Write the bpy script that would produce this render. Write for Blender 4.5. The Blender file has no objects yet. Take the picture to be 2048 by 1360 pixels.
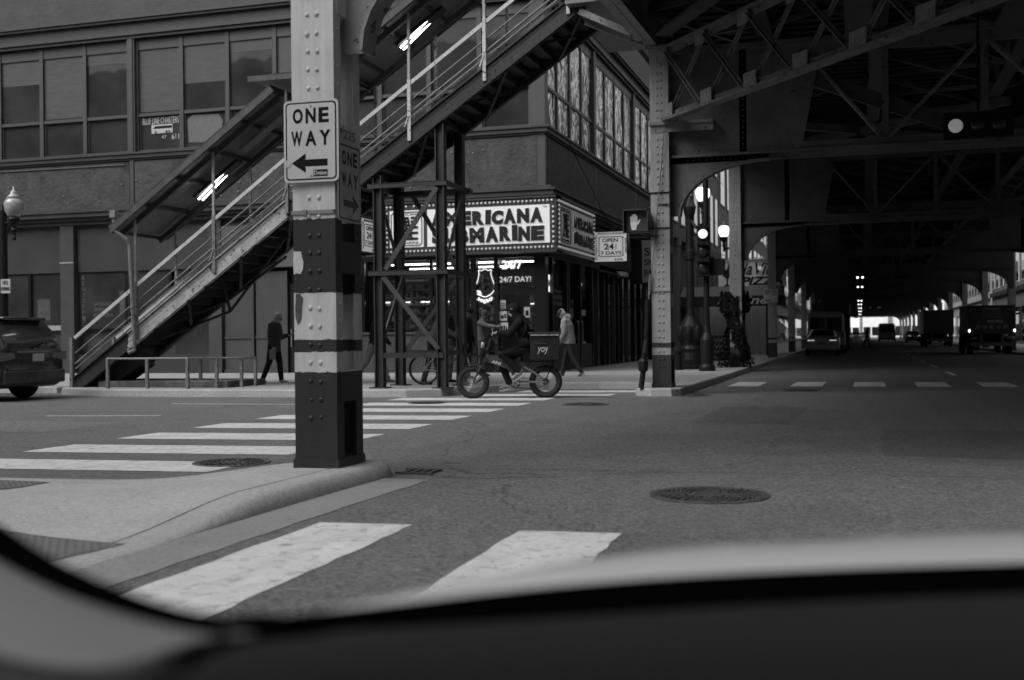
import bpy, bmesh, math, random
from mathutils import Vector, Matrix
R = math.radians; PI = math.pi
rnd = random.Random(7)
sc = bpy.context.scene
C = sc.collection
# ------------------------------------------------------------ camera
cam = bpy.data.cameras.new('camera'); camo = bpy.data.objects.new('camera', cam); C.objects.link(camo)
cam.lens = 40.0; cam.sensor_width = 36.0; cam.clip_start = 0.05; cam.clip_end = 3000
camo.matrix_world = (Matrix.Translation((0, 0, 1.18)) @ Matrix.Rotation(R(17.0), 4, 'Z') @
                     Matrix.Rotation(R(90-0.143), 4, 'X') @ Matrix.Rotation(R(-0.6), 4, 'Z'))
cam.dof.use_dof = True; cam.dof.focus_distance = 14.0; cam.dof.aperture_fstop = 1.9
sc.camera = camo
# ------------------------------------------------------------ sky and sun (monochrome photograph)
SUN_EL, SUN_AZ = 50.0, 214.0        # azimuth the light comes from, clockwise from +Y
w = bpy.data.worlds.new('World'); sc.world = w; w.use_nodes = True
nt = w.node_tree; bg = nt.nodes['Background']
sky = nt.nodes.new('ShaderNodeTexSky'); sky.sky_type = 'NISHITA'; sky.sun_disc = False
sky.sun_elevation = R(SUN_EL); sky.sun_rotation = R(SUN_AZ)
sky.air_density = 1.6; sky.dust_density = 3.0
bwn = nt.nodes.new('ShaderNodeRGBToBW')
nt.links.new(sky.outputs[0], bwn.inputs[0]); nt.links.new(bwn.outputs[0], bg.inputs[0])
bg.inputs[1].default_value = 0.14
sl = bpy.data.lights.new('sun', 'SUN'); sl.energy = 1.05; sl.angle = R(45); sl.color = (1, 1, 1)
so = bpy.data.objects.new('sun', sl); C.objects.link(so)
d = Vector((math.sin(R(SUN_AZ))*math.cos(R(SUN_EL)), math.cos(R(SUN_AZ))*math.cos(R(SUN_EL)), math.sin(R(SUN_EL))))
so.rotation_euler = d.to_track_quat('Z', 'Y').to_euler(); so.location = (-60, -60, 80)
sc.view_settings.view_transform = 'Standard'; sc.view_settings.look = 'None'
sc.view_settings.gamma = 1.0; sc.view_settings.exposure = 0.74
sc.render.engine = 'CYCLES'
sc.cycles.max_bounces = 6; sc.cycles.transparent_max_bounces = 10
sc.cycles.sample_clamp_indirect = 4.0
# ------------------------------------------------------------ materials
MATS = {}
def M(name, v, rough=.7, metal=0., noise=0., scale=4., bump=0., bscale=None, emit=0., spec=.5, coat=0., detail=5., stretch=None, rust=0., bdist=.01):
    if name in MATS: return MATS[name]
    m = bpy.data.materials.new(name); m.use_nodes = True; n = m.node_tree.nodes; l = m.node_tree.links
    b = n['Principled BSDF']
    b.inputs['Base Color'].default_value = (v, v, v, 1); b.inputs['Roughness'].default_value = rough
    b.inputs['Metallic'].default_value = metal; b.inputs['Specular IOR Level'].default_value = spec
    b.inputs['Coat Weight'].default_value = coat; b.inputs['Coat Roughness'].default_value = .05
    if emit:
        b.inputs['Emission Color'].default_value = (1, 1, 1, 1); b.inputs['Emission Strength'].default_value = emit
    if noise or bump:
        tc = n.new('ShaderNodeTexCoord'); mp = n.new('ShaderNodeMapping'); l.new(tc.outputs['Object'], mp.inputs[0])
        if stretch: mp.inputs['Scale'].default_value = stretch
    if noise:
        t = n.new('ShaderNodeTexNoise'); t.inputs['Scale'].default_value = scale; t.inputs['Detail'].default_value = detail
        t.inputs['Roughness'].default_value = .65
        l.new(mp.outputs[0], t.inputs['Vector'])
        r = n.new('ShaderNodeMapRange'); r.inputs['From Min'].default_value = .3; r.inputs['From Max'].default_value = .7
        r.inputs['To Min'].default_value = v*(1-noise); r.inputs['To Max'].default_value = v*(1+noise)
        l.new(t.outputs[0], r.inputs['Value']); out = r.outputs[0]
        if rust:
            t2 = n.new('ShaderNodeTexNoise'); t2.inputs['Scale'].default_value = scale*2.7; t2.inputs['Detail'].default_value = 8
            l.new(mp.outputs[0], t2.inputs['Vector'])
            q = n.new('ShaderNodeMapRange'); q.inputs['From Min'].default_value = .64-.1*rust; q.inputs['From Max'].default_value = .68-.08*rust
            l.new(t2.outputs[0], q.inputs['Value'])
            mx = n.new('ShaderNodeMix'); l.new(q.outputs[0], mx.inputs['Factor']); l.new(out, mx.inputs['A']); mx.inputs['B'].default_value = .035
            out = mx.outputs['Result']
        cb = n.new('ShaderNodeCombineColor')
        for i in range(3): l.new(out, cb.inputs[i])
        l.new(cb.outputs[0], b.inputs['Base Color'])
        rr = n.new('ShaderNodeMapRange'); rr.inputs['To Min'].default_value = max(.02, rough*.8); rr.inputs['To Max'].default_value = min(1, rough*1.2)
        l.new(t.outputs[0], rr.inputs['Value']); l.new(rr.outputs[0], b.inputs['Roughness'])
    if bump:
        tb = n.new('ShaderNodeTexNoise'); tb.inputs['Scale'].default_value = bscale or scale*4; tb.inputs['Detail'].default_value = 4
        l.new(mp.outputs[0], tb.inputs['Vector'])
        bp = n.new('ShaderNodeBump'); bp.inputs['Strength'].default_value = bump; bp.inputs['Distance'].default_value = bdist
        l.new(tb.outputs[0], bp.inputs['Height']); l.new(bp.outputs[0], b.inputs['Normal'])
    MATS[name] = m
    return m
def nodes_of(m): return m.node_tree.nodes, m.node_tree.links
def mathn(n, l, op, a, b=None):
    x = n.new('ShaderNodeMath'); x.operation = op
    for i, q in enumerate((a, b)):
        if q is None: continue
        if isinstance(q, (int, float)): x.inputs[i].default_value = q
        else: l.new(q, x.inputs[i])
    return x.outputs[0]
def grey_out(n, l, sock, b):
    cb = n.new('ShaderNodeCombineColor')
    for i in range(3): l.new(sock, cb.inputs[i])
    l.new(cb.outputs[0], b.inputs['Base Color'])
def asphalt_mat(name, v, crack=True):
    m = M(name, v, rough=.82); n, l = nodes_of(m); b = n['Principled BSDF']
    g = n.new('ShaderNodeNewGeometry'); P_ = g.outputs['Position']
    def noise(s, d=4, vec=P_, rough=.6):
        t = n.new('ShaderNodeTexNoise'); t.inputs['Scale'].default_value = s; t.inputs['Detail'].default_value = d
        t.inputs['Roughness'].default_value = rough; l.new(vec, t.inputs['Vector']); return t.outputs[0]
    fine = noise(20, 9, rough=.92); mid = noise(1.1, 5); big = noise(.17, 3)
    mp = n.new('ShaderNodeMapping'); mp.inputs['Scale'].default_value = (2.2, .09, 1); l.new(P_, mp.inputs[0])
    lane = noise(1.0, 3, mp.outputs[0])
    s1 = mathn(n, l, 'ADD', mathn(n, l, 'MULTIPLY', fine, 3.2), -.6)
    s2 = mathn(n, l, 'ADD', mathn(n, l, 'MULTIPLY', mid, .55), .72)
    s3 = mathn(n, l, 'ADD', mathn(n, l, 'MULTIPLY', big, .5), .75)
    s4 = mathn(n, l, 'ADD', mathn(n, l, 'MULTIPLY', lane, .3), .85)
    tot = mathn(n, l, 'MULTIPLY', mathn(n, l, 'MULTIPLY', s1, s2), mathn(n, l, 'MULTIPLY', s3, s4))
    tot = mathn(n, l, 'MULTIPLY', tot, v)
    vo = n.new('ShaderNodeTexVoronoi'); vo.feature = 'DISTANCE_TO_EDGE'; vo.inputs['Scale'].default_value = .16
    wn = n.new('ShaderNodeTexNoise'); wn.inputs['Scale'].default_value = 1.3; wn.inputs['Detail'].default_value = 6; l.new(P_, wn.inputs['Vector'])
    va = n.new('ShaderNodeVectorMath'); va.operation = 'MULTIPLY_ADD'; l.new(wn.outputs['Color'], va.inputs[0]); va.inputs[1].default_value = (1.1, 1.1, 0); l.new(P_, va.inputs[2])
    l.new(va.outputs[0], vo.inputs['Vector'])
    ck = n.new('ShaderNodeMapRange'); ck.inputs['From Min'].default_value = .0012; ck.inputs['From Max'].default_value = .0032
    ck.inputs['To Min'].default_value = .62; ck.inputs['To Max'].default_value = 1; l.new(vo.outputs['Distance'], ck.inputs['Value'])
    tot = mathn(n, l, 'MULTIPLY', tot, ck.outputs[0])
    sp = n.new('ShaderNodeTexVoronoi'); sp.inputs['Scale'].default_value = 3.2; l.new(P_, sp.inputs['Vector'])
    sq = n.new('ShaderNodeMapRange'); sq.inputs['From Min'].default_value = .035; sq.inputs['From Max'].default_value = .06
    sq.inputs['To Min'].default_value = .72; sq.inputs['To Max'].default_value = 1; l.new(sp.outputs['Distance'], sq.inputs['Value'])
    tot = mathn(n, l, 'MULTIPLY', tot, sq.outputs[0])

    def cells(s):
        vv = n.new('ShaderNodeTexVoronoi'); vv.inputs['Scale'].default_value = s; l.new(P_, vv.inputs['Vector']); q = n.new('ShaderNodeSeparateColor'); l.new(vv.outputs['Color'], q.inputs[0]); return q.outputs[0]
    c1 = cells(42); c2 = cells(105)
    tot = mathn(n, l, 'MULTIPLY', tot, mathn(n, l, 'ADD', mathn(n, l, 'MULTIPLY', c1, .75), mathn(n, l, 'ADD', mathn(n, l, 'MULTIPLY', c2, .75), 1-.75)))
    grey_out(n, l, tot, b)
    bp = n.new('ShaderNodeBump'); bp.inputs['Strength'].default_value = .35; bp.inputs['Distance'].default_value = .006
    l.new(fine, bp.inputs['Height']); l.new(bp.outputs[0], b.inputs['Normal'])
    rr = n.new('ShaderNodeMapRange'); rr.inputs['To Min'].default_value = .62; rr.inputs['To Max'].default_value = .95; l.new(mid, rr.inputs['Value']); l.new(rr.outputs[0], b.inputs['Roughness'])
    return m
def paint_mat(name, v, under):
    m = M(name, v, rough=.65); n, l = nodes_of(m); b = n['Principled BSDF']
    g = n.new('ShaderNodeNewGeometry')
    def noise(s, d):
        t = n.new('ShaderNodeTexNoise'); t.inputs['Scale'].default_value = s; t.inputs['Detail'].default_value = d
        t.inputs['Roughness'].default_value = .7; l.new(g.outputs['Position'], t.inputs['Vector']); return t.outputs[0]
    a = n.new('ShaderNodeMapRange'); a.inputs['From Min'].default_value = .54; a.inputs['From Max'].default_value = .66
    l.new(noise(9, 9), a.inputs['Value'])
    vo = n.new('ShaderNodeTexVoronoi'); vo.feature = 'DISTANCE_TO_EDGE'; vo.inputs['Scale'].default_value = 1.5
    wn = n.new('ShaderNodeTexNoise'); wn.inputs['Scale'].default_value = 4; wn.inputs['Detail'].default_value = 7; l.new(g.outputs['Position'], wn.inputs['Vector'])
    va = n.new('ShaderNodeVectorMath'); va.operation = 'MULTIPLY_ADD'; l.new(wn.outputs['Color'], va.inputs[0]); va.inputs[1].default_value = (.5, .5, 0); l.new(g.outputs['Position'], va.inputs[2])
    l.new(va.outputs[0], vo.inputs['Vector'])
    ck = n.new('ShaderNodeMapRange'); ck.inputs['From Min'].default_value = .003; ck.inputs['From Max'].default_value = .009
    ck.inputs['To Min'].default_value = .35; ck.inputs['To Max'].default_value = 0; l.new(vo.outputs['Distance'], ck.inputs['Value'])
    f = mathn(n, l, 'MAXIMUM', mathn(n, l, 'MULTIPLY', a.outputs[0], .75), ck.outputs[0])
    base = mathn(n, l, 'MULTIPLY', mathn(n, l, 'ADD', mathn(n, l, 'MULTIPLY', noise(2.5, 5), .45), .78), v)
    base = mathn(n, l, 'MULTIPLY', base, mathn(n, l, 'ADD', mathn(n, l, 'MULTIPLY', noise(90, 2), .35), .83))
    mpt = n.new('ShaderNodeMapping'); mpt.inputs['Scale'].default_value = (9, 1.0, 1); l.new(g.outputs['Position'], mpt.inputs[0]); nt_ = n.new('ShaderNodeTexNoise'); nt_.inputs['Scale'].default_value = .8; nt_.inputs['Detail'].default_value = 6; l.new(mpt.outputs[0], nt_.inputs['Vector'])
    base = mathn(n, l, 'MULTIPLY', base, mathn(n, l, 'ADD', mathn(n, l, 'MULTIPLY', nt_.outputs[0], .6), .68))
    mx = n.new('ShaderNodeMix'); l.new(f, mx.inputs['Factor']); l.new(base, mx.inputs['A']); mx.inputs['B'].default_value = under
    grey_out(n, l, mx.outputs['Result'], b)
    return m
def concrete_mat(name, v, joint=0.):
    m = M(name, v, rough=.85); n, l = nodes_of(m); b = n['Principled BSDF']
    g = n.new('ShaderNodeNewGeometry')
    def noise(s, d, r=.6):
        t = n.new('ShaderNodeTexNoise'); t.inputs['Scale'].default_value = s; t.inputs['Detail'].default_value = d
        t.inputs['Roughness'].default_value = r; l.new(g.outputs['Position'], t.inputs['Vector']); return t.outputs[0]
    x = mathn(n, l, 'MULTIPLY', mathn(n, l, 'ADD', mathn(n, l, 'MULTIPLY', noise(1.4, 7), .5), .75), v)
    x = mathn(n, l, 'MULTIPLY', x, mathn(n, l, 'ADD', mathn(n, l, 'MULTIPLY', noise(26, 9, .9), .9), .55))
    st = n.new('ShaderNodeMapRange'); st.inputs['From Min'].default_value = .70; st.inputs['From Max'].default_value = .73
    st.inputs['To Min'].default_value = 1; st.inputs['To Max'].default_value = .55; l.new(noise(11, 4), st.inputs['Value'])
    x = mathn(n, l, 'MULTIPLY', x, st.outputs[0])
    P_ = g.outputs['Position']; tot = x

    def cells(s):
        vv = n.new('ShaderNodeTexVoronoi'); vv.inputs['Scale'].default_value = s; l.new(P_, vv.inputs['Vector']); q = n.new('ShaderNodeSeparateColor'); l.new(vv.outputs['Color'], q.inputs[0]); return q.outputs[0]
    c1 = cells(42); c2 = cells(105)
    tot = mathn(n, l, 'MULTIPLY', tot, mathn(n, l, 'ADD', mathn(n, l, 'MULTIPLY', c1, .2), mathn(n, l, "ADD", mathn(n, l, "MULTIPLY", c2, .2), 1-.2)))
    x = tot; fb = noise(70, 3)
    if joint:
        br = n.new('ShaderNodeTexBrick'); br.offset = 0; br.inputs['Scale'].default_value = 1.0
        br.inputs['Brick Width'].default_value = joint; br.inputs['Row Height'].default_value = joint
        br.inputs['Mortar Size'].default_value = .008; br.inputs['Color1'].default_value = (1, 1, 1, 1); br.inputs['Color2'].default_value = (.93, .93, .93, 1)
        br.inputs['Mortar'].default_value = (.45, .45, .45, 1); l.new(g.outputs['Position'], br.inputs['Vector'])
        x = mathn(n, l, 'MULTIPLY', x, br.outputs['Color'])
    grey_out(n, l, x, b)
    bp = n.new('ShaderNodeBump'); bp.inputs['Strength'].default_value = .25; bp.inputs['Distance'].default_value = .004
    l.new(fb, bp.inputs['Height']); l.new(bp.outputs[0], b.inputs['Normal'])
    return m
def banded_mat(name, light, dark, edges, z_off=0.):
    """paint in bands by height: edges = [(z, is_dark_above)...] ascending, first entry is for z=-inf"""
    m = M(name, light, rough=.5); n, l = nodes_of(m); b = n['Principled BSDF']
    g = n.new('ShaderNodeNewGeometry'); sx = n.new('ShaderNodeSeparateXYZ'); l.new(g.outputs['Position'], sx.inputs[0])
    def noise(s, d, r=.6):
        t = n.new('ShaderNodeTexNoise'); t.inputs['Scale'].default_value = s; t.inputs['Detail'].default_value = d
        t.inputs['Roughness'].default_value = r; l.new(g.outputs['Position'], t.inputs['Vector']); return t.outputs[0]
    zz = mathn(n, l, 'ADD', sx.outputs[2], mathn(n, l, 'MULTIPLY', mathn(n, l, 'SUBTRACT', noise(26, 3), .5), .035))
    cur = None
    for z, dk in edges:
        if cur is None: cur = 1.0 if dk else 0.0; continue
        step = mathn(n, l, 'GREATER_THAN', zz, z)
        mx = n.new('ShaderNodeMix'); l.new(step, mx.inputs['Factor'])
        if isinstance(cur, float): mx.inputs['A'].default_value = cur
        else: l.new(cur, mx.inputs['A'])
        mx.inputs['B'].default_value = 1.0 if dk else 0.0
        cur = mx.outputs['Result']
    sp = n.new('ShaderNodeMapRange'); sp.inputs['From Min'].default_value = .66; sp.inputs['From Max'].default_value = .69; l.new(noise(24, 6, .7), sp.inputs['Value'])
    mpv = n.new('ShaderNodeMapping'); mpv.inputs['Scale'].default_value = (22, 22, 1.3); l.new(g.outputs['Position'], mpv.inputs[0])
    ns_ = n.new('ShaderNodeTexNoise'); ns_.inputs['Scale'].default_value = 1.0; ns_.inputs['Detail'].default_value = 5; l.new(mpv.outputs[0], ns_.inputs['Vector'])
    dirt = mathn(n, l, 'ADD', mathn(n, l, 'ADD', mathn(n, l, 'MULTIPLY', noise(3, 6), .5), mathn(n, l, 'MULTIPLY', ns_.outputs[0], .5)), .5)
    lt = mathn(n, l, 'MULTIPLY', dirt, light); dkk = mathn(n, l, 'MULTIPLY', dirt, dark)
    m1 = n.new('ShaderNodeMix'); l.new(mathn(n, l, 'MULTIPLY', sp.outputs[0], .55), m1.inputs['Factor']); l.new(lt, m1.inputs['A']); m1.inputs['B'].default_value = .07
    m2 = n.new('ShaderNodeMix'); l.new(mathn(n, l, 'MULTIPLY', sp.outputs[0], .25), m2.inputs['Factor']); l.new(dkk, m2.inputs['A']); m2.inputs['B'].default_value = .2
    mx = n.new('ShaderNodeMix')
    if isinstance(cur, float): mx.inputs['Factor'].default_value = cur
    else: l.new(cur, mx.inputs['Factor'])
    l.new(m1.outputs['Result'], mx.inputs['A']); l.new(m2.outputs['Result'], mx.inputs['B'])
    grey_out(n, l, mx.outputs['Result'], b)
    bp = n.new('ShaderNodeBump'); bp.inputs['Strength'].default_value = .3; bp.inputs['Distance'].default_value = .006
    l.new(noise(45, 4), bp.inputs['Height']); l.new(bp.outputs[0], b.inputs['Normal'])
    return m
def glass_mat(name, tint=.9, rough=.02):
    m = bpy.data.materials.new(name); m.use_nodes = True; n, l = nodes_of(m); n.clear()
    o = n.new('ShaderNodeOutputMaterial'); t = n.new('ShaderNodeBsdfTransparent'); t.inputs[0].default_value = (tint, tint, tint, 1)
    g = n.new('ShaderNodeBsdfGlossy'); g.inputs['Roughness'].default_value = rough; g.inputs[0].default_value = (.9, .9, .9, 1)
    f = n.new('ShaderNodeFresnel'); f.inputs[0].default_value = 1.5; x = n.new('ShaderNodeMixShader')
    l.new(f.outputs[0], x.inputs[0]); l.new(t.outputs[0], x.inputs[1]); l.new(g.outputs[0], x.inputs[2]); l.new(x.outputs[0], o.inputs[0])
    MATS[name] = m; return m
def wavy_glass(name, base, bump, scale, dist=.02, spec=1.0, spread=0., zs=1., det=1.5):
    m = M(name, base, rough=.03, spec=spec); n, l = nodes_of(m); b = n['Principled BSDF']
    g = n.new('ShaderNodeNewGeometry'); mp = n.new('ShaderNodeMapping'); mp.inputs['Scale'].default_value = (1, 1, zs); l.new(g.outputs['Position'], mp.inputs[0]); t = n.new('ShaderNodeTexNoise'); t.inputs['Scale'].default_value = scale; t.inputs['Detail'].default_value = det
    l.new(mp.outputs[0], t.inputs['Vector']); bp = n.new('ShaderNodeBump'); bp.inputs['Strength'].default_value = bump; bp.inputs['Distance'].default_value = dist
    l.new(t.outputs[0], bp.inputs['Height']); l.new(bp.outputs[0], b.inputs['Normal'])
    b.inputs['IOR'].default_value = 1.55
    if spread:
        t2 = n.new('ShaderNodeTexNoise'); t2.inputs['Scale'].default_value = .6; t2.inputs['Detail'].default_value = 3; l.new(g.outputs['Position'], t2.inputs['Vector'])
        r = n.new('ShaderNodeMapRange'); r.inputs['From Min'].default_value = .35; r.inputs['From Max'].default_value = .65
        r.inputs['To Min'].default_value = base*(1-spread); r.inputs['To Max'].default_value = base*(1+spread); l.new(t2.outputs[0], r.inputs['Value'])
        grey_out(n, l, r.outputs[0], b)
    return m
# ------------------------------------------------------------ objects
W = {}
def tag(o, label=None, cat=None, group=None, kind=None):
    if label: o['label'] = label
    if cat: o['category'] = cat
    if group: o['group'] = group
    if kind: o['kind'] = kind
    return o
def thing(name, label, cat, loc=(0, 0, 0), rotz=0., group=None):
    o = bpy.data.objects.new(name, None); C.objects.link(o); o.location = loc; o.rotation_euler = (0, 0, rotz)
    o.empty_display_size = .2
    W[o.name] = Matrix.Translation(loc) @ Matrix.Rotation(rotz, 4, 'Z')
    return tag(o, label, cat, group)
def copy_tree(o, parent=None, **kw):
    c = o.copy(); C.objects.link(c); c.parent = parent
    for ch in list(o.children): copy_tree(ch, c)
    return c
def dup(root, loc, rotz, label, group=None, scale=None):
    r = copy_tree(root); r.location = loc; r.rotation_euler = (0, 0, rotz); r['label'] = label
    if group: r['group'] = group
    if scale: r.scale = scale
    return r
def basis(n, up=(0, 0, 1)):
    n = Vector(n).normalized(); u = Vector(up)
    if abs(n.dot(u)) > .98: u = Vector((0, 1, 0)) if abs(n.y) < .9 else Vector((1, 0, 0))
    a = u.cross(n).normalized(); return a, n.cross(a).normalized(), n
class MB:
    def __init__(s): s.v = []; s.f = []
    def add(s, vs, fs):
        o = len(s.v); s.v += [Vector(p) for p in vs]; s.f += [[i+o for i in f] for f in fs]; return s
    def box(s, x0, x1, y0, y1, z0, z1):
        return s.add([(x0,y0,z0),(x1,y0,z0),(x1,y1,z0),(x0,y1,z0),(x0,y0,z1),(x1,y0,z1),(x1,y1,z1),(x0,y1,z1)],
                     [(0,3,2,1),(4,5,6,7),(0,1,5,4),(1,2,6,5),(2,3,7,6),(3,0,4,7)])
    def obox(s, c, a, b, n):
        c, a, b, n = map(Vector, (c, a, b, n)); vs = [c+i*a+j*b+k*n for k in (-1,1) for j in (-1,1) for i in (-1,1)]
        return s.add(vs, [(0,2,3,1),(4,5,7,6),(0,1,5,4),(1,3,7,5),(3,2,6,7),(2,0,4,6)])
    def bar(s, p, q, w, h=None, up=(0,0,1)):
        p, q = Vector(p), Vector(q); a, b, n = basis(q-p, up); h = h or w
        return s.obox((p+q)/2, a*w/2, b*h/2, (q-p)/2)
    def tube(s, pts, r, n=8, cap=True, flat=1.):
        pts = [Vector(p) for p in pts]; k = len(pts); rs = r if isinstance(r, (list, tuple)) else [r]*k
        o = len(s.v); a = None
        for i, p in enumerate(pts):
            t = (pts[min(i+1, k-1)]-pts[max(i-1, 0)]).normalized()
            if a is None: a, b, _ = basis(t)
            else:
                a = (a-t*a.dot(t)).normalized(); b = t.cross(a).normalized()
            rr = rs[i]; rx, ry = rr if isinstance(rr, (tuple, list)) else (rr, rr*flat)
            for j in range(n):
                g = 2*PI*j/n; s.v.append(p+a*rx*math.cos(g)+b*ry*math.sin(g))
        for i in range(k-1):
            for j in range(n):
                j2 = (j+1) % n; s.f.append([o+i*n+j, o+i*n+j2, o+(i+1)*n+j2, o+(i+1)*n+j])
        if cap: s.f.append([o+j for j in range(n)][::-1]); s.f.append([o+(k-1)*n+j for j in range(n)])
        return s
    def lathe(s, prof, c=(0,0,0), axis=(0,0,1), n=20, up=(0,0,1)):
        a, b, t = basis(axis, up); c = Vector(c); o = len(s.v); k = len(prof)
        for r, h in prof:
            for j in range(n):
                g = 2*PI*j/n; s.v.append(c+t*h+a*max(r, 1e-4)*math.cos(g)+b*max(r, 1e-4)*math.sin(g))
        for i in range(k-1):
            for j in range(n):
                j2 = (j+1) % n; s.f.append([o+i*n+j, o+i*n+j2, o+(i+1)*n+j2, o+(i+1)*n+j])
        s.f.append([o+j for j in range(n)][::-1]); s.f.append([o+(k-1)*n+j for j in range(n)])
        return s
    def ball(s, c, r, n=10, m=6, rot=None):
        rx, ry, rz = r if isinstance(r, (tuple, list)) else (r, r, r); c = Vector(c); o = len(s.v)
        for i in range(m+1):
            th = PI*i/m
            for j in range(n):
                ph = 2*PI*j/n; p = Vector((rx*math.sin(th)*math.cos(ph), ry*math.sin(th)*math.sin(ph), rz*math.cos(th)))
                if i in (0, m) : p = Vector((1e-4*math.cos(ph), 1e-4*math.sin(ph), p.z))
                if rot: p = rot @ p
                s.v.append(c+p)
        for i in range(m):
            for j in range(n):
                j2 = (j+1) % n; s.f.append([o+i*n+j, o+(i+1)*n+j, o+(i+1)*n+j2, o+i*n+j2])
        return s
    def prism(s, pts, o, ux, uy, t):
        """polygon (ccw in ux,uy) extruded by t along ux x uy"""
        o, ux, uy = Vector(o), Vector(ux), Vector(uy); n = ux.cross(uy).normalized(); k = len(pts)
        a = [o+ux*p[0]+uy*p[1] for p in pts]; b = [p+n*t for p in a]
        return s.add(a+b, [list(range(k))[::-1], list(range(k, 2*k))]+[[i, (i+1) % k, k+(i+1) % k, k+i] for i in range(k)])
    def quad(s, *p): return s.add(p, [list(range(len(p)))])
    def torus(s, c, R_, r, axis=(0,1,0), n=32, m=10, flat=1., a0=0., a1=2*PI):
        a, b, t = basis(axis); c = Vector(c); o = len(s.v); closed = abs(a1-a0-2*PI) < 1e-6; k = n if closed else n+1
        for i in range(k):
            g = a0+(a1-a0)*i/n; dd = a*math.cos(g)+b*math.sin(g)
            for j in range(m):
                h = 2*PI*j/m; s.v.append(c+dd*(R_+r*math.cos(h))+t*r*flat*math.sin(h))
        for i in range(n if closed else n):
            i2 = (i+1) % k if closed else i+1
            for j in range(m):
                j2 = (j+1) % m; s.f.append([o+i*m+j, o+i2*m+j, o+i2*m+j2, o+i*m+j2])
        return s
    def rivet(s, c, n, r=.018):
        a, b, t = basis(n); c = Vector(c); o = len(s.v)
        for rr, h in ((1, 0), (.8, .42), (.4, .62)):
            for j in range(7):
                g = 2*PI*j/7; s.v.append(c+a*r*rr*math.cos(g)+b*r*rr*math.sin(g)+t*r*h)
        for i in range(2):
            for j in range(7): s.f.append([o+i*7+j, o+i*7+(j+1) % 7, o+(i+1)*7+(j+1) % 7, o+(i+1)*7+j])
        s.f.append([o+14+j for j in range(7)]); return s
    def xf(s, m):
        s.v = [m @ p for p in s.v]; return s
    def join(s, o, m=None): return s.add([m @ p for p in o.v] if m else o.v, o.f)
    def mesh(s, name):
        me = bpy.data.meshes.new(name); me.from_pydata([tuple(p) for p in s.v], [], s.f); me.update(); return me
    def build(s, name, mat, parent=None, world=True, smooth=False, remesh=0., smo=0, bevel=0.):
        vs = s.v
        if parent is not None and world:
            inv = W[parent.name].inverted(); vs = [inv @ p for p in vs]
        me = bpy.data.meshes.new(name); me.from_pydata([tuple(p) for p in vs], [], s.f)
        bm = bmesh.new(); bm.from_mesh(me); bmesh.ops.recalc_face_normals(bm, faces=bm.faces); bm.to_mesh(me); bm.free()
        o = bpy.data.objects.new(name, me); C.objects.link(o)
        if parent is not None: o.parent = parent; W[o.name] = W[parent.name]
        else: W[o.name] = Matrix.Identity(4)
        if remesh:
            md = o.modifiers.new('r', 'REMESH'); md.mode = 'VOXEL'; md.voxel_size = remesh; md.use_smooth_shade = True
            if smo: q = o.modifiers.new('s', 'SMOOTH'); q.factor = .5; q.iterations = smo
            bpy.context.view_layer.update()
            dg = bpy.context.evaluated_depsgraph_get(); nm = bpy.data.meshes.new_from_object(o.evaluated_get(dg))
            o.modifiers.clear(); o.data = nm; nm.name = name; smooth = True
        me = o.data
        if bevel:
            md = o.modifiers.new('b', 'BEVEL'); md.width = bevel; md.segments = 2; md.limit_method = 'ANGLE'; md.angle_limit = R(40)
        if smooth:
            for p in me.polygons: p.use_smooth = True
        me.materials.clear()
        me.materials.append(mat)
        return o
def build_parts(g, name, mat, parent, gap=.01, **kw):
    """one mesh per separate piece: connected islands whose boxes touch are kept together"""
    n_ = len(g.v); par = list(range(n_))
    def find(i):
        while par[i] != i: par[i] = par[par[i]]; i = par[i]
        return i
    for f in g.f:
        r0 = find(f[0])
        for i in f[1:]: par[find(i)] = r0
    isl = {}
    for i in range(n_): isl.setdefault(find(i), []).append(i)
    bx = []
    for k_, ids in isl.items():
        lo = [min(g.v[i][c] for i in ids)-gap for c in range(3)]; hi = [max(g.v[i][c] for i in ids)+gap for c in range(3)]; bx.append([lo, hi, [k_]])
    ch = True
    while ch:
        ch = False
        for i in range(len(bx)):
            for j in range(i+1, len(bx)):
                if all(bx[i][0][c] <= bx[j][1][c] and bx[j][0][c] <= bx[i][1][c] for c in range(3)):
                    bx[i] = [[min(x, y) for x, y in zip(bx[i][0], bx[j][0])], [max(x, y) for x, y in zip(bx[i][1], bx[j][1])], bx[i][2]+bx[j][2]]; del bx[j]; ch = True; break
            if ch: break
    for lo, hi, ks in bx:
        ks = set(ks); m = MB(); mp = {}
        for f in g.f:
            if find(f[0]) in ks:
                ff = []
                for i in f:
                    if i not in mp: mp[i] = len(m.v); m.v.append(g.v[i])
                    ff.append(mp[i])
                m.f.append(ff)
        m.build(name, mat, parent, **kw)
def structure(o): o['kind'] = 'structure'; return o
_tc = {}
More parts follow.
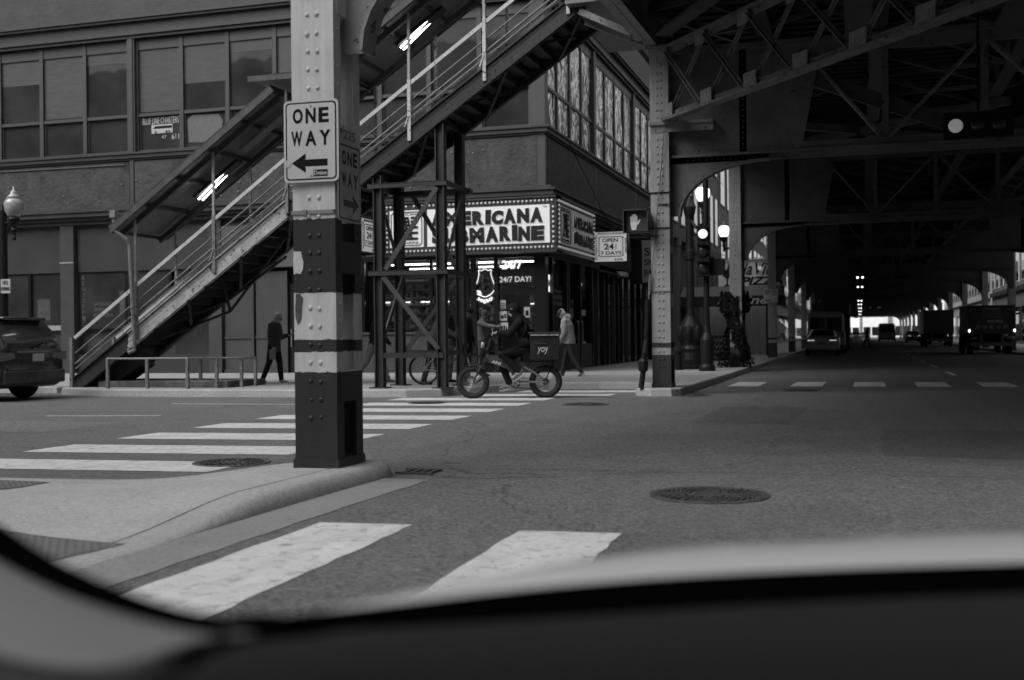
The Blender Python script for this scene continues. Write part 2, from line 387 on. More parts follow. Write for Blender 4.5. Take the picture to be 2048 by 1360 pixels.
def text_mb(s, w, h, o, ux, uy, depth=.006, off=0., shear=0., bold=0., space=1.):
    """text fitted to width w and height h; lower-left at o, along ux, up uy, extruded towards ux x uy"""
    key = (s, off, shear, space)
    if key not in _tc:
        cu = bpy.data.curves.new('t', 'FONT'); cu.body = s; cu.size = 1; cu.offset = off; cu.shear = shear; cu.space_character = space
        cu.resolution_u = 3; cu.fill_mode = 'FRONT'
        ob = bpy.data.objects.new('t', cu); C.objects.link(ob); bpy.context.view_layer.update()
        me = bpy.data.meshes.new_from_object(ob.evaluated_get(bpy.context.evaluated_depsgraph_get()))
        _tc[key] = ([v.co.copy() for v in me.vertices], [list(p.vertices) for p in me.polygons], [e for e in _boundary(me)])
        bpy.data.objects.remove(ob); bpy.data.curves.remove(cu); bpy.data.meshes.remove(me)
    vs, fs, be = _tc[key]; mb = MB()
    if not vs: return mb
    x0 = min(p.x for p in vs); x1 = max(p.x for p in vs); y0 = min(p.y for p in vs); y1 = max(p.y for p in vs)
    sx = w/(x1-x0); sy = h/(y1-y0) if h else sx
    o, ux, uy = Vector(o), Vector(ux).normalized(), Vector(uy).normalized(); n = ux.cross(uy)
    top = [o+ux*(p.x-x0)*sx+uy*(p.y-y0)*sy+n*depth for p in vs]; k = len(vs); bot = [p-n*depth for p in top]
    mb.add(top+bot, fs+[[a, b, b+k, a+k] for a, b in be])
    return mb
def _boundary(me):
    cnt = {}
    for p in me.polygons:
        for a, b in zip(p.vertices, list(p.vertices[1:])+[p.vertices[0]]):
            k = (min(a, b), max(a, b)); cnt[k] = (cnt.get(k, (0,))[0]+1, a, b)
    return [(v[1], v[2]) for v in cnt.values() if v[0] == 1]
def txt(name, s, w, h, o, ux, uy, mat, parent, **kw):
    mb = text_mb(s, w, h, o, ux, uy, **kw)
    return mb.build(name, mat, parent)
# ============================================================ materials used widely
asph = asphalt_mat('asphalt', .115)
paintm = paint_mat('road_paint', .56, .12)
walk = concrete_mat('sidewalk_concrete', .30, 1.55)
islm = concrete_mat('corner_concrete', .36)
gutm = concrete_mat('gutter_concrete', .22)
kerbm = concrete_mat('kerb_concrete', .33)
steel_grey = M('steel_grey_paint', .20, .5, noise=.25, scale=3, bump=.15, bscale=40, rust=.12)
steel_dark = M('steel_dark_shaded', .06, .6, noise=.35, scale=2.5, bump=.2, bscale=30, rust=.1)  # darkened copy of the grey steel, under-deck shade put in its colour
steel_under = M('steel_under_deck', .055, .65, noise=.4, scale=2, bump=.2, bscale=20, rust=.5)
deck_dark = M('shaded_timber', .015, .9, noise=.4, scale=3)  # near-black tone stands for the shade under the deck
facade_m = M('facade_paint', .036, .6, noise=.5, scale=1.3, bump=.5, bscale=5, rust=.15, bdist=.02)
stucco = M('peeling_stucco', .045, .75, noise=.65, scale=1.6, bump=.8, bscale=9, rust=.3, bdist=.03)
frame_m = M('window_frame_paint', .05, .5, noise=.15, scale=3)
trim_m = M('cornice_paint', .034, .55, noise=.3, scale=2, bump=.3, bscale=8)
black_m = M('black_gloss', .012, .25)
black_r = M('black_rough', .014, .85, spec=.15)
fasc_m = M('dark_fascia', .035, .45, noise=.15, scale=1)
glassf = wavy_glass('front_glass', .04, .22, 1.3, .05, spec=.22, spread=.35, zs=.25)
glasss = wavy_glass('side_glass', .05, 1., 1.5, .14, spread=.7, zs=.6, det=3)
glassd = wavy_glass('dark_shop_glass', .012, .1, 1, .01)
clear = glass_mat('clear_glass', .85)
white_m = M('white_panel', .62, .4, noise=.06, scale=2)
whitep = M('white_paint', .6, .5, noise=.08, scale=3)
letter = M('sign_lettering', .018, .6, spec=.2)
dullglass = wavy_glass('street_glass', .03, .1, 1, .01, spec=.15)
lamp_on = M('lamp_glow', .8, emit=4.)
tube_on = M('tube_glow', .8, emit=7.)
sunlit_stone = M('pale_stone', .42, .8, noise=.15, scale=.4)
brickm = M('mid_masonry', .16, .8, noise=.3, scale=1.0, bump=.3, bscale=10)
Z3 = Vector((0, 0, 1)); X3 = Vector((1, 0, 0)); Y3 = Vector((0, 1, 0))
# ============================================================ ground and roads
g = MB(); g.quad((-700, -700, 0), (700, -700, 0), (700, 900, 0), (-700, 900, 0)); structure(g.build('road', asph))
def sm(a, b, x):
    t = min(1, max(0, (x-a)/(b-a))); return t*t*(3-2*t)
# near corner island with two kerb ramps
def isl_h(x, y):
    r1 = math.hypot(x+4.25, y-5.0); r2 = math.hypot(x+6.5, y-8.4)
    return .012+.113*min(sm(.55, 2.1, r1), sm(.75, 2.15, r2))
outline = [(-3.86, 3.2), (-3.86, 4.5), (-3.86, 5.4), (-3.86, 6.2), (-3.86, 7), (-3.85, 8), (-3.83, 8.7), (-3.86, 9.05), (-4.0, 9.24), (-4.3, 9.2), (-4.8, 8.85),
           (-5.4, 8.48), (-6.1, 8.25), (-7.2, 8.15), (-8.5, 8.15), (-10, 8.1), (-14, 8.1), (-30, 8.1)]
def smooth_poly(p, n=4):
    out = []
    for i in range(len(p)-1):
        p0 = p[max(i-1, 0)]; p1 = p[i]; p2 = p[i+1]; p3 = p[min(i+2, len(p)-1)]
        for k in range(n):
            t = k/n; out.append(tuple(.5*((2*p1[c])+(-p0[c]+p2[c])*t+(2*p0[c]-5*p1[c]+4*p2[c]-p3[c])*t*t+(-p0[c]+3*p1[c]-3*p2[c]+p3[c])*t**3) for c in (0, 1)))
    return out+[p[-1]]
ol = smooth_poly(outline)
from mathutils.geometry import delaunay_2d_cdt
nrm = []
for i, p in enumerate(ol):
    a = Vector(ol[max(i-1, 0)]); b = Vector(ol[min(i+1, len(ol)-1)]); t = (b-a).normalized(); nrm.append(Vector((-t.y, t.x)))   # inward (left of travel)
bd = [Vector(p)+nrm[i]*.302 for i, p in enumerate(ol)]
bd[-1] = Vector((-30, 7.8)); bd += [Vector((-30, -12)), Vector((-4.16, -12))]
def inside(x, y, poly):
    c = False; n_ = len(poly)
    for i in range(n_):
        a, b = poly[i], poly[i-1]
        if (a.y > y) != (b.y > y) and x < (b.x-a.x)*(y-a.y)/(b.y-a.y)+a.x: c = not c
    return c
pp = list(bd); nb_ = len(bd)
y = 2.0
while y < 9.2:
    x = -10.0
    while x < -3.9:
        if inside(x, y, bd) and min((Vector((x, y))-q).length for q in bd[:60]) > .06: pp.append(Vector((x+.001*math.sin(y*9), y)))
        x += .16
    y += .16
r_ = delaunay_2d_cdt(pp, [(i, (i+1) % nb_) for i in range(nb_)], [], 1, 1e-5)
g = MB(); g.add([(p.x, p.y, isl_h(p.x, p.y)) for p in r_[0]], [list(f) for f in r_[2]])
structure(g.build('near_pavement', islm, smooth=True))
# kerb stone: rounded profile swept round the outline, separated from the slab by a joint
prof = [(-.0, -.05, 0), (.0, .0, 0), (.018, .4, 1), (.045, .8, 1), (.09, .97, 1), (.14, 1.0, 1), (.283, 1.0, 1), (.290, .8, 1)]
vs = []; fs = []
for i, p in enumerate(ol):
    for (dx, hz, _) in prof:
        q = Vector(p)+nrm[i]*dx; h = isl_h(*(Vector(p)+nrm[i]*.3)); vs.append((q.x, q.y, h*hz+.002))
k = len(prof)
fs = [[i*k+j, (i+1)*k+j, (i+1)*k+j+1, i*k+j+1] for i in range(len(ol)-1) for j in range(k-1)]
g = MB(); g.add(vs, fs); structure(g.build('near_kerb', kerbm, smooth=True))
# gutter pan
g = MB(); vs = []; fs = []; seg = ol[:26]
for i, p in enumerate(seg):
    for e_, z in ((0.0, .008), (-.2, .006), (-.40 + .008*math.sin(i*1.9), .004)):
        q = Vector(p)+nrm[i]*e_; vs.append((q.x, q.y, z))
fs = [[i*3+j, (i+1)*3+j, (i+1)*3+j+1, i*3+j+1] for i in range(len(seg)-1) for j in range(2)]
g.add(vs, fs); structure(g.build('gutter', gutm))
# dark broken kerb end + dark bars added for the dark area behind it
gr = thing('kerb_dark_patch', 'dark rusted storm drain grate in the gutter behind the near column kerb', 'dark patch', (-3.62, 9.35, .0))
g = MB()
for i in range(4): g.box(-3.84+i*.08, -3.80+i*.08, 9.2, 9.42, .004, .018)
g.box(-3.88, -3.54, 9.17, 9.2, .004, .02); g.box(-3.88, -3.54, 9.42, 9.45, .004, .02)
g.build('dark_bars', steel_under, gr)
# far block pavement (left), with kerb
def pavement(name, pts, h=.15, mat=walk, kw=.16):
    k = len(pts); cx = sum(p[0] for p in pts)/k
    g = MB(); kk = MB()
    area = sum(pts[i][0]*pts[(i+1) % k][1]-pts[(i+1) % k][0]*pts[i][1] for i in range(k))
    if area < 0: pts = pts[::-1]
    ins = []
    for i in range(k):
        a, b, c = Vector(pts[i-1]), Vector(pts[i]), Vector(pts[(i+1) % k]); t1 = (b-a).normalized(); t2 = (c-b).normalized()
        n1 = Vector((-t1.y, t1.x)); n2 = Vector((-t2.y, t2.x)); m = (n1+n2); m = m/max(.35, m.length_squared)*2 if m.length > .1 else n1
        ins.append(b+m*kw)
    g.add([(p.x, p.y, h) for p in ins], [list(range(k))])
    for i in range(k):
        j = (i+1) % k; a, b, c, d_ = Vector(pts[i]), Vector(pts[j]), ins[j], ins[i]
        a2 = a.lerp(d_, .15); b2 = b.lerp(c, .15); c = c.lerp(b, .06); d_ = d_.lerp(a, .06)
        kk.add([(a.x, a.y, -.02), (b.x, b.y, -.02), (b2.x, b2.y, h-.02), (a2.x, a2.y, h-.02)], [(0, 1, 2, 3)])
        b3 = b.lerp(c, .35); a3 = a.lerp(d_, .35)
        kk.add([(a2.x, a2.y, h-.02), (b2.x, b2.y, h-.02), (b3.x, b3.y, h+.003), (a3.x, a3.y, h+.003)], [(0, 1, 2, 3)])
        kk.add([(a3.x, a3.y, h+.003), (b3.x, b3.y, h+.003), (c.x, c.y, h+.003), (d_.x, d_.y, h+.003)], [(0, 1, 2, 3)])
    structure(g.build(name, mat)); structure(kk.build('kerb', kerbm))
pavement('far_left_pavement', [(-17.6, 31.6), (-17.6, 23.2), (-17.2, 21.5), (-15.6, 20.75), (-13.2, 20.8), (-10.9, 20.9), (-8.7, 21.15), (-8.1, 21.6), (-7.75, 22.6), (-7.4, 23.9), (-6.7, 24.75),
    (-5.6, 24.95), (-4.6, 24.85), (-4.35, 24.2), (-4.3, 22.6), (-4.25, 22.2), (-3.9, 21.95), (-3.5, 22.0), (-3.35, 22.3), (-3.35, 31.6)])
pavement('left_pavement', [(-8.7, 31.55), (-3.35, 31.6), (-3.38, 44), (-3.4, 60), (-3.4, 150), (-3.4, 256), (-8.7, 256)])
pavement('cross_street_pavement', [(-60, 22.0), (-17.7, 22.0), (-17.62, 31.6), (-60, 31.6)], h=.145)
pavement('right_pavement', [(7.7, 29), (12.9, 29), (12.9, 256), (7.7, 256)])
pavement('near_right_pavement', [(7.7, -30), (13, -30), (13, 8), (7.7, 8)])
# ============================================================ painted markings
def marking(name, pts, z=.004):
    g = MB(); g.add([(x, y, z) for x, y in pts], [list(range(len(pts)))]); return structure(g.build(name, paintm))
def rough_quad(a, b, c, d_, n=14, amp=.012):
    out = []
    for p, q in ((a, b), (b, c), (c, d_), (d_, a)):
        p, q = Vector(p), Vector(q); t = (q-p); nn = Vector((-t.y, t.x)).normalized(); m = max(2, int(t.length/.16))
        for i in range(m): out.append(tuple(p+t*(i/m)+nn*rnd.uniform(-amp, amp)*(i > 0)))
    return out
for i, y in enumerate([8.62, 10.14, 11.76, 13.4, 15.05, 16.72, 18.36, 20.0, 21.6, 23.15]):
    x0, x1, th = -8.62, -5.6, .86
    if i == 0: x0, th = -9.4, .8
    if i > 7: x0, x1 = -7.72+(i-8)*.7, -4.75+(i-8)*.3
    s = .3
    marking('crosswalk_stripe', rough_quad((x0, y), (x1, y+s), (x1, y+s+th), (x0, y+th)))
for x in (-3.33, -1.99):
    marking('crosswalk_stripe', rough_quad((x+.06, 3.5), (x+.68, 3.45), (x+.62, 6.68), (x, 6.62)))
for x in (-2.92, -1.52, -.16, 1.2, 2.56, 3.9, 5.2, 6.5):
    marking('crosswalk_stripe', rough_quad((x, 26.4), (x+.7, 26.35), (x+.72, 28.85), (x+.03, 28.8)))
for y in (33.5, 41, 48.5, 56, 64, 72, 80, 90, 100, 112, 125, 140): marking('lane_line', [(2.42, y), (2.55, y), (2.55, y+3), (2.42, y+3)])
marking('lane_line', [(-12.4, 15.1), (-10.55, 15.45), (-10.55, 15.56), (-12.4, 15.21)])
for x in (-12.3, -20, -28): marking('lane_line', [(x, 18.4), (x+3, 18.55), (x+3, 18.66), (x, 18.5)])
marking('stop_line', [(-16, 12.2), (-40, 12.2), (-40, 12.35), (-16, 12.35)])
# tar seam
g = MB()
tarm = M('tar_seam', .045, .5)
pts = [(-4.2+i*.3, 9.62+.018*i+.03*math.sin(i*1.3), .0045) for i in range(24)]
for a, b in zip(pts, pts[1:]): g.add([a, b, (b[0], b[1]+.012, b[2]), (a[0], a[1]+.012, a[2])], [(0, 1, 2, 3)])
structure(g.build('road_seam', tarm))
# ============================================================ manholes
iron = M('cast_iron', .085, .42, metal=.3, noise=.4, scale=8, bump=.3, bscale=60)
def manhole(c, r, label, seed=1):
    rr = random.Random(seed); t = thing('manhole_cover', label, 'manhole cover', (c[0], c[1], .005), group='manhole covers in the road')
    g = MB(); cc = (c[0], c[1], .004); g.lathe([(r, -.03), (r, .004), (r*.985, .008), (r*.9, .008), (r*.88, .002), (r*.86, .002), (r*.86, -.03)], cc, n=40); g.build('rim', iron, t)
    g = MB(); g.lathe([(r*.85, -.03), (r*.85, .001), (0, .001)], cc, n=40)
    for rad, cnt, ln in ((.78, 34, .07), (.66, 28, .07), (.53, 22, .06), (.41, 14, .06)):
        for i in range(cnt):
            if rr.random() < .1: continue
            a = 2*PI*i/cnt+rad; p = Vector((math.cos(a), math.sin(a), 0)); q = Vector((-p.y, p.x, 0))
            g.obox(Vector(cc)+p*r*rad+Vector((0, 0, .007)), p*r*ln*.5, q*r*.035, Z3*.007)
    g.lathe([(r*.27, 0), (r*.27, .008), (r*.23, .009), (0, .009)], cc, n=24)
    for k_ in range(4):
        a = k_*PI/2+.4; g.obox(Vector(cc)+Vector((math.cos(a), math.sin(a), 0))*r*.15+Vector((0, 0, .01)), (r*.08, 0, 0), (0, r*.02, 0), (0, 0, .003))
    g.build('lid', iron, t)
    return t
manhole((-1.07, 8.42), .44, 'large round iron manhole cover in the road ahead of the near crosswalk', 2)
manhole((-5.78, 9.66), .37, 'round iron manhole cover behind the near kerb beside a crosswalk stripe', 3)
manhole((-7.5, 19.25), .36, 'flat manhole cover between far crosswalk stripes left of the delivery bike wheel', 4)
manhole((-4.55, 19.2), .40, 'manhole cover on open asphalt below the delivery bike rear wheel', 5)
manhole((-3.2, 22.3), .42, 'thin dark manhole cover in front of the second riveted column', 6)
manhole((-1.2, 24.5), .40, 'manhole cover before the far crosswalk stripes under the tracks', 7)
# ============================================================ tactile paving
tact = M('tactile_paving', .13, .8, noise=.2, scale=5)
def tactile(o, ux, uy, w_, h_, label):
    ux = Vector(ux).normalized(); uy = Vector(uy).normalized()
    t = thing('tactile_paving', label, 'tactile paving', (o[0], o[1], isl_h(*o)), group='tactile paving plates on the kerb ramps')
    g = MB(); nx = 14; ny = 8
    P_ = lambda a, b, dz: (o[0]+ux[0]*a+uy[0]*b, o[1]+ux[1]*a+uy[1]*b, isl_h(o[0]+ux[0]*a+uy[0]*b, o[1]+ux[1]*a+uy[1]*b)+dz)
    vs = [P_(w_*i/nx, h_*j/ny, .006) for j in range(ny+1) for i in range(nx+1)]
    g.add(vs, [[j*(nx+1)+i, j*(nx+1)+i+1, (j+1)*(nx+1)+i+1, (j+1)*(nx+1)+i] for j in range(ny) for i in range(nx)])
    i = .04
    while i < w_:
        j = .04
        while j < h_:
            g.lathe([(.019, 0), (.014, .006), (0, .007)], P_(i, j, .005), n=6); j += .062
        i += .062
    g.build('plate', tact, t)
tactile((-5.35, 5.75), (.98, -.12, 0), (-.15, -1, 0), 1.32, .95, 'dark studded tactile plate at the near kerb ramp beside the car window')
tactile((-8.2, 7.95), (1, -.02, 0), (0, -1, 0), 1.75, .62, 'dark tactile plate at the kerb ramp facing the far crosswalk')
# ============================================================ unseen blocks placed to cut skylight and mirror in the windows
def grid_building(name, label, x0, x1, y0, y1, h, faces, bay=3.2, floor=3.6, base=4.2, mat=None, glass=None, cornice=True, groups=None, zb=.0, winw=.55):
    t = thing(name, label, 'building', ((x0+x1)/2, (y0+y1)/2, 0), group=groups)
    g = MB(); g.box(x0, x1, y0, y1, zb, h); g.build('wall', mat, t)
    sides = {'-x': ((x0, y1, 0), (0, -1, 0), (-1, 0, 0), y1-y0), '+x': ((x1, y0, 0), (0, 1, 0), (1, 0, 0), y1-y0),
             '-y': ((x0, y0, 0), (1, 0, 0), (0, -1, 0), x1-x0), '+y': ((x1, y1, 0), (-1, 0, 0), (0, 1, 0), x1-x0)}
    cnt = 0
    for f in faces:
        o, ux, n_, L = sides[f]; o = Vector(o); ux = Vector(ux); n_ = Vector(n_); nb = max(1, int(L/bay)); bw = L/nb
        for fl in range(int((h-base-1.2)/floor)):
            for i in range(nb):
                cnt += 1
                c = o+ux*(bw*(i+.5))+Z3*(base+floor*fl+floor*.48)
                if cnt > 90: continue
                wn_ = MB(); wn_.obox(c+n_*.03, ux*(bw*winw*.5+.09), Z3*(floor*.33+.09), n_*.03)
                wo = wn_.build('window', frame_m if mat is not brickm else whitep, t)
                pn = MB(); pn.obox(c+n_*.055, ux*(bw*winw*.5), Z3*(floor*.33), n_*.012); pn.obox(c+n_*.07, ux*(bw*winw*.5), Z3*.03, n_*.012)
                pn.build('pane', glass or dullglass, wo)
        if cornice:
            cz = MB(); cz.obox(o+ux*L/2+Z3*(h-.4)+n_*.22, ux*(L/2), Z3*.35, n_*.22); cz.obox(o+ux*L/2+Z3*(base-.1)+n_*.12, ux*(L/2), Z3*.2, n_*.12)
            for i in range(int(L/1.2)): cz.obox(o+ux*(i*1.2+.6)+Z3*(h-.95)+n_*.12, ux*.15, Z3*.2, n_*.12)
            cz.build('cornice', trim_m if mat is not sunlit_stone else sunlit_stone, t)
        gl = MB()
        for i in range(nb): gl.obox(o+ux*(bw*(i+.5))+Z3*1.9+n_*.02, ux*(bw*.42), Z3*1.45, n_*.02)
        gl.build('shopfront', glassd, t)
    return t
grid_building('unseen_block', 'tall dark building behind the camera on the near left corner', -75, -14, -60, -1.5, 19, ['+y', '+x'], mat=brickm, glass=glassd, bay=4.4, floor=4.2)
grid_building('unseen_block', 'unseen tall dark building on the near right corner, raised to cut skylight', 13.5, 50, -60, 6, 40, ['-x', '+y'], mat=brickm, bay=4.4, floor=4.2)

grid_building('unseen_block', 'unseen dark block added across the street behind the camera to cut low skylight', -12, 13, -75, -38, 30, ['+y'], mat=brickm, bay=4.4, floor=4.2)

grid_building('unseen_block', 'unseen dark block added across the far left street end to cut low skylight', -115, -92, -20, 60, 45, ['+x'], mat=brickm, bay=5, floor=4.2)
grid_building('unseen_block', 'unseen dark block added across the far right street end to cut low skylight', 70, 90, -20, 60, 45, ['-x'], mat=brickm, bay=5, floor=4.2)

pm_ = asphalt_mat('asphalt_patch', .085); pm2 = asphalt_mat('asphalt_worn', .14)
for pts, mt in (([(.2, 11.5), (2.6, 11.3), (2.7, 14.6), (.25, 14.7)], pm_), ([(-2.2, 15.4), (-.9, 15.3), (-.8, 18.8), (-2.15, 18.9)], pm_), ([(-13.6, 12.4), (-10.2, 12.3), (-10.1, 14.1), (-13.5, 14.2)], pm2), ([(1.2, 6.9), (2.4, 6.9), (2.45, 9.2), (1.2, 9.3)], pm2)):
    g = MB(); q = rough_quad(*pts, amp=.03); g.add([(x, y, .0025) for x, y in q], [list(range(len(q)))]); structure(g.build('road_patch', mt))
# ============================================================ corner shop building
cb_ = thing('corner_building', 'dark painted corner building with long upper window bands above the lit submarine shop', 'building', (-8.6, 31.5, .15))
FX, FY = -8.6, 31.5
g = MB()
g.box(-60, FX-.12, FY+.12, 52, 4.6, 5.3); g.box(-60, FX, FY, 52, 5.3, 7.05); g.box(-60, FX, FY, 52, 10.95, 13.2)
g.box(-60, FX-.3, FY+.3, 52, 7.05, 10.95); g.box(-60, FX-.02, FY+.02, 52, 16.8, 22)
g.box(-60, FX-.3, FY+.3, 52, 13.2, 16.8)
g.box(-60, -14.6, FY+.35, 52, 0, 4.6); g.box(-14.6, -9.0, 37.6, 52, 0, 4.6); g.box(-9.0, FX, 38.6, 52, 3.45, 4.6); g.box(-9.1, FX-.25, 38.6, 52, 0, 3.45)
g.build('wall', facade_m, cb_)
# spandrel stucco panels with vertical joints
g = MB()
xs = [-45, -36.5, -29.4, -22.35, -15.45, -8.72]
for a, b in zip(xs, xs[1:]): g.box(a+.1, b-.1, FY-.035, FY+.02, 5.5, 6.95)
ys = [31.66, 37.95, 45.05, 52]
for a, b in zip(ys, ys[1:]): g.box(FX-.02, FX+.035, a+.1, b-.1, 5.5, 6.95)
g.build('spandrel', stucco, cb_)
# cornices
g = MB()
def band(z0, z1, p):
    g.box(-45, FX+p, FY-p, FY, z0, z1); g.box(FX, FX+p, FY, 52, z0, z1)
band(5.0, 5.12, .10); band(5.12, 5.22, .22); band(5.22, 5.36, .34); band(5.36, 5.42, .40); band(5.42, 5.5, .26)
band(7.0, 7.06, .06); band(7.06, 7.18, .12); band(7.18, 7.24, .17)
band(10.9, 11.0, .09); band(11.0, 11.12, .16); band(11.12, 11.42, .06); band(11.42, 11.5, .2); band(11.5, 11.6, .26)
g.build('cornice', trim_m, cb_)
# pilasters of the window bands
g = MB()
for x in (-29.4, -22.35, -15.45): g.box(x-.14, x+.14, FY-.05, FY+.3, 7.24, 10.9); g.box(x-.08, x+.08, FY-.08, FY-.05, 7.24, 10.9); g.box(x-.07, x+.07, FY-.05, FY, 5.5, 7.0)
g.box(-8.98, FX+.03, FY-.03, FY+.35, 7.24, 10.9)
for y in (37.95, 45.05, 51.9): g.box(FX-.3, FX+.05, y-.15, y+.15, 7.24, 10.9); g.box(FX-.1, FX+.045, y-.06, y+.06, 5.5, 7.0)
g.box(-9.0, FX+.025, FY-.025, FY+.2, 5.5, 7.0)
build_parts(g, 'pilaster', frame_m, cb_)
def sash(o, ux, n_, wd, glass, blind=None, top=10.9, flat=0):
    """one tall window: frame with an upper and lower pane"""
    o, ux, n_ = Vector(o), Vector(ux), Vector(n_)
    f = MB(); B = lambda a0, a1, z0, z1, d0, d1: f.obox(o+ux*((a0+a1)/2)+Z3*((z0+z1)/2)+n_*((d0+(d1 if not flat else -.01-(-.05-d1)*.3))/2), ux*(a1-a0)/2, Z3*(z1-z0)/2, n_*((d1 if not flat else -.01-(-.05-d1)*.3)-d0)/2)
    B(0, .07, 7.24, top, -.25, -.05); B(wd-.07, wd, 7.24, top, -.25, -.05); B(.07, wd-.07, 7.24, 7.32, -.25, -.06)
    B(.07, wd-.07, 8.40, 8.5, -.25, -.07); B(.07, wd-.07, 10.55, top, -.25, -.08)
    B(.07, .12, 7.32, 8.4, -.25, -.12); B(wd-.12, wd-.07, 7.32, 8.4, -.25, -.12)
    w_ = f.build('window', frame_m, cb_)
    for z0, z1, dd in ((7.32, 8.4, .17), (8.5, 10.55, .14)) if not flat else ((7.32, 8.4, .062), (8.5, 10.55, .055)):
        p = MB(); p.obox(o+ux*(wd/2)+Z3*((z0+z1)/2)-n_*dd, ux*(wd/2-.06), Z3*((z1-z0)/2), n_*.01); p.build('pane', glass, w_)
    if blind:
        p = MB(); z0 = 10.55-blind; p.obox(o+ux*(wd/2)+Z3*((z0+10.55)/2)-n_*.127, ux*(wd/2-.07), Z3*((10.55-z0)/2), n_*.001)
        for i in range(int(blind/.09)): p.obox(o+ux*(wd/2)+Z3*(z0+i*.09)-n_*.125, ux*(wd/2-.07), Z3*.004, n_*.002)
        p.build('blind', blind_m, w_)
    return w_
blind_m = M('blind_slats', .062, .6, noise=.25, scale=2, stretch=(1, 1, 6)); brr = random.Random(21)
front_w = {}
for k_, (a, b) in enumerate(((-36.36, -29.54), (-29.26, -22.49), (-22.21, -15.59), (-15.31, -8.98))):
    wd = (b-a)/4
    for i in range(4): front_w[(k_, i)] = sash((a+i*wd, FY, 0), (1, 0, 0), (0, -1, 0), wd, glassf, blind=brr.choice([0, .35, .8, 2.0, 1.2, 0]))
for a, b in ((31.55, 37.8), (38.1, 44.9), (45.2, 51.75)):
    wd = (b-a)/4
    for i in range(4): sash((FX, a+i*wd, 0), (0, 1, 0), (1, 0, 0), wd, glasss, flat=1)
# third floor windows
for a, b in ((-29.26, -22.49), (-22.21, -15.59), (-15.31, -8.98)):
    for i in range(4):
        wd = (b-a)/4; f = MB(); f.box(a+i*wd+.02, a+(i+1)*wd-.02, FY+.05, FY+.3, 13.2, 16.8); w_ = f.build('window', frame_m, cb_)
        p = MB(); p.box(a+i*wd+.1, a+(i+1)*wd-.1, FY+.03, FY+.05, 13.3, 16.7); p.build('pane', glassf, w_)
# painted notice in one window
pale = M('pale_sticker', .42, .6, noise=.2, scale=9)
wn0 = front_w[(2, 0)]; zf = FY+.15
nt_ = thing('window_notice', 'charter company lettering with a small white bus picture in the upper window', 'window sign', (-21.3, zf, 7.4))
txt('lettering', 'BLUE LINE CHARTERS', 1.34, .21, (-22.05, zf-.005, 8.14), X3, Z3, pale, nt_, off=.01)
txt('lettering', '611', .27, .17, (-20.98, zf-.005, 7.62), X3, Z3, pale, nt_, off=.01)
txt('lettering', '47', .18, .11, (-21.35, zf-.005, 7.66), X3, Z3, pale, nt_, off=.0)
g = MB(); g.box(-21.72, -20.94, zf-.012, zf-.004, 7.84, 8.12); bp_ = g.build('bus_picture', pale, nt_)
g = MB(); g.prism([(-21.66, 7.99), (-20.96, 7.99), (-20.96, 8.07), (-21.58, 8.07)], (0, zf-.013, 0), X3, Z3, .004)
for x in (-21.56, -21.16, -21.06): g.lathe([(.035, 0), (.035, .006)], (x, zf-.014, 7.88), (0, -1, 0), n=12)
g.build('bus_windows', black_r, bp_)
cur = thing('faded_blind', 'pale faded blind behind the window right of the charter lettering', 'blind', (-20.0, zf, 7.4))
g = MB(); g.prism([(.06, .08), (1.2, .02), (1.3, .7), (1.15, .92), (.2, .95), (.02, .8)], (-20.42, zf-.004, 7.4), X3, Z3, .003)
g.build('cloth', M('faded_blind', .13, .8, noise=.3, scale=6, stretch=(6, 1, .6)), cur)
# ---- left ground floor (closed shops)
g = MB()
for a, b in ((-27.9, -25.15), (-24.55, -19.6), (-31, -28.1)): g.box(a, b, FY+.1, FY+.3, 3.46, 4.72)
g.build('fascia', fasc_m, cb_)
g = MB(); g.box(-25.12, -24.6, FY-.06, FY+.3, .15, 4.98); g.box(-28.1, -27.9, FY-.04, FY+.3, .15, 4.98); g.box(-19.6, -19.15, FY-.02, FY+.3, .15, 4.98); g.box(-14.75, -14.45, FY-.04, FY+.3, .15, 4.98)
build_parts(g, 'pilaster', M('grey_pilaster', .055, .4, noise=.15, scale=2), cb_)
g = MB(); g.box(-25.13, -24.59, FY-.075, FY-.06, 3.75, 3.79); g.box(-27.9, -25.14, FY-.02, FY+.05, 1.56, 1.72); build_parts(g, 'trim_strip', M('pale_strip', .3, .5), cb_)
g = MB(); g.box(-31, -25.12, FY+.12, FY+.3, .15, 1.56); g.box(-24.6, -19.6, FY+.1, FY+.3, .15, .75); build_parts(g, 'bulkhead', M('bulkhead_panel', .03, .5), cb_)
for a, b, z0 in ((-27.88, -26.5, 1.72), (-26.4, -25.14, 1.72), (-24.55, -22.75, 1.6), (-22.6, -21.1, 1.6), (-20.95, -19.65, .75)):
    g = MB(); g.box(a, b, FY+.16, FY+.2, z0, 3.46); wv = g.build('shop_window', M('grimy_shop_glass', .035, .12, noise=.4, scale=.8), cb_)
    g = MB(); g.box(b, b+.1, FY+.08, FY+.25, z0, 3.46); g.build('mullion', black_m, wv)
g = MB(); g.box(-22.7, -22.62, FY+.1, FY+.16, 1.6, 3.46); g.build('mullion', frame_m, cb_)
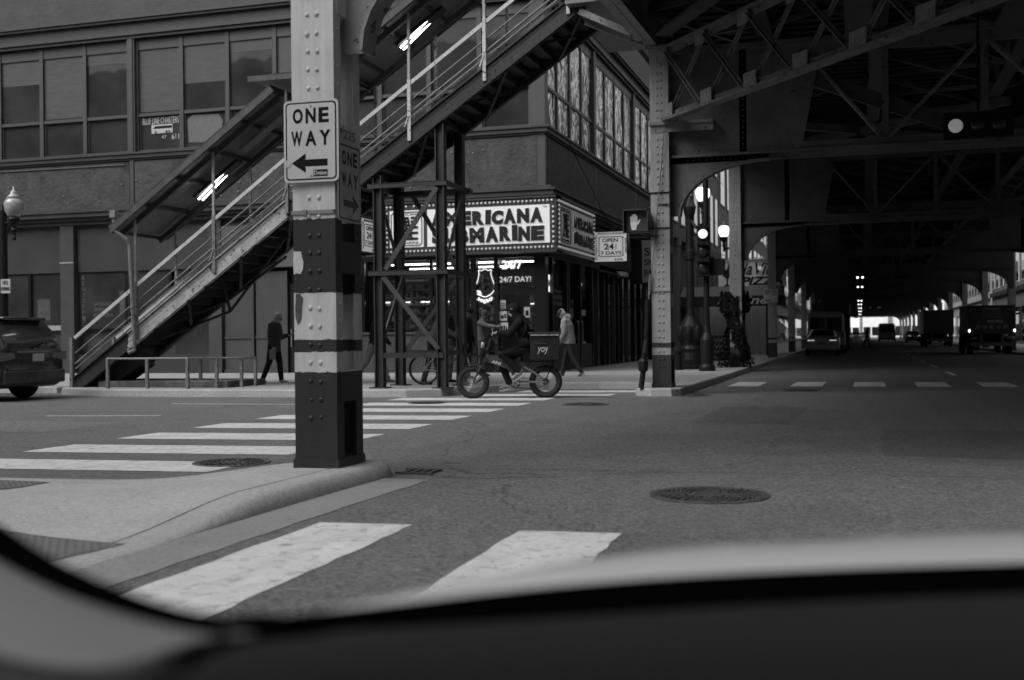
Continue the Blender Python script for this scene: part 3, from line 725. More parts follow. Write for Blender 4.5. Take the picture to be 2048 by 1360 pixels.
# painted grey shop-fronts with doors, right of the stair foot
doorm = M('door_panel_grey', .052, .5, noise=.12, scale=1.5)
for a, b in ((-19.1, -18.12), (-18.0, -16.95)):
    g = MB(); g.box(a, b, FY+.1, FY+.3, .15, 3.3); dd = g.build('shop_panel', doorm, cb_)
    g = MB(); g.box(a, b, FY+.06, FY+.1, 1.22, 1.30); g.box(b-.03, b+.07, FY+.04, FY+.12, .15, 3.3); g.box(a, b, FY+.04, FY+.1, .15, .24); g.build('rail', frame_m, dd)
g = MB(); g.box(-16.85, -15.95, FY+.14, FY+.3, .15, 2.9); dd = g.build('door', M('dark_door', .015, .3), cb_)
g = MB(); g.box(-16.78, -16.74, FY+.05, FY+.1, .95, 1.5); g.build('handle', M('handle_metal', .35, .3, metal=.8), dd)
g = MB(); g.box(-15.85, -14.8, FY+.1, FY+.3, .15, 3.4); g.build('shop_panel', doorm, cb_)
g = MB(); g.box(-19.1, -14.6, FY-.06, FY+.1, 3.42, 4.75); g.build('fascia', M('grey_fascia', .085, .5, noise=.2, scale=1.2), cb_)
# graffiti scrawl + little notice on the shop-front left of the walker
gf = thing('graffiti', 'pale looping graffiti scrawl on the dark shopfront under the stair', 'graffiti', (-20.3, FY+.15, 1.6))
g = MB()
for cx, rx in ((-20.75, .1), (-20.55, .13), (-20.32, .12), (-20.08, .13), (-19.9, .09)):
    g.tube([(cx+rx*math.cos(a*PI/6), FY+.145, 2.05+rx*1.3*math.sin(a*PI/6)+.04*math.sin(cx*9)) for a in range(13)], .006, 4)
for x in (-20.6, -20.42, -20.2, -20.0): g.tube([(x, FY+.145, 1.95), (x+.01, FY+.145, 1.95-.3-.5*rnd.random())], .003, 4)
g.build('scrawl', M('chalk_paint', .16, .8), gf)
nt2 = thing('door_notice', 'small white paper notice taped to the shop door under the stair', 'notice', (-21.2, FY+.1, 1.7))
g = MB(); g.box(-21.28, -21.08, FY+.08, FY+.09, 1.78, 1.95); g.build('paper', white_m, nt2)
wl = thing('window_lettering', 'faint column of pale lettering on the dark shop window behind the stair rail', 'window lettering', (-24.2, FY+.15, 1.6))
fm = M('faint_lettering', .075, .7)
for i, ch in enumerate('RENTOFFICE'): txt('letter', ch, .13, .15, (-24.45, FY+.155, 3.2-i*.19), X3, Z3, fm, wl, off=.02)
for i, s_ in enumerate(('SANDALS', 'WIRELESS', 'REPAIRS')): txt('lettering', s_, .75, .12, (-24.0, FY+.155, 2.35-i*.19), X3, Z3, fm, wl, off=.01)
for x, z, q_ in ((-26.2, 1.9, 'left'), (-23.0, 2.1, 'right')):
    pq = thing('window_poster', 'dull poster pasted inside the '+q_+' closed shop window', 'poster', (x, FY+.15, z)); g = MB(); g.box(x, x+.5, FY+.15, FY+.158, z, z+.7); g.build('sheet', M('dull_poster', .055, .7, noise=.5, scale=7), pq)
# ---- submarine shop
shelf_m = M('shelf_goods_dark', .05, .5); goods_m = [M('goods_a', .2, .5), M('goods_b', .4, .5), M('goods_c', .6, .5), M('goods_d', .03, .5)]
g = MB(); g.box(-14.4, -10.95, FY+.06, FY+.26, .15, 1.3); g.box(-14.4, -10.95, FY+.0, FY+.3, 1.3, 1.37); build_parts(g, 'bulkhead', M('bulkhead_paint', .045, .5, noise=.15, scale=2), cb_)
g = MB(); g.box(-8.95, FX, FY-.02, FY+.3, .15, 3.65); g.box(-10.9, -10.72, FY+.05, FY+.25, .15, 3.65); g.box(-10.18, -10.05, FY+.05, FY+.25, .15, 3.65)
for x in (-14.4, -13.3, -12.2, -11.05): g.box(x, x+.09, FY+.1, FY+.22, 1.37, 3.65)
g.box(-14.4, -8.9, FY+.06, FY+.25, 3.5, 3.66); g.box(-10.05, -8.95, FY+.08, FY+.25, 2.42, 2.56)
ypos = [31.5, 32.4, 34.1, 34.35, 35.9, 37.6]
for y in ypos[1:]: g.box(FX-.25, FX-.02, y-.07, y+.07, .15, 3.5)
g.build('mullion', black_m, cb_)
for a, b, z0, z1 in ((-14.35, -10.95, 1.37, 3.5), (-10.72, -10.18, .3, 3.5), (-10.05, -8.95, 2.56, 3.5), (-10.05, -8.95, .2, 2.42)):
    g = MB(); g.box(a, b, FY+.15, FY+.17, z0, z1); g.build('shop_window', clear, cb_)
for a, b in zip(ypos, ypos[1:]):
    if b-a < .3: continue
    g = MB(); g.box(FX-.16, FX-.14, a+.07, b-.07, .95, 3.5); g.build('shop_window', clear, cb_)
g = MB(); g.box(FX-.22, FX-.05, 31.8, 37.6, .15, .95); build_parts(g, 'bulkhead', M('bulkhead_paint', .03), cb_)
g = MB(); g.box(FX-.3, FX-.0, 31.5, 52, 3.5, 3.66); g.build('transom', black_m, cb_)
# grille wires over the shop window
g = MB()
for i in range(31): x = -14.3+i*.11; g.box(x, x+.008, FY+.3, FY+.308, 1.4, 3.5)
for i in range(19): z = 1.45+i*.11; g.box(-14.35, -10.95, FY+.3, FY+.308, z, z+.008)
gw = g.build('security_grille', M('grille_wire', .2, .5, metal=.5))
tag(gw, 'fine wire security grille inside the lit shop window', 'grille')
# interior shell
g = MB(); g.box(-14.6, FX-.3, 37.5, 37.6, .15, 3.6); g.box(-14.6, FX-.25, FY+.3, 37.6, .05, .16); g.box(-14.6, FX-.25, FY+.26, 37.6, 3.62, 3.7); g.box(-14.7, -14.6, FY+.3, 37.6, .15, 3.6)
g.build('interior_shell', M('shop_interior', .16, .7, noise=.2, scale=2), cb_)
for k_, (x, y0, y1) in enumerate(((-13.2, 32.0, 36.6), (-11.6, 32.0, 36.6), (-9.9, 32.0, 36.6))):
    pass
cl = 0
for (x0, x1, y) in ((-14.3, -12.5, 33.0), (-12.3, -10.6, 33.0), (-10.3, -8.95, 33.2), (-14.3, -12.5, 35.2), (-12.3, -10.6, 35.2)):
    t = thing('ceiling_light', ['long lit tube light near the ceiling at the left of the shop window', 'long lit tube light near the ceiling at the middle of the shop window', 'lit tube light inside above the shop entrance', 'rear lit tube light deep inside the left of the shop', 'rear lit tube light deep inside the middle of the shop'][cl], 'ceiling light', ((x0+x1)/2, y, 3.55), group='tube lights on the shop ceiling')
    g = MB(); g.box(x0, x1, y-.08, y+.08, 3.5, 3.6); g.build('housing', whitep, t)
    g = MB(); g.tube([(x0+.03, y-.03, 3.47), (x1-.03, y-.03, 3.47)], .018); g.build('lit_tube', M('shop_tube_glow', .8, emit=6.), t); cl += 1
rr = random.Random(3)
def shelf(x0, x1, y, z0, z1, label, seed, group='shelves of goods in the shop'):
    rr = random.Random(seed); t = thing('shelving_unit', label, 'shelf', ((x0+x1)/2, y, z0), group=group)
    g = MB(); z = z0
    while z < z1: g.box(x0, x1, y, y+.3, z, z+.02); z += .24
    g.box(x0, x1, y+.3, y+.33, z0, z1); g.build('shelf_frame', whitep, t)
    g = MB()
    for i in range(3): g.box(x0+(x1-x0)*(i*.33+.05), x0+(x1-x0)*(i*.33+.2), y-.012, y-.002, 2.28, 2.30)
    g.build('lit_strip', M('strip_glow', .8, emit=2.5), t)
    gs = [MB() for _ in goods_m]; z = z0+.02
    while z < z1-.1:
        x = x0+.01
        while x < x1-.04:
            wd = rr.uniform(.03, .13); h = rr.uniform(.07, .2); g = gs[rr.randrange(len(gs))]; g.box(x, min(x+wd*.92, x1), y+.02, y+.22, z, z+h); x += wd
        z += .24
    for i, g in enumerate(gs): o = g.build('goods', goods_m[i], t); o['kind'] = 'stuff'
shelf(-14.3, -12.3, 32.6, .5, 3.0, 'stocked shelf of packets behind the left shop window', 1)
shelf(-12.2, -11.0, 32.7, .5, 3.1, 'stocked shelf of packets behind the middle shop window', 2)
shelf(-14.3, -11.0, 34.6, .5, 3.1, 'long stocked shelf deeper inside the shop', 3)
shelf(-10.6, -8.95, 36.6, .5, 2.9, 'stocked shelf at the back wall of the shop beyond the entrance', 4)
# posters on the door glass
pz = thing('door_poster', 'sheets of printed notices stuck on the shop door glass behind the rider', 'poster', (-9.95, FY+.13, 1.3))
g = MB()
for (x, z, a, b) in ((-10.02, 2.0, .17, .26), (-10.04, 1.66, .22, .28), (-10.04, 1.25, .25, .36), (-9.3, 1.75, .18, .3)): g.box(x, x+a, FY+.135, FY+.145, z, z+b)
build_parts(g, 'sheet', M('paper_sheet', .35, .7), pz)
g = MB()
for (x, z, a, b) in ((-10.0, 2.02, .13, .03), (-10.0, 2.08, .13, .03), (-10.0, 2.14, .13, .03), (-10.0, 1.3, .05, .2), (-9.93, 1.3, .05, .22), (-9.86, 1.3, .04, .18), (-10.0, 1.72, .08, .1), (-9.9, 1.74, .06, .12), (-9.26, 1.8, .1, .15)): g.box(x, x+a, FY+.128, FY+.134, z, z+b)
g.build('print', black_r, pz)
# ---- neon / LED signs in the windows
neon = M('neon_glow', .8, emit=.8)
ns = thing('neon_sign', 'glowing round neon outline with SMOKESHOP lettering in the shop window', 'neon sign', (-10.45, FY+.1, 2.3))
pts = [(-.28, -.02), (-.26, .2), (-.21, .42), (-.18, .6), (-.2, .72), (-.1, .7), (0, .76), (.1, .7), (.2, .73), (.18, .6), (.22, .42), (.28, .2), (.29, .02), (.2, -.12), (.1, -.2), (0, -.24), (-.12, -.19), (-.26, -.12), (-.28, -.02)]
g = MB(); sp_ = smooth_poly(pts, 3); g.tube([(-10.47+x, FY+.1, 2.56+z*.82) for x, z in sp_], .010, 6)
for dx in (0, .04, .08): g.tube([(-10.72+dx, FY+.1, 2.56), (-10.66+dx, FY+.1, 2.44)], .01, 6)
g.build('neon_tube', neon, ns)
s_ = 'SMOKESHOP'
for i, ch in enumerate(s_):
    a = R(-125+i*(68/8*1.05)); cx = -10.47+.40*math.cos(a)*1.0; cz = 2.62+.42*math.sin(a)
    ux = Vector((-math.sin(a), 0, math.cos(a))); uy = Vector((-math.cos(a), 0, -math.sin(a)))
    txt('letter', ch, .06, .09, Vector((cx, FY+.1, cz))-ux*.03, ux, uy, neon, ns)
ns2 = thing('opening_hours_sign', 'lit 24/7 signs hanging over the shop entrance', 'lit sign', (-9.5, FY+.1, 2.7))
txt('lettering', '24/7', .62, .25, (-9.95, FY+.1, 3.16), X3, Z3, neon, ns2, off=.02)
txt('lettering', '24/7 DAY!', .95, .16, (-10.02, FY+.1, 2.78), X3, Z3, M('led_dim', .4, emit=.3), ns2, off=.0)
ns3 = thing('open_sign', 'small bright OPEN sign in the corner window', 'lit sign', (-8.45, 32.1, 2.6))
g = MB(); g.box(FX-.12, FX-.1, 31.85, 32.3, 2.5, 3.0); g.build('panel', neon, ns3)
txt('lettering', 'OPEN', .36, .2, (FX-.095, 31.9, 2.65), Y3, Z3, black_r, ns3, off=.02)
bn = thing('window_sign', 'dark luggage storage sign in the side shop window', 'sign', (FX-.1, 33.2, 1.7))
g = MB(); g.box(FX-.11, FX-.09, 32.5, 33.85, 1.95, 2.7); g.build('panel', black_r, bn)
lm = M('dim_lettering', .2, .6)
txt('lettering', 'Bounce', .7, .12, (FX-.085, 32.85, 2.5), Y3, Z3, lm, bn); txt('lettering', 'LUGGAGE', .95, .13, (FX-.085, 32.7, 2.3), Y3, Z3, lm, bn, off=.02); txt('lettering', 'STORAGE', .95, .13, (FX-.085, 32.7, 2.12), Y3, Z3, lm, bn, off=.02)
g = MB(); g.box(FX-.13, FX-.11, 32.6, 32.72, 2.5, 2.62); g.build('mark', lm, bn)
# door pull handles on the side
dh = thing('door_handle_pair', 'tall pale pull handles on the side shop doors', 'door handle', (FX, 35.6, 1.4))
g = MB()
for y in (35.2, 35.75): g.tube([(FX+.02, y, .95), (FX+.06, y, .97), (FX+.06, y, 1.65), (FX+.02, y, 1.67)], .015, 6)
g.build('handle', M('handle_metal', .3), dh)
# side fronts beyond
for i, y in enumerate([38.9, 39.9, 40.6, 41.7, 42.4, 43.1, 44.3, 45.6, 46.9, 48.2, 49.5, 50.8]):
    g = MB(); g.box(FX-.22, FX-.19, y, y+(.75 if i % 2 else .95), .2 if i not in (2, 3) else .9, 3.4); pn = g.build('shop_window', glassd, cb_)
    g = MB(); g.box(FX-.24, FX-.1, y-.16, y-.04, .15, 3.45); g.build('mullion', black_m if i % 3 else frame_m, pn)
# main marquee sign
sg = thing('shop_sign', 'long white AMERICANA SUBMARINE marquee sign ringed with bulbs wrapping the shop corner', 'shop sign', (-8.5, 31.2, 3.65))
SY, SX = 31.02, -8.14
g = MB(); g.box(-13.35, SX, SY, FY+.05, 3.62, 5.12); g.box(SX-.45, SX, FY, 35.75, 3.62, 5.12); g.box(-13.4, SX+.05, SY-.05, FY, 5.12, 5.17); g.box(-13.4, SX+.05, SY-.05, FY, 3.58, 3.62)
g.box(SX, SX+.05, SY-.05, 35.8, 5.12, 5.17); g.box(SX, SX+.05, SY-.05, 35.8, 3.58, 3.62)
g.build('sign_case', M('sign_case', .045, .4), sg)
glow_panel = M('sign_panel_glow', .6, .35, emit=.13)  # weak glow added to whiten the sign faces
g = MB(); g.box(-12.02, -8.33, SY-.03, SY, 3.84, 4.92); g.box(-13.2, -12.14, SY-.03, SY, 3.84, 4.92); g.build('face_panel', glow_panel, sg)
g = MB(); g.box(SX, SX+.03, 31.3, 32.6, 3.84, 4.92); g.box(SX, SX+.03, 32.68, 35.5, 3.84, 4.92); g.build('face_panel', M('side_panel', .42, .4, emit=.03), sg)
def brush(s, o, wd, h, ux, uy, mat, dep=.03, **kw): return txt('lettering', s, wd, h, o, ux, uy, mat, sg, depth=dep, off=.035, **kw)
halo = M('letter_halo', .8, .4, emit=.08)
# slanted hand-brushed lettering, drawn letter by letter with uneven sizes
def brushed(s, x0, x1, z0, h, along='x'):
    rr = random.Random(len(s)+int(z0*10)); wts = [(.45 if ch == 'I' else 1.25 if ch == 'M' else 1.0)*rr.uniform(.93, 1.07) for ch in s]; tot = sum(wts); x = x0
    for ch, q in zip(s, wts):
        wd = (x1-x0)*q/tot; tilt = rr.uniform(-.04, .06); hh = h*rr.uniform(.93, 1.06); dz = rr.uniform(-.015, .015)
        uy = Vector((tilt, 0, 1)).normalized() if along == 'x' else Vector((0, tilt, 1)).normalized()
        for mat, gr_, dp in ((halo, .012, .012), (letter, 0., .03)):
            if along == 'x': txt('letter', ch, wd*.93+gr_, hh+gr_, (x-gr_/2, SY-.03, z0+dz-gr_/2+(.008 if gr_ else 0)), X3, uy, mat, sg, depth=dp, off=.078)
            else: txt('letter', ch, wd*.93+gr_*2, hh+gr_, (SX+.03, x-gr_, z0+dz-gr_/2+(.008 if gr_ else 0)), Y3, uy, mat, sg, depth=dp, off=.078)
        x += wd
brushed('AMERICANA', -11.88, -8.5, 4.41, .43); brushed('SUBMARINE', -11.88, -8.46, 3.91, .44)
txt('lettering', 'TM', .11, .06, (-8.52, SY-.03, 4.82), X3, Z3, letter, sg)
brushed('AMERICANA', 32.85, 35.4, 4.41, .38, 'y'); brushed('SUBMARINE', 32.85, 35.4, 3.93, .38, 'y')
def emblem(o, ux, w_):
    """stylised A and E with a starred slash inside a notched border"""
    ux = Vector(ux); o = Vector(o); n_ = ux.cross(Z3); e = MB(); w2, h2 = w_/2, .50
    B = lambda a0, a1, z0, z1, m=e: m.obox(o+ux*((a0+a1)/2)+Z3*((z0+z1)/2)+n_*.01, ux*(a1-a0)/2, Z3*(z1-z0)/2, n_*.01)
    B(-w2+.1, w2-.1, h2-.022, h2); B(-w2+.1, w2-.1, -h2, -h2+.022); B(-w2+.02, -w2+.04, -h2+.08, h2-.08); B(w2-.04, w2-.02, -h2+.08, h2-.08)
    for sx in (-1, 1):
        for sz in (-1, 1): e.bar(o+ux*sx*(w2-.03)+Z3*sz*(h2-.085)+n_*.01, o+ux*sx*(w2-.105)+Z3*sz*(h2-.01)+n_*.01, .02)
    e.prism([(-.36, -.33), (-.14, -.33), (-.14, -.25), (-.2, -.25), (-.18, -.1), (-.02, -.1), (-.02, 0), (-.16, 0), (-.12, .24), (-.06, .24), (-.02, -.33), (.08, -.33), (.0, .34), (-.3, .34), (-.3, .24), (-.22, .24), (-.29, -.25), (-.36, -.25)][::-1], o, ux, Z3, .02)
    for z in (-.33, -.16, .0, .17, .28): B(.14, .36, z, z+.075)
    e.build('emblem', letter, sg)
    s_ = MB(); s_.prism([(.06, -.33), (.2, -.33), (.08, .35), (-.06, .35)], o+n_*.02, ux, Z3, .012); s_.build('emblem_slash', black_r, sg)
    st = MB()
    for i in range(6):
        z = -.25+i*.1; x = .115-(z+.25)*.176
        st.prism([((.022 if k_ % 2 == 0 else .009)*math.cos(k_*PI/5+PI/2)+x, (.022 if k_ % 2 == 0 else .009)*math.sin(k_*PI/5+PI/2)+z) for k_ in range(10)], o+n_*.033, ux, Z3, .003)
    st.build('star', whitep, sg)
    txt('lettering', 'AMERICANA', w_*.78, .075, o-ux*w_*.39+Z3*.385, ux, Z3, letter, sg, off=.02)
    txt('lettering', 'SUBMARINE', w_*.74, .075, o-ux*w_*.37-Z3*.455, ux, Z3, letter, sg, off=.02)
emblem((-12.67, SY-.03, 4.38), (1, 0, 0), 1.02); emblem((SX+.03, 31.95, 4.38), (0, 1, 0), 1.2)
# bulbs: one bulb mesh copied as parts
bulb_m = M('bulb_frosted', .55, .25, emit=.08)
g = MB(); g.ball((0, 0, 0), .033, 8, 5); bme = g.mesh('bulb'); bme.materials.append(bulb_m)
for p in bme.polygons: p.use_smooth = True
spots = []
for i in range(42): spots.append((-13.28+i*.1225, SY-.05, 5.03)); 
for i in range(42): spots.append((-13.28+i*.1225, SY-.05, 3.72))
for i in range(8): spots.append((-8.22, SY-.05, 3.86+i*.14))
for i in range(8): spots.append((-13.28, SY-.05, 3.86+i*.14))
for i, p in enumerate(spots):
    if rr.random() < .03: continue
    o = bpy.data.objects.new('bulb', bme); C.objects.link(o); o.parent = sg; o.location = Vector(p)-Vector((-8.5, 31.2, 3.65))
g = MB()
for i in range(38):
    for z in (5.03, 3.72): g.ball((SX+.05, 31.1+i*.122, z), .033, 8, 5)
for i in range(9): g.ball((SX+.05, 31.15, 3.86+i*.13), .033, 8, 5); g.ball((SX+.05, 35.6, 3.86+i*.13), .033, 8, 5)
o = g.build('bulb_row', bulb_m, sg, smooth=True); o['kind'] = 'stuff'
# blade signs
def blade(o, ux, wd, h, label, thick=.2):
    o, ux = Vector(o), Vector(ux); n_ = ux.cross(Z3); t = thing('blade_sign', label, 'hanging sign', o+ux*wd/2, group='open 24 hours blade signs')
    c = o+ux*wd/2+Z3*h/2
    g = MB(); g.obox(c-n_*thick/2, ux*wd/2, Z3*h/2, n_*thick/2); g.build('sign_case', black_m, t)
    g = MB(); g.obox(c+n_*.008, ux*(wd/2-.045), Z3*(h/2-.04), n_*.008); g.build('face_panel', glow_panel, t)
    B = MB(); q = lambda a0, a1, z0, z1: B.obox(o+ux*((a0+a1)/2*wd)+Z3*((z0+z1)/2*h)+n_*.02, ux*(a1-a0)/2*wd, Z3*(z1-z0)/2*h, n_*.004)
    q(.19, .83, .795, .82); q(.19, .83, .185, .21); q(.155, .178, .24, .765); q(.842, .865, .24, .765)
    for a, z in ((.165, .78), (.855, .78), (.165, .225), (.855, .225)): q(a-.02, a+.025, z-.02, z+.02)
    B.build('border', letter, t)
    L = lambda s_, a0, z0, w_, h_, **k: txt('lettering', s_, w_*wd, h_*h, o+ux*a0*wd+Z3*z0*h+n_*.016, ux, Z3, letter, t, off=.03, **k)
    L('OPEN', .26, .64, .46, .125); L('24', .31, .41, .29, .19); L('7 DAYS', .215, .245, .6, .115); L('BREAKFAST/LUNCH/DINNER', .13, .88, .80, .065); L('& ATM', .62, .06, .22, .075)
    txt('lettering', 'ICE CREAM & COFFEE', h*.78, wd*.07, o+ux*.115*wd+Z3*.1*h+n_*.016, Z3, -ux, letter, t, off=.03)
    txt('lettering', 'GUM & CANDY', h*.48, wd*.06, o+ux*.905*wd+Z3*.76*h+n_*.016, -Z3, ux, letter, t, off=.03)
    txt('lettering', 'Hrs-', h*.2, wd*.055, o+ux*.68*wd+Z3*.41*h+n_*.016, Z3, -ux, letter, t, off=.02)
    g = MB(); g.bar(o+ux*(wd*.7)+Z3*h, o+ux*.2+Z3*(h+.75), .02); g.build('stay_rod', black_r, t)
blade((-8.13, 35.62, 3.52), (1, 0, 0), 1.12, 1.02, 'white OPEN 24 Hrs 7 DAYS sign projecting from the side wall right of the marquee')
blade((-13.62, 29.9, 3.66), (0, 1, 0), 1.1, 1.02, 'white OPEN 24 Hrs sign projecting at the left end of the marquee behind the tower')
sk = thing('blade_sign', 'grey worn shop sign half hidden behind the second riveted column', 'hanging sign', (-7.9, 44, 3.2))
g = MB(); g.box(-8.55, -7.2, 44, 44.2, 3.2, 4.95); g.build('sign_case', black_m, sk)
g = MB(); g.box(-8.1, -7.25, 43.98, 44, 3.26, 4.9); g.build('face_panel', M('worn_sign', .2, .5, noise=.15, scale=3), sk)
for s_, z in (('SKI', 4.3), ('Shop', 3.85), ('PACK', 3.45)): txt('lettering', s_, .72, .32, (-8.02, 43.975, z), X3, Z3, letter, sk, off=.02)
# small fixtures: cctv dome, twin floodlights, hanging wire
t = thing('security_camera', 'small dark dome camera under the side fascia beside a white box', 'camera', (-8.5, 40.9, 3.4)); g = MB(); g.ball((-8.45, 40.9, 3.38), .1, 10, 8); g.tube([(-8.5, 40.9, 3.55), (-8.45, 40.9, 3.45)], .05); g.build('dome', black_m, t, smooth=True)
t = thing('junction_box', 'small white box on the side fascia beside the dome camera', 'box', (-8.5, 42, 3.5)); g = MB(); g.box(-8.62, -8.4, 41.7, 42.7, 3.42, 3.58); g.build('case', white_m, t, bevel=.02)
t = thing('floodlight', 'pair of small lit floodlights under the pedestrian signal', 'floodlight', (-8.3, 47, 4.3))
g = MB()
for dy in (0, .5):
    g.lathe([(.05, 0), (.1, .14)], (-8.2, 47+dy, 4.35), (.6, -.7, -.2), n=10)
g.build('head', black_m, t); g = MB()
for dy in (0, .5): g.lathe([(.09, .14), (.07, .15)], (-8.2, 47+dy, 4.35), (.6, -.7, -.2), n=10)
g.build('lens', M('flood_glow', .8, emit=1.5), t)
t = thing('hanging_cable', 'thin cable slanting down the side wall to the blade sign', 'cable', (-8.5, 36, 5)); g = MB(); g.tube([(-8.2, 32.6, 7.0), (-8.0, 34.5, 5.95), (-7.6, 35.7, 4.6)], .012, 5); g.build('wire', black_r, t)
t = thing('hanging_chain', 'thin broken chain hanging down the front wall above the marquee', 'chain', (-11, FY, 6)); g = MB(); g.tube([(-11.05, FY-.1, 6.95), (-10.98, FY-.12, 6.4), (-10.9, FY-.12, 5.9), (-10.85, FY-.15, 5.45)], .012, 5); g.build('links', frame_m, t)
t = thing('wall_conduit', 'thin conduit running along the upper wall below the front windows', 'conduit', (-16, FY, 6.6)); g = MB(); g.tube([(-27.6, FY-.06, 6.88), (-22.6, FY-.06, 6.86)], .018, 6); g.tube([(-15.2, FY-.06, 5.6), (-15.2, FY-.06, 6.98)], .02, 6); g.build('conduit', frame_m, t)
t = thing('wall_anchors', 'row of small bolt anchors scattered on the stucco wall', 'anchors', (-16, FY, 6)); g = MB(); ar = random.Random(4)
for i in range(26): g.ball((ar.uniform(-28, -9.2), FY-.05, ar.uniform(5.6, 6.8)), (.03, .02, .03), 6, 4)
g.build('anchor', steel_grey, t)
# ============================================================ buildings down the street
b2 = grid_building('stone_building', 'grey stone building with cornice and pilasters beyond the corner shop', -30, -8.7, 52.6, 74, 19, ['+x', '-y'], mat=M('grey_stone', .17, .8, noise=.2, scale=.8), bay=2.3, floor=4.4, base=6.2, winw=.5)
g = MB()
for i in range(8): y = 53+i*2.9; g.box(-8.7, -8.45, y-.22, y+.22, .15, 6.0); g.box(-8.7, -8.38, y-.3, y+.3, 5.6, 6.0); g.box(-8.7, -8.35, y-.3, y+.3, .15, .5)
build_parts(g, 'pilaster', M('pale_pilaster', .14, .7, noise=.15, scale=1.2), b2)
for a, b, h, mt, lb in ((74.5, 98, 24, M('mid_stone', .2, .8, noise=.2, scale=.5), 'pale stone block on the left beyond the pizza canopy'), (99, 128, 30, brickm, 'mid grey masonry block far down the left side'), (129, 160, 22, sunlit_stone, 'pale block far down the left side behind the box truck'), (161, 200, 28, brickm, 'dark masonry block near the far end on the left'), (201, 250, 34, brickm, 'tall block at the far end on the left')):
    grid_building('street_building', lb, -32, -8.7, a, b, h, ['+x'], mat=mt, bay=3.6, floor=4.2, base=5)
for a, b, h, mt, lb in ((29, 58, 38, sunlit_stone, 'pale tall block across the street mirrored in the side windows'), (59, 92, 46, sunlit_stone, 'pale block on the right behind the dark delivery truck'), (93, 126, 26, brickm, 'masonry block on the right beyond the trucks'), (127, 190, 20, sunlit_stone, 'pale block on the right near the bright end'), ):
    grid_building('street_building', lb, 13, 40, a, b, h, ['-x'], mat=mt, bay=3.4, floor=3.8, base=5, winw=.42)
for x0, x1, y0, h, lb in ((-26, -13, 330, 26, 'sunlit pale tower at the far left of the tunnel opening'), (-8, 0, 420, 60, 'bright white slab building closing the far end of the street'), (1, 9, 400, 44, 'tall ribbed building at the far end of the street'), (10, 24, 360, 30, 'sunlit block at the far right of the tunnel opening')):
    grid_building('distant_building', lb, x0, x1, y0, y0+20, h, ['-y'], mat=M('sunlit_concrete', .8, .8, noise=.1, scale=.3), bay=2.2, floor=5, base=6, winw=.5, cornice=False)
DY0 = 7.2
# ============================================================ riveted columns
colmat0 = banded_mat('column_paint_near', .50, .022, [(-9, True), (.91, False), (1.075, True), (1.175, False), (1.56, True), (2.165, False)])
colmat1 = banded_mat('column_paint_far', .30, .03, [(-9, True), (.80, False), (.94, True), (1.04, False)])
def column(x, y, z0, z1, label, mat=None, wd=.38, dp=.50, pitch=.145, flip=1, base=True, detail=True):
    mat = mat or colmat1
    t = thing('steel_column', label, 'column', (x, y, z0), group='riveted steel columns of the elevated railway')
    g = MB(); hw = wd/2
    g.box(x-hw, x+hw, y, y+.03, z0, z1); g.box(x-hw, x+hw, y+dp-.03, y+dp, z0, z1)          # face plates
    for s in (-1, 1):
        a, b = sorted((x+s*hw, x+s*(hw-.02)))
        g.box(a, b, y+.03, y+.13, z0, z1); g.box(a, b, y+dp-.13, y+dp-.03, z0, z1)
    g.box(x-.05, x+.05, y+.13, y+dp-.13, z0, z1)
    z = z0+.55
    while z < z1:                                                                            # batten plates
        g.box(x-hw-.008, x+hw+.008, y+.06, y+dp-.06, z, z+.26 if int(z*3) % 2 else z+.16); z += 1.06
    if detail:
        z = z0+.42
        while z < z1-.05:
            for dx in (-.043, .043): g.rivet((x+dx+rnd.uniform(-.004, .004), y-rnd.uniform(0, .003), z+rnd.uniform(-.006, .006)), (0, -1, 0), .021*rnd.uniform(.9, 1.06)*(1 if mat is colmat0 else 1.25))
            for s in (-1, 1):
                for yy in (y+.08, y+dp-.08): 
                    if int(z*7) % 3: g.rivet((x+s*hw, yy, z+.04), (s, 0, 0), .017)
            z += pitch if mat is not colmat0 else .15
    g.build('shaft', mat, t)
    if base:
        b_ = MB(); b_.box(x-hw-.014, x+hw+.014, y-.014, y+dp+.014, z0, z0+.075); b_.box(x-hw-.007, x+hw+.007, y-.007, y+dp+.007, z0+.075, z0+.09); b_.build('base', M('column_base_paint', .03, .45, noise=.5, scale=8, bump=.3, bscale=30), t)
    return t
c0 = column(-4.265, 8.44, .115, 7.0, 'large grey riveted column with black bands carrying the ONE WAY signs in the foreground', colmat0)
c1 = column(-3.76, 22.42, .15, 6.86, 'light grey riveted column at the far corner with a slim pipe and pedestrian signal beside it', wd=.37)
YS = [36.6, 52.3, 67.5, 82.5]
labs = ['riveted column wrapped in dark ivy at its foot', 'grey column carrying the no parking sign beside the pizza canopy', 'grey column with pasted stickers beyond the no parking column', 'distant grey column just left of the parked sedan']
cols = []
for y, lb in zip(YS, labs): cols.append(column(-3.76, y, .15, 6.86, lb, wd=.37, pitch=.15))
YF = [98, 113, 128, 143, 158, 173, 188, 203, 218, 233, 248]
proto = None
for i, y in enumerate(YF):
    if proto is None: proto = column(-3.76, y, .15, 6.86, 'small far column on the left row deep under the tracks', wd=.37, detail=False)
    else: dup(proto, (-3.76, y, .15), 0, 'small far column on the left row deep under the tracks')
dup(proto, (8.1, 22.4, .15), 0, 'column on the right side of the street opposite the far corner')
for i, y in enumerate(YS):
    dup(proto, (8.1, y+(1 if i == 2 else 0), .15), 0, ['right hand column nearest the crosswalk outside the light', 'right hand column before the dark delivery truck', 'right hand column showing above the right side of the dark delivery truck', 'right hand column hidden behind the dark delivery truck'][i])
for y in YF: dup(proto, (8.1, y, .15), 0, 'small far column on the right row deep under the tracks')
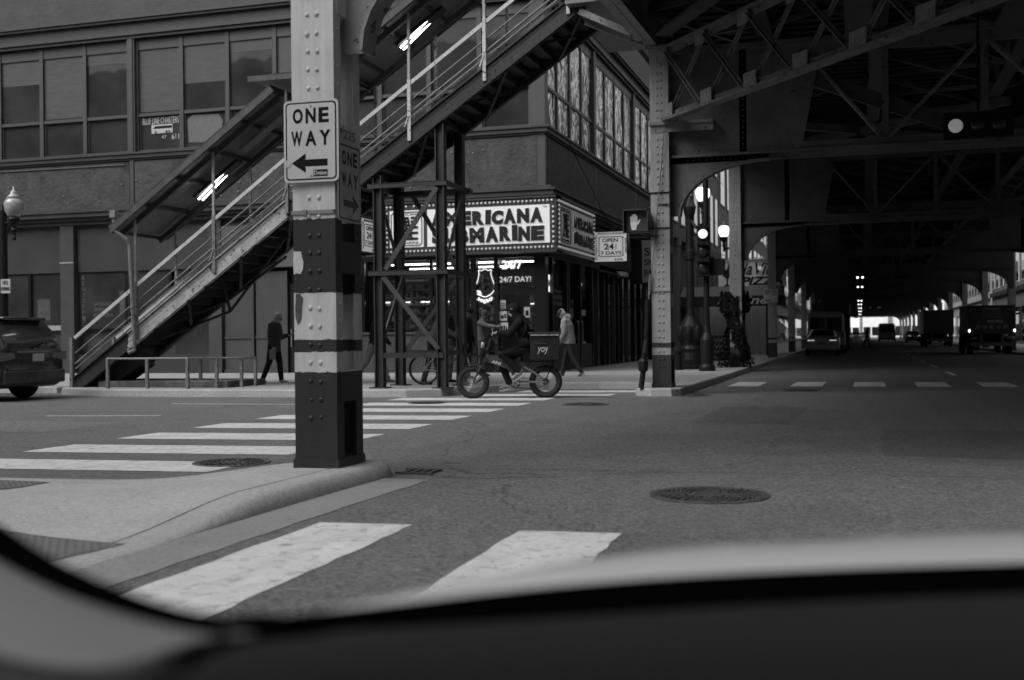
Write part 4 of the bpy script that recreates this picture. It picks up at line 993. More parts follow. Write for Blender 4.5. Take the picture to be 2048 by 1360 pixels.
dup(proto, (8.1, 8.4, .15), 0, 'right hand column beside the waiting car')
# near column band + notice details
t = thing('strap_band', 'thin metal strap clamped round the near column under the ONE WAY sign', 'strap', (-4.26, 8.43, 2.2)); g = MB()
g.box(-4.465, -4.065, 8.425, 8.44, 2.205, 2.235); g.box(-4.35, -4.32, 8.41, 8.425, 2.2, 2.24); g.build('strap', steel_grey, t)
t = thing('peeled_poster', 'torn pale paper remnant on the black band of the near column', 'poster', (-4.4, 8.43, 1.7)); g = MB()
g.prism([(0, 0), (.035, .01), (.06, -.0), (.085, .04), (.09, .1), (.075, .15), (.07, .185), (.0, .19), (-.003, .1)], (-4.452, 8.436, 1.715), X3, Z3, .002); g.build('paper', M('torn_paper', .5, .8, noise=.2, scale=30), t)
t = thing('paint_smear', 'dark dripping paint smear below the torn poster on the near column', 'paint mark', (-4.4, 8.43, 1.4)); g = MB()
g.prism([(0.0, .0), (.02, -.06), (.05, -.02), (.06, .1), (.07, .16), (.04, .2), (.005, .19), (-.002, .08)], (-4.44, 8.436, 1.36), X3, Z3, .002); g.build('smear', M('grey_smear', .06, .6, noise=.5, scale=20), t)
# ---- ONE WAY signs
refl = M('reflective_white', .50, .35, noise=.05, scale=4)
def one_way(o, ux, w_, h_, label, right=False, mat=None):
    o, ux = Vector(o), Vector(ux).normalized(); n_ = ux.cross(Z3); t = thing('one_way_sign', label, 'road sign', o+ux*w_/2, group='ONE WAY signs on the near column')
    def rrect(x0, x1, z0, z1, r, d, th, name, m, par):
        p = []
        for cx, cz, a0 in ((x1-r, z1-r, 0), (x0+r, z1-r, 90), (x0+r, z0+r, 180), (x1-r, z0+r, 270)):
            for k_ in range(6): a = R(a0+k_*18); p.append((cx+r*math.cos(a), cz+r*math.sin(a)))
        g = MB(); g.prism(p, o+n_*d, ux, Z3, th); return g.build(name, m, par)
    pl = rrect(0, w_, 0, h_, .04, 0, .004, 'sign_plate', mat or refl, t)
    rrect(.018, w_-.018, .018, h_-.018, .034, .004, .0012, 'border', black_m, t)
    rrect(.030, w_-.030, .030, h_-.030, .026, .0052, .0012, 'face', mat or refl, t)
    k_ = w_/.455; q = n_*.0066
    for s_, z, a, wt in (('ONE', .715, .17, .66), ('WAY', .44, .14, .72)):
        ws = [1, 1, 1]; gap = .05*w_; lw = (wt*w_-2*gap)/3
        for i, ch in enumerate(s_): txt('letter', ch, lw, .185*h_, o+q+ux*(a*w_+i*(lw+gap))+Z3*z*h_, ux, Z3, black_m, t, depth=.001, off=.04)
    pts = [(.14, .235), (.40, .35), (.405, .30), (.385, .275), (.8, .275), (.8, .19), (.385, .19), (.405, .165), (.40, .115)]
    if right: pts = [(1-a+.02, b) for a, b in pts][::-1]
    g = MB(); g.prism([(a*w_, b*h_) for a, b in pts][::-1], o+q, ux, Z3, .001); g.build('arrow', black_m, t)
    g = MB()
    for z in (.92, .075): g.lathe([(.009, 0), (.007, .006), (0, .007)], o+q+ux*w_*.5+Z3*z*h_, n_, n=8)
    g.build('bolt', steel_grey, t)
    return t, o+q
ow, q = one_way((-4.505, 8.395, 2.462), (1, .03, 0), .485, .67, 'bright ONE WAY sign with a left arrow and a Dmise sticker facing the camera')
ux = Vector((1, .03, 0)).normalized(); nn = ux.cross(Z3)
st = thing('sticker', 'small black Dmise sticker low on the bright ONE WAY sign', 'sticker', q+ux*.3)
g = MB(); g.obox(q+ux*.325+Z3*.072+nn*.002, ux*.062, Z3*.026, nn*.0015); g.build('backing', black_r, st)
txt('lettering', 'Dmise', .112, .034, q+ux*.268+Z3*.055+nn*.0036, ux, Z3, refl, st, depth=.0006, off=.02)
st = thing('sticker', 'round pale crumpled sticker on the left edge of the bright ONE WAY sign', 'sticker', q)
g = MB(); g.lathe([(.032, 0), (.03, .002), (0, .003)], q+ux*.035+Z3*.155+nn*.001, nn, n=18); g.build('disc', M('crumpled_sticker', .42, .6, noise=.3, scale=60, bump=.6, bscale=120), st)
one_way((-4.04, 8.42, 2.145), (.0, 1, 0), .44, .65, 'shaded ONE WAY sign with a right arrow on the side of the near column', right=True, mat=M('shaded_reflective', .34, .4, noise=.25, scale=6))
txt('number', '*225', .3, .085, (-4.055, 8.5, 2.83), Y3, Z3, M('faded_number', .16, .6), c0)
# ============================================================ elevated railway
er = thing('elevated_railway', 'dark riveted steel elevated railway spanning the street on cross girders with curved brackets', 'elevated railway', (2.2, 8.4, 4.7))
def cross_girder(y, xl, full=True):
    g = MB(); xr = 8.1; z0, z1 = 4.72, 6.86
    def panel(s, x0):   # s=+1 from the left column, -1 from the right
        X = lambda d: x0+s*d
        if s > 0: P_ = lambda pts: [(X(a), b) for a, b in pts]
        else: P_ = lambda pts: [(X(a), b) for a, b in pts][::-1]
        return P_
    for s, x0 in ((1, xl), (-1, xr)):
        P_ = panel(s, x0)
        g.prism(P_([(.0, z0), (2.55, z0), (2.95, z1-.1), (0, z1-.1)]), (0, y+.26, 0), X3, Z3, .025)
        # knee bracket web: between the column and a quarter ellipse
        arc = [(.2+1.75*(1-math.cos(a)), 3.55+1.05*math.sin(a)) for a in [R(i*9) for i in range(11)]]
        g.prism(P_(arc+[(1.95, z0), (0, z0), (0, 3.55)]), (0, y+.26, 0), X3, Z3, .02)
        for (a, b), (c_, d_) in zip(arc, arc[1:]):
            g.bar((x0+s*a, y+.27, b), (x0+s*c_, y+.27, d_), .03, .26, up=(0, 1, 0))
        if full:
            for (a, b) in arc[1:-1:1]:
                g.rivet((x0+s*(a-.05), y+.24, b+.06), (0, -1, 0), .02)
            for d_ in [.12*k_ for k_ in range(2, 22)]:
                g.rivet((x0+s*d_, y+.235, z0+.12), (0, -1, 0), .02); g.rivet((x0+s*d_, y+.235, z0-.07), (0, -1, 0), .02); g.rivet((x0+s*d_, y+.235, z1-.2), (0, -1, 0), .02)
            for k_ in range(17): g.rivet((x0+s*1.45, y+.235, z0+.2+k_*.11), (0, -1, 0), .02)
            g.box(x0+s*1.45-.07, x0+s*1.45+.07, y+.235, y+.26, z0, z1-.1)
    g.box(xl, xr, y+.12, y+.42, z0-.02, z0+.03); g.box(xl, xr, y+.24, y+.30, z0, z0+.18); g.box(xl, xr, y+.24, y+.30, z0-.13, z0-.02)
    g.box(xl-.1, xr+.1, y+.10, y+.44, z1-.1, z1); g.box(xl, xr, y+.24, y+.30, z1-.3, z1-.1)
    # lattice in the middle
    xs = [xl+2.6, xl+4.1, (xl+xr)/2, xr-4.1, xr-2.6]
    for i, (a, b) in enumerate(zip(xs, xs[1:])):
        p, q = ((a, z1-.2), (b, z0+.1)) if i % 2 == 0 else ((a, z0+.1), (b, z1-.2))
        g.bar((p[0], y+.27, p[1]), (q[0], y+.27, q[1]), .05, .24, up=(0, 1, 0)); 
        if full:
            for k_ in range(5):
                for m_ in range(3): g.rivet((b-.12*k_+.2, y+.24, (z0 if i % 2 == 0 else z1-.5)+.2+.1*m_), (0, -1, 0), .02)
    for x in xs[1:-1]: g.box(x-.06, x+.06, y+.2, y+.34, z0, z1)
    return g
steel_girder = M('steel_girder_shaded', .12, .5, noise=.25, scale=2, bump=.15, bscale=40, rust=.1)  # half-dark copy of the grey steel, deck shade in its colour
rails = []
allY = [(8.44, -4.1)]+[(y, -3.6) for y in [22.42]+YS+YF]
for i, (y, xl) in enumerate(allY):
    g = cross_girder(y, xl, full=(i < 4)); g.build('cross_girder', steel_grey if i < 1 else steel_girder if i < 2 else steel_dark if i < 6 else steel_dark, er)  # farther girders take darker copies, shade painted in
    g = MB(); g.box(xl-.42, xl+.12, y-.04, y+.55, 6.86, 6.93); g.box(xl-.36, xl+.06, y+.02, y+.48, 6.76, 6.86)
    if i == 1: g.box(xl-.36, xl+.9, y-.06, y+.5, 5.34, 5.40); g.box(xl-.34, xl+.9, y-.01, y+.02, 5.2, 5.34)
    build_parts(g, 'column_cap', steel_grey, er)
# end fascias under the deck: outer longitudinal girders
g = MB()
pts_l = [(-4.36, 7.2), (-4.3, 8.5), (-3.95, 22.6), (-3.9, 258)]
for (xa, ya), (xb, yb) in zip(pts_l, pts_l[1:]):
    g.bar((xa, ya, 7.28), (xb, yb, 7.28), .03, .72); g.bar((xa, ya, 6.945), (xb, yb, 6.945), .34, .03); g.bar((xa, ya, 7.64), (xb, yb, 7.64), .34, .03)
    g.bar((xa-.0, ya, 7.05), (xb-.0, yb, 7.05), .1, .14)
    n_ = int(abs(yb-ya)/1.5)
    for k_ in range(n_):
        f = (k_+.5)/n_; x = xa+(xb-xa)*f; y = ya+(yb-ya)*f; g.box(x-.12, x+.12, y-.03, y+.03, 6.96, 7.62)
g.build('edge_girder', steel_grey, er)
g = MB()
for x in (-1.7, .4, 3.2, 5.3, 8.1):
    g.box(x-.015, x+.015, DY0, 258, 6.96, 7.62); g.box(x-.15, x+.15, DY0, 258, 6.93, 6.96); g.box(x-.15, x+.15, DY0, 258, 7.62, 7.65)
    for y in range(8, 120, 2): g.box(x-.12, x+.12, y-.03, y+.03, 6.97, 7.6)
g.build('stringer', steel_dark, er)
g = MB()
for k_ in range(60):
    y = 7.4+k_*2.45
    for xa, xb in ((-3.9, -1.7), (.4, 3.2), (5.3, 8.1)):
        g.bar((xa, y, 7.5), (xb, y+2.3, 7.1), .09, .09); g.bar((xb, y, 7.1), (xa, y+2.3, 7.5), .09, .09)
    if k_ % 3 == 0:
        for xa, xb in ((-1.7, .4), (3.2, 5.3)): g.bar((xa, y, 7.0), (xb, y, 7.55), .1, .1); g.bar((xa, y, 7.55), (xb, y, 7.0), .1, .1)
g.build('cross_bracing', steel_dark, er)
g = MB(); y = 7.2
while y < 258: g.box(-4.5 if y > 20 else -4.9, 8.7, y, y+.24, 7.66, 7.84); y += .46
o = g.build('track_ties', deck_dark, er)
g = MB(); g.box(-4.9, 8.9, DY0, 258, 7.84, 7.92); g.box(2.3, 8.9, -6, DY0-.05, 7.66, 7.9); g.box(2.3, 2.4, -6, DY0-.05, 6.95, 7.66); g.box(5.2, 5.3, -6, DY0-.05, 6.95, 7.66); g.build('deck_light_stop', deck_dark, er)  # added solid sheet blocks skylight through the ties, reaching back over the near right
g = MB()
for x in (-.9, .55, 3.9, 5.35): g.box(x-.04, x+.04, DY0, 258, 7.92, 8.07)
g.build('running_rail', steel_dark, er)
g = MB()
for x in (-4.75, 8.75):
    for z in (8.4, 8.9): g.tube([(x, DY0, z), (x, 258, z)], .025, 5)
    for y in range(8, 258, 3): g.box(x-.03, x+.03, y-.03, y+.03, 7.92, 8.92)
g.build('railing', steel_dark, er)
# diagonal lattice girder across the junction
a0 = Vector((-3.62, 22.35, 5.42)); a1 = Vector((8.0, 7.9, 5.42)); dr = (a1-a0); L_ = dr.length; dr.normalize(); hh = Z3*1.40
lat_m = M('lattice_shaded', .15, .5, noise=.3, scale=3, bump=.15, bscale=40, rust=.3)  # tone darkened for the shade on this girder
g = MB(); g.bar(a0, a1, .22, .05); g.bar(a0+Z3*.07, a1+Z3*.07, .04, .12); g.bar(a0+hh, a1+hh, .22, .05); g.bar(a0+hh-Z3*.08, a1+hh-Z3*.08, .04, .12)
g.build('lattice_chord', lat_m, er)
g = MB(); k_ = 0; stp = 1.42
while (k_+1)*stp < L_:
    p = a0+dr*(k_*stp+.15); q = a0+dr*((k_+1)*stp-.05)
    sd = dr.cross(Z3)
    g.bar(p+hh-Z3*.1+sd*.05, q+Z3*.1+sd*.05, .10, .02, up=sd); g.bar(p+hh-Z3*.1+sd*.1, q+Z3*.1+sd*.1, .02, .06, up=sd)
    g.bar(p+Z3*.1-sd*.05, q+hh-Z3*.1-sd*.05, .085, .02, up=sd); g.bar(p+Z3*.1-sd*.02, q+hh-Z3*.1-sd*.02, .02, .06, up=sd)
    k_ += 1
g.build('lattice_bar', lat_m, er)
g = MB()
for k_ in range(int(L_/stp)):
    c = a0+dr*(k_*stp+.22); g.obox(c+Z3*.13+dr.cross(Z3)*.08, dr*.19, Z3*.15, dr.cross(Z3)*.012); c = a0+dr*(k_*stp+.02); g.obox(c+hh-Z3*.12+dr.cross(Z3)*.08, dr*.17, Z3*.13, dr.cross(Z3)*.012)
build_parts(g, 'gusset_plate', M('gusset_paint', .22, .5, noise=.2, scale=6, rust=.1), er)
# big diagonal braces seen in the dark bay behind the second column
g = MB()
g.bar((-2.2, 22.8, 6.7), (2.4, 22.9, 4.8), .28, .1, up=(0, 1, 0)); g.bar((6.5, 22.8, 6.7), (2.4, 22.9, 4.8), .28, .1, up=(0, 1, 0))
g.bar((-3.4, 30, 6.8), (3.5, 36, 6.8), .2, .2); g.bar((3.5, 30, 6.8), (-3.4, 36, 6.8), .2, .2)
g.bar((-3.6, 21.9, 7.0), (4.0, 9.0, 7.0), .3, .06); g.bar((3.8, 22.4, 7.0), (7.9, 15, 7.0), .3, .06); g.bar((7.9, 22.4, 7.0), (-.5, 14, 7.0), .3, .06)
g.box(-.2, .25, 12, 22, 6.5, 6.55); g.box(.0, .04, 12, 22, 6.55, 6.93); g.box(2.3, 2.75, 12, 22, 6.5, 6.55); g.box(2.5, 2.54, 12, 22, 6.55, 6.93)
build_parts(g, 'diagonal_brace', steel_dark, er)
# lit fluorescent fixtures far under the deck
lamps_p = None
for i, y in enumerate((72.6, 87.4, 124, 140, 160, 184, 212)):
    if lamps_p is None:
        t = thing('deck_light', 'nearest pair of lit lamps under the deck above the centre of the street', 'lamp', (0.05, y, 4.62), group='lit lamps hanging under the railway deck'); lamps_p = t
        g = MB(); g.box(-.25, .32, y-.1, y+.1, 4.66, 4.72); g.box(.0, .04, y-.02, y+.02, 4.72, 6.9); g.build('housing', steel_dark, t)
        g = MB()
        for dx in (-.1, .2): g.ball((dx, y, 4.6), (.055, .05, .045), 8, 6)
        g.build('lit_lens', M('deck_lamp_glow', .8, emit=4.), t, smooth=True)
    else: dup(lamps_p, (.05, y, 4.62), 0, 'second pair of lit lamps under the deck, just below the nearest pair in the photo' if i == 1 else 'tiny lit lamp in the receding row under the deck near the tunnel opening')
# ============================================================ station stair
stt = thing('station_stair', 'covered steel station stair climbing from the pavement to the elevated platform', 'stair', (-16.9, 22.4, .15))
YA, YB = 21.7, 23.2
def ztop(x):
    if x < -11.6: return 4.15+.70*(x+11.6)
    if x < -10.8: return 4.15
    return 4.15+.675*(x+10.8)
stm = M('stair_grey_paint', .33, .5, noise=.3, scale=4, bump=.2, bscale=30, rust=.35)
std = M('stair_dark', .018, .6, noise=.4, scale=3, bump=.2, bscale=30, rust=.3)  # near-black copy of the stair grey for undersides, treads and upper flight
def stringer(y, name, mat, xa, xb, riv=True):
    g = MB(); pts = [(xa, ztop(xa)), (xb, ztop(xb))]
    (x0, z0), (x1, z1) = pts; dz = .40 if True else 0
    g.prism([(x0, z0-dz), (x1, z1-dz), (x1, z1), (x0, z0)], (0, y+.01, 0), X3, Z3, .02)
    g.bar((x0, y, z0-.02), (x1, y, z1-.02), .12, .025); g.bar((x0, y, z0-dz), (x1, y, z1-dz), .12, .025)
    g.bar((x0, y-.012, z0-.07), (x1, y-.012, z1-.07), .012, .09); g.bar((x0, y-.012, z0-dz+.06), (x1, y-.012, z1-dz+.06), .012, .09)
    if riv:
        n_ = int((x1-x0)/.115)
        for k_ in range(n_):
            x = x0+(x1-x0)*(k_+.5)/n_; z = z0+(z1-z0)*(k_+.5)/n_
            g.rivet((x, y-.018, z-.07), (0, -1, 0), .014); g.rivet((x, y-.018, z-dz+.06), (0, -1, 0), .014)
            if k_ % 4 < 2: g.rivet((x, y-.012, z-.24), (0, -1, 0), .016)
    return g.build(name, mat, stt)
stringer(YA, 'stringer', stm, -15.55, -11.6); stringer(YA, 'stringer', std, -17.0, -15.55, False); stringer(YA, 'stringer', std, -10.8, -4.9)
stringer(YB, 'stringer', std, -17.0, -11.6, False); stringer(YB, 'stringer', std, -10.8, -4.9, False)
g = MB()
for y in (YA, YB): g.box(-11.62, -10.78, y-.0, y+.03, 3.75, 4.15)
g.box(-11.6, -10.8, YA, YB, 4.08, 4.12); g.build('landing', std, stt)
for y in (YA, YB):
    pass
tread_p = None
def tread(x, z):
    global tread_p
    if tread_p is None:
        g = MB(); g.box(x-.16, x+.14, YA+.03, YB-.0, z-.03, z); g.box(x+.10, x+.12, YA+.03, YB, z, z+.17); g.box(x-.16, x-.14, YA+.03, YB, z-.07, z)
        tread_p = g.build('tread', std, stt); tread_p['x0'] = 0; tread_p['px'] = x; tread_p['pz'] = z
    else:
        o = tread_p.copy(); C.objects.link(o); o.location = (x-tread_p['px'], 0, z-tread_p['pz'])
x = -16.9
while x < -11.75: tread(x, ztop(x)-.20); x += .255
x = -10.65
while x < -5.0: tread(x, ztop(x)-.20); x += .26
for o in stt.children:
    for k_ in ('x0', 'px', 'pz'):
        if k_ in o: del o[k_]
# under-stair trussing
g = MB()
for x in (-14.9, -13.6, -12.4, -9.3, -7.6, -6.0):
    g.bar((x, YA, ztop(x)-.42), (x+.9, YB, ztop(x+.9)-.42), .06); g.bar((x+.9, YA, ztop(x+.9)-.42), (x, YB, ztop(x)-.42), .06)
g.bar((-16.2, YA+.7, .3), (-12.0, YA+.7, 3.0), .05); g.bar((-13.5, YA+.6, ztop(-13.5)-.4), (-13.4, YA+.7, ztop(-13.5)-1.0), .06)
g.bar((-11.9, YA+.7, ztop(-11.9)-.4), (-13.4, YA+.7, ztop(-13.5)-1.0), .05); g.bar((-15.2, YA+.7, ztop(-15.2)-.4), (-13.4, YA+.7, ztop(-13.5)-1.0), .05)
build_parts(g, 'under_bracing', std, stt)
g = MB(); g.prism([(-17.02, .15), (-16.25, .15), (-15.5, .62), (-15.5, 1.0), (-17.02, .42)], (0, YA+.9, 0), X3, Z3, .6); g.build('foot_enclosure', std, stt)
# rails
railw = M('handrail_white', .48, .45, noise=.12, scale=5, rust=.2); railg = M('rail_grey', .17, .5, noise=.25, scale=5, rust=.3)
for y in (YA, YB):
    for h, r_, mt, nm in ((.86, .036, railw, 'handrail'), (.52, .018, railg, 'middle_rail'), (.28, .022, railg, 'lower_rail'), (.16, .016, railg, 'lower_rail')):
        g = MB()
        for xa, xb in ((-16.95, -11.6), (-11.6, -10.8), (-10.8, -4.9)):
            if nm == 'handrail': g.bar((xa, y-.02, ztop(xa)+h), (xb, y-.02, ztop(xb)+h), .045, .075)
            else: g.tube([(xa, y, ztop(xa)+h), (xb, y, ztop(xb)+h)], r_, 6)
        g.build(nm, mt, stt)
ROOF = 2.42
for x in (-15.32, -13.34, -11.57, -10.2, -8.77, -7.14, -5.4):
    for y in (YA-.03, YB+.03):
        lo = MB(); lo.box(x-.035, x+.035, y-.03, y+.03, ztop(x)-.30, ztop(x)+.95); lo.bar((x-.09, y-.035, ztop(x)-.02), (x, y-.035, ztop(x)+.22), .03); lo.build('post', railw if x > -10.5 and y < 22 else railg, stt)
        g = MB(); g.box(x-.026, x+.026, y-.025, y+.025, ztop(x)+.95, ztop(x)+ROOF-.1); g.build('canopy_post', stm, stt)
g = MB(); g.box(-17.08, -17.0, YA-.05, YA+.03, .15, 1.28); g.box(-17.08, -17.0, YB-.03, YB+.05, .15, 1.28); g.build('newel_post', railg, stt)
# canopy
cor = M('corrugated_soffit', .22, .5, noise=.2, scale=2)
n, l = nodes_of(cor); wv = n.new('ShaderNodeTexWave'); wv.inputs['Scale'].default_value = 3.2; wv.bands_direction = 'Y'; tcn = n.new('ShaderNodeTexCoord'); l.new(tcn.outputs['Object'], wv.inputs['Vector'])
bp = n.new('ShaderNodeBump'); bp.inputs['Strength'].default_value = .8; bp.inputs['Distance'].default_value = .03; l.new(wv.outputs['Fac'], bp.inputs['Height']); l.new(bp.outputs[0], n['Principled BSDF'].inputs['Normal'])
y0, y1 = YA-.32, YB+.28
rf = lambda x: (ztop(x)+ROOF if x > -10.9 or x < -11.6 else 6.57)
g = MB(); tp = MB(); bm_ = MB()
for xa, xb in ((-15.75, -11.75), (-10.75, -4.8)):
    za, zb = rf(xa), rf(xb); g.add([(xa, y0, za), (xb, y0, zb), (xb, y1, zb-.0), (xa, y1, za-.0)], [(0, 1, 2, 3)])
    for y in (y0, y1): bm_.bar((xa, y, za-.02), (xb, y, zb-.02), .05, .16)
    for y in (YA, YB): bm_.bar((xa, y, za-.14), (xb, y, zb-.14), .06, .12)
    n_ = int((xb-xa)/.72)
    for k_ in range(n_+1):
        x = xa+(xb-xa)*k_/n_; z = za+(zb-za)*k_/n_; bm_.box(x-.025, x+.025, y0, y1, z-.10, z-.02)
    tp.add([(xa, y0-.03, za+.06), (xb, y0-.03, zb+.06), (xb, y1+.03, zb+.06), (xa, y1+.03, za+.06)], [(0, 1, 2, 3)])
g.add([(-12.3, y0, 6.68), (-10.35, y0, 6.68), (-10.35, y1, 6.68), (-12.3, y1, 6.68)], [(0, 1, 2, 3)])
g.build('canopy_soffit', cor, stt)
for y in (y0, y1): bm_.box(-12.3, -10.35, y-.03, y+.03, 6.62, 6.74)
bm_.build('canopy_beam', M('canopy_beam_paint', .06, .6, noise=.4, scale=5, rust=.35), stt)
tp.add([(-12.35, y0-.03, 6.75), (-10.3, y0-.03, 6.75), (-10.3, y1+.03, 6.75), (-12.35, y1+.03, 6.75)], [(0, 1, 2, 3)])
tp.build('canopy_roof', M('canopy_roof_metal', .16, .6, noise=.4, scale=6, rust=.35), stt)
g = MB(); g.prism([(-15.5, 4.0), (-15.5, 4.5), (-14.9, 4.42), (-15.0, 4.3), (-15.4, 4.05)], (0, YB+.1, 0), X3, Z3, .03); g.build('end_panel', white_m, stt)
# downspout
g = MB(); g.tube([(-15.68, YA-.3, 3.95), (-15.66, YA-.3, 3.62), (-15.42, YA-.2, 3.42), (-15.38, YA-.16, 3.3), (-15.3, YA-.14, 1.2), (-15.3, YA-.14, .98), (-15.42, YA-.2, .92)], .045, 10)
g.box(-15.74, -15.6, YA-.37, YA-.23, 3.9, 4.06); g.build('downspout', railg, stt, smooth=False)
# platform landing at the head of the stair
g = MB(); g.box(-5.4, -3.9, YA-.3, YB+2.2, 7.62, 7.72); g.bar((-5.15, YA-.1, 7.5), (-4.1, YA-.2, 6.95), .12, .12); g.bar((-5.1, YA+.1, 7.35), (-4.0, YA+.4, 6.9), .1, .1); g.box(-5.4, -4.4, YA-.32, YA-.28, 7.72, 9.6); g.build('platform_edge', railg, stt)
# tube lights under the canopy
def canopy_light(xa, xb, y, label, lit=True):
    za, zb = rf(xa)-.3, rf(xb)-.3; t = thing('tube_light', label, 'light fixture', ((xa+xb)/2, y, (za+zb)/2), group='fluorescent fixtures under the stair canopy')
    g = MB(); g.bar((xa-.1, y, za+.01), (xb+.1, y, zb+.15), .26, .08); hs = g.build('housing', std if lit else railg, t)
    if lit:
        g = MB()
        for dy in (-.085, .085): g.tube([(xa, y+dy, za-.05), (xb, y+dy, zb+.09)], .016, 8)
        g.build('lit_tube', tube_on, t)
    return t
canopy_light(-14.25, -13.35, 22.6, 'lit twin tube light under the lower flight of the stair canopy')
canopy_light(-9.2, -8.35, 22.35, 'lit twin tube light under the upper flight of the stair canopy')
canopy_light(-12.9, -12.0, 22.3, 'unlit grey fixture under the canopy just below the landing', False)
# guard rail and slab by the stair foot
t = thing('guard_rail', 'low grey pipe guard rail round the opening under the stair', 'railing', (-14.7, 21.25, .15))
g = MB(); g.tube([(-15.75, 21.2, .80), (-13.72, 21.2, .80)], .025, 8); g.tube([(-15.75, 22.6, .78), (-12.9, 22.6, .78)], .022, 8); g.tube([(-13.72, 21.2, .8), (-12.93, 22.0, .79), (-12.9, 22.6, .78)], .02, 8); g.build('top_rail', railg, t)
for x, y in ((-15.73, 21.2), (-14.73, 21.2), (-13.73, 21.2), (-13.3, 21.65), (-12.93, 22.05), (-14.3, 22.6), (-15.7, 22.6), (-12.9, 22.6)):
    g = MB(); g.box(x-.03, x+.03, y-.03, y+.03, .15, .8); g.build('post', railg, t)
t = thing('concrete_plinth', 'low chipped concrete plinth behind the guard rail', 'plinth', (-14.7, 22.2, .15)); g = MB(); g.box(-16.4, -13.1, 21.75, 23.4, .15, .29); g.build('slab', M('stained_concrete', .08, .8, noise=.6, scale=3), t, bevel=.01)
# ============================================================ scaffold tower
tw = thing('support_tower', 'dark braced steel support tower standing under the upper flight of the stair', 'scaffold tower', (-8.85, 22.4, .15))
towm = M('tower_steel', .022, .55, noise=.3, scale=4, bump=.1, bscale=30)
legs = {'a': (-9.52, 21.78, 4.55), 'b': (-8.14, 21.78, 5.55), 'c': (-9.62, 23.1, 4.6), 'd': (-8.2, 23.1, 5.6)}
for k_, (x, y, zt) in legs.items():
    g = MB(); g.box(x-.095, x+.095, y-.015, y+.015, .17, zt); g.box(x-.095, x-.07, y-.09, y+.09, .17, zt); g.box(x+.07, x+.095, y-.09, y+.09, .17, zt); g.box(x-.19, x+.19, y-.16, y+.16, .15, .175); g.build('leg', towm, tw)
g = MB()
for z in (.83, 2.53, 4.33):
    hgt = .05
    if z == .83: g.bar((-9.5, 21.72, z), (-8.1, 21.72, z), .03, .11); g.bar((-8.1, 21.78, z+.04), (-8.15, 23.1, z+.04), .03, .1); g.bar((-9.6, 23.1, z+.04), (-8.15, 23.1, z+.04), .03, .1)
    else: g.box(-9.72, -7.98, 21.66, 21.7, z-.05, z+.04); g.box(-9.72, -7.98, 21.66, 21.84, z+.03, z+.05); g.box(-9.75, -7.95, 23.05, 23.1, z-.05, z+.05); g.box(-8.05, -7.99, 21.7, 23.35, z-.05, z+.05); g.box(-9.68, -9.62, 21.7, 23.1, z-.05, z+.05)
build_parts(g, 'horizontal', towm, tw)
brm = M('tower_brace', .045, .55, noise=.3, scale=4)
for z0, z1 in ((.9, 2.5), (2.6, 4.3)):
    g = MB()
    if z0 < 1:
        g.bar((-9.4, 21.7, z1-.05), (-8.2, 21.7, z0+.05), .1, .03, up=(0, 1, 0)); g.bar((-9.5, 23.12, z0), (-8.25, 23.12, z1), .1, .03, up=(0, 1, 0)); g.bar((-9.5, 23.0, z1), (-9.55, 21.8, z0), .1, .03, up=(1, 0, 0)); g.bar((-8.1, 21.8, z1), (-8.15, 23.05, z0), .08, .03, up=(1, 0, 0))
    else:
        g.bar((-9.35, 21.7, z0), (-8.2, 21.7, z1-.05), .1, .03, up=(0, 1, 0)); g.bar((-9.3, 23.1, z1), (-8.25, 23.1, z0), .1, .03, up=(0, 1, 0)); g.bar((-9.55, 21.8, z1), (-9.55, 23.0, z0), .1, .03, up=(1, 0, 0)); g.bar((-8.1, 23.0, z1), (-8.1, 21.8, z0), .08, .03, up=(1, 0, 0))
    g.build('cross_brace', brm, tw)
g = MB(); g.tube([(-9.42, 21.74, 1.5), (-9.32, 21.73, 1.9)], .03, 6); 
# ============================================================ street furniture
post_m = M('black_post', .012, .5, noise=.3, scale=5, spec=.25)
globe_on = M('globe_glow', .7, .4, emit=1.5)
globe_off = M('globe_frosted', .34, .15, noise=.25, scale=6, spec=.8)
def globe(g_, c, s=1.):
    g_.lathe([(.10*s, 0), (.135*s, .03*s), (.185*s, .14*s), (.205*s, .26*s), (.19*s, .34*s), (.15*s, .39*s), (.13*s, .40*s)], c, n=18)
def globe_top(g_, c, s=1.):
    g_.lathe([(.135*s, .40*s), (.15*s, .42*s), (.10*s, .48*s), (.07*s, .50*s), (.075*s, .53*s), (.05*s, .57*s), (.02*s, .59*s), (.015*s, .66*s), (.0, .68*s)], c, n=14)
def globe_base(g_, c, s=1.):
    g_.lathe([(.035*s, -.55*s), (.05*s, -.5*s), (.03*s, -.42*s), (.075*s, -.3*s), (.05*s, -.26*s), (.06*s, -.2*s), (.12*s, -.12*s), (.14*s, -.05*s), (.12*s, 0)], c, n=14)
# double globe ornate lamp beyond the second column
t = thing('street_lamp', 'ornate black lamp post with one large lit globe between the second and ivy columns', 'street lamp', (-4.95, 34.9, .15))
g = MB(); g.lathe([(.42, 0), (.42, .1), (.34, .14), (.36, .3), (.33, .5), (.36, .62), (.3, .72), (.33, .9), (.38, 1.0), (.36, 1.3), (.24, 1.5), (.15, 1.62), (.13, 1.8), (.12, 3.3), (.16, 3.35), (.16, 3.6), (.12, 3.65), (.11, 4.6), (.17, 4.75), (.2, 4.95), (.14, 5.1), (.06, 5.3)], (-4.95, 34.9, .15), n=16)
for i in range(8):
    a = i*PI/4; g.ball((-4.95+.33*math.cos(a), 34.9+.33*math.sin(a), 1.25), (.12, .12, .25), 8, 6)
g.build('post', post_m, t)
for sx, z, lb in ((.62, 5.28, 1), (.62, 5.28, -1)):
    dx = .42*lb; dy = .42*lb if False else 0
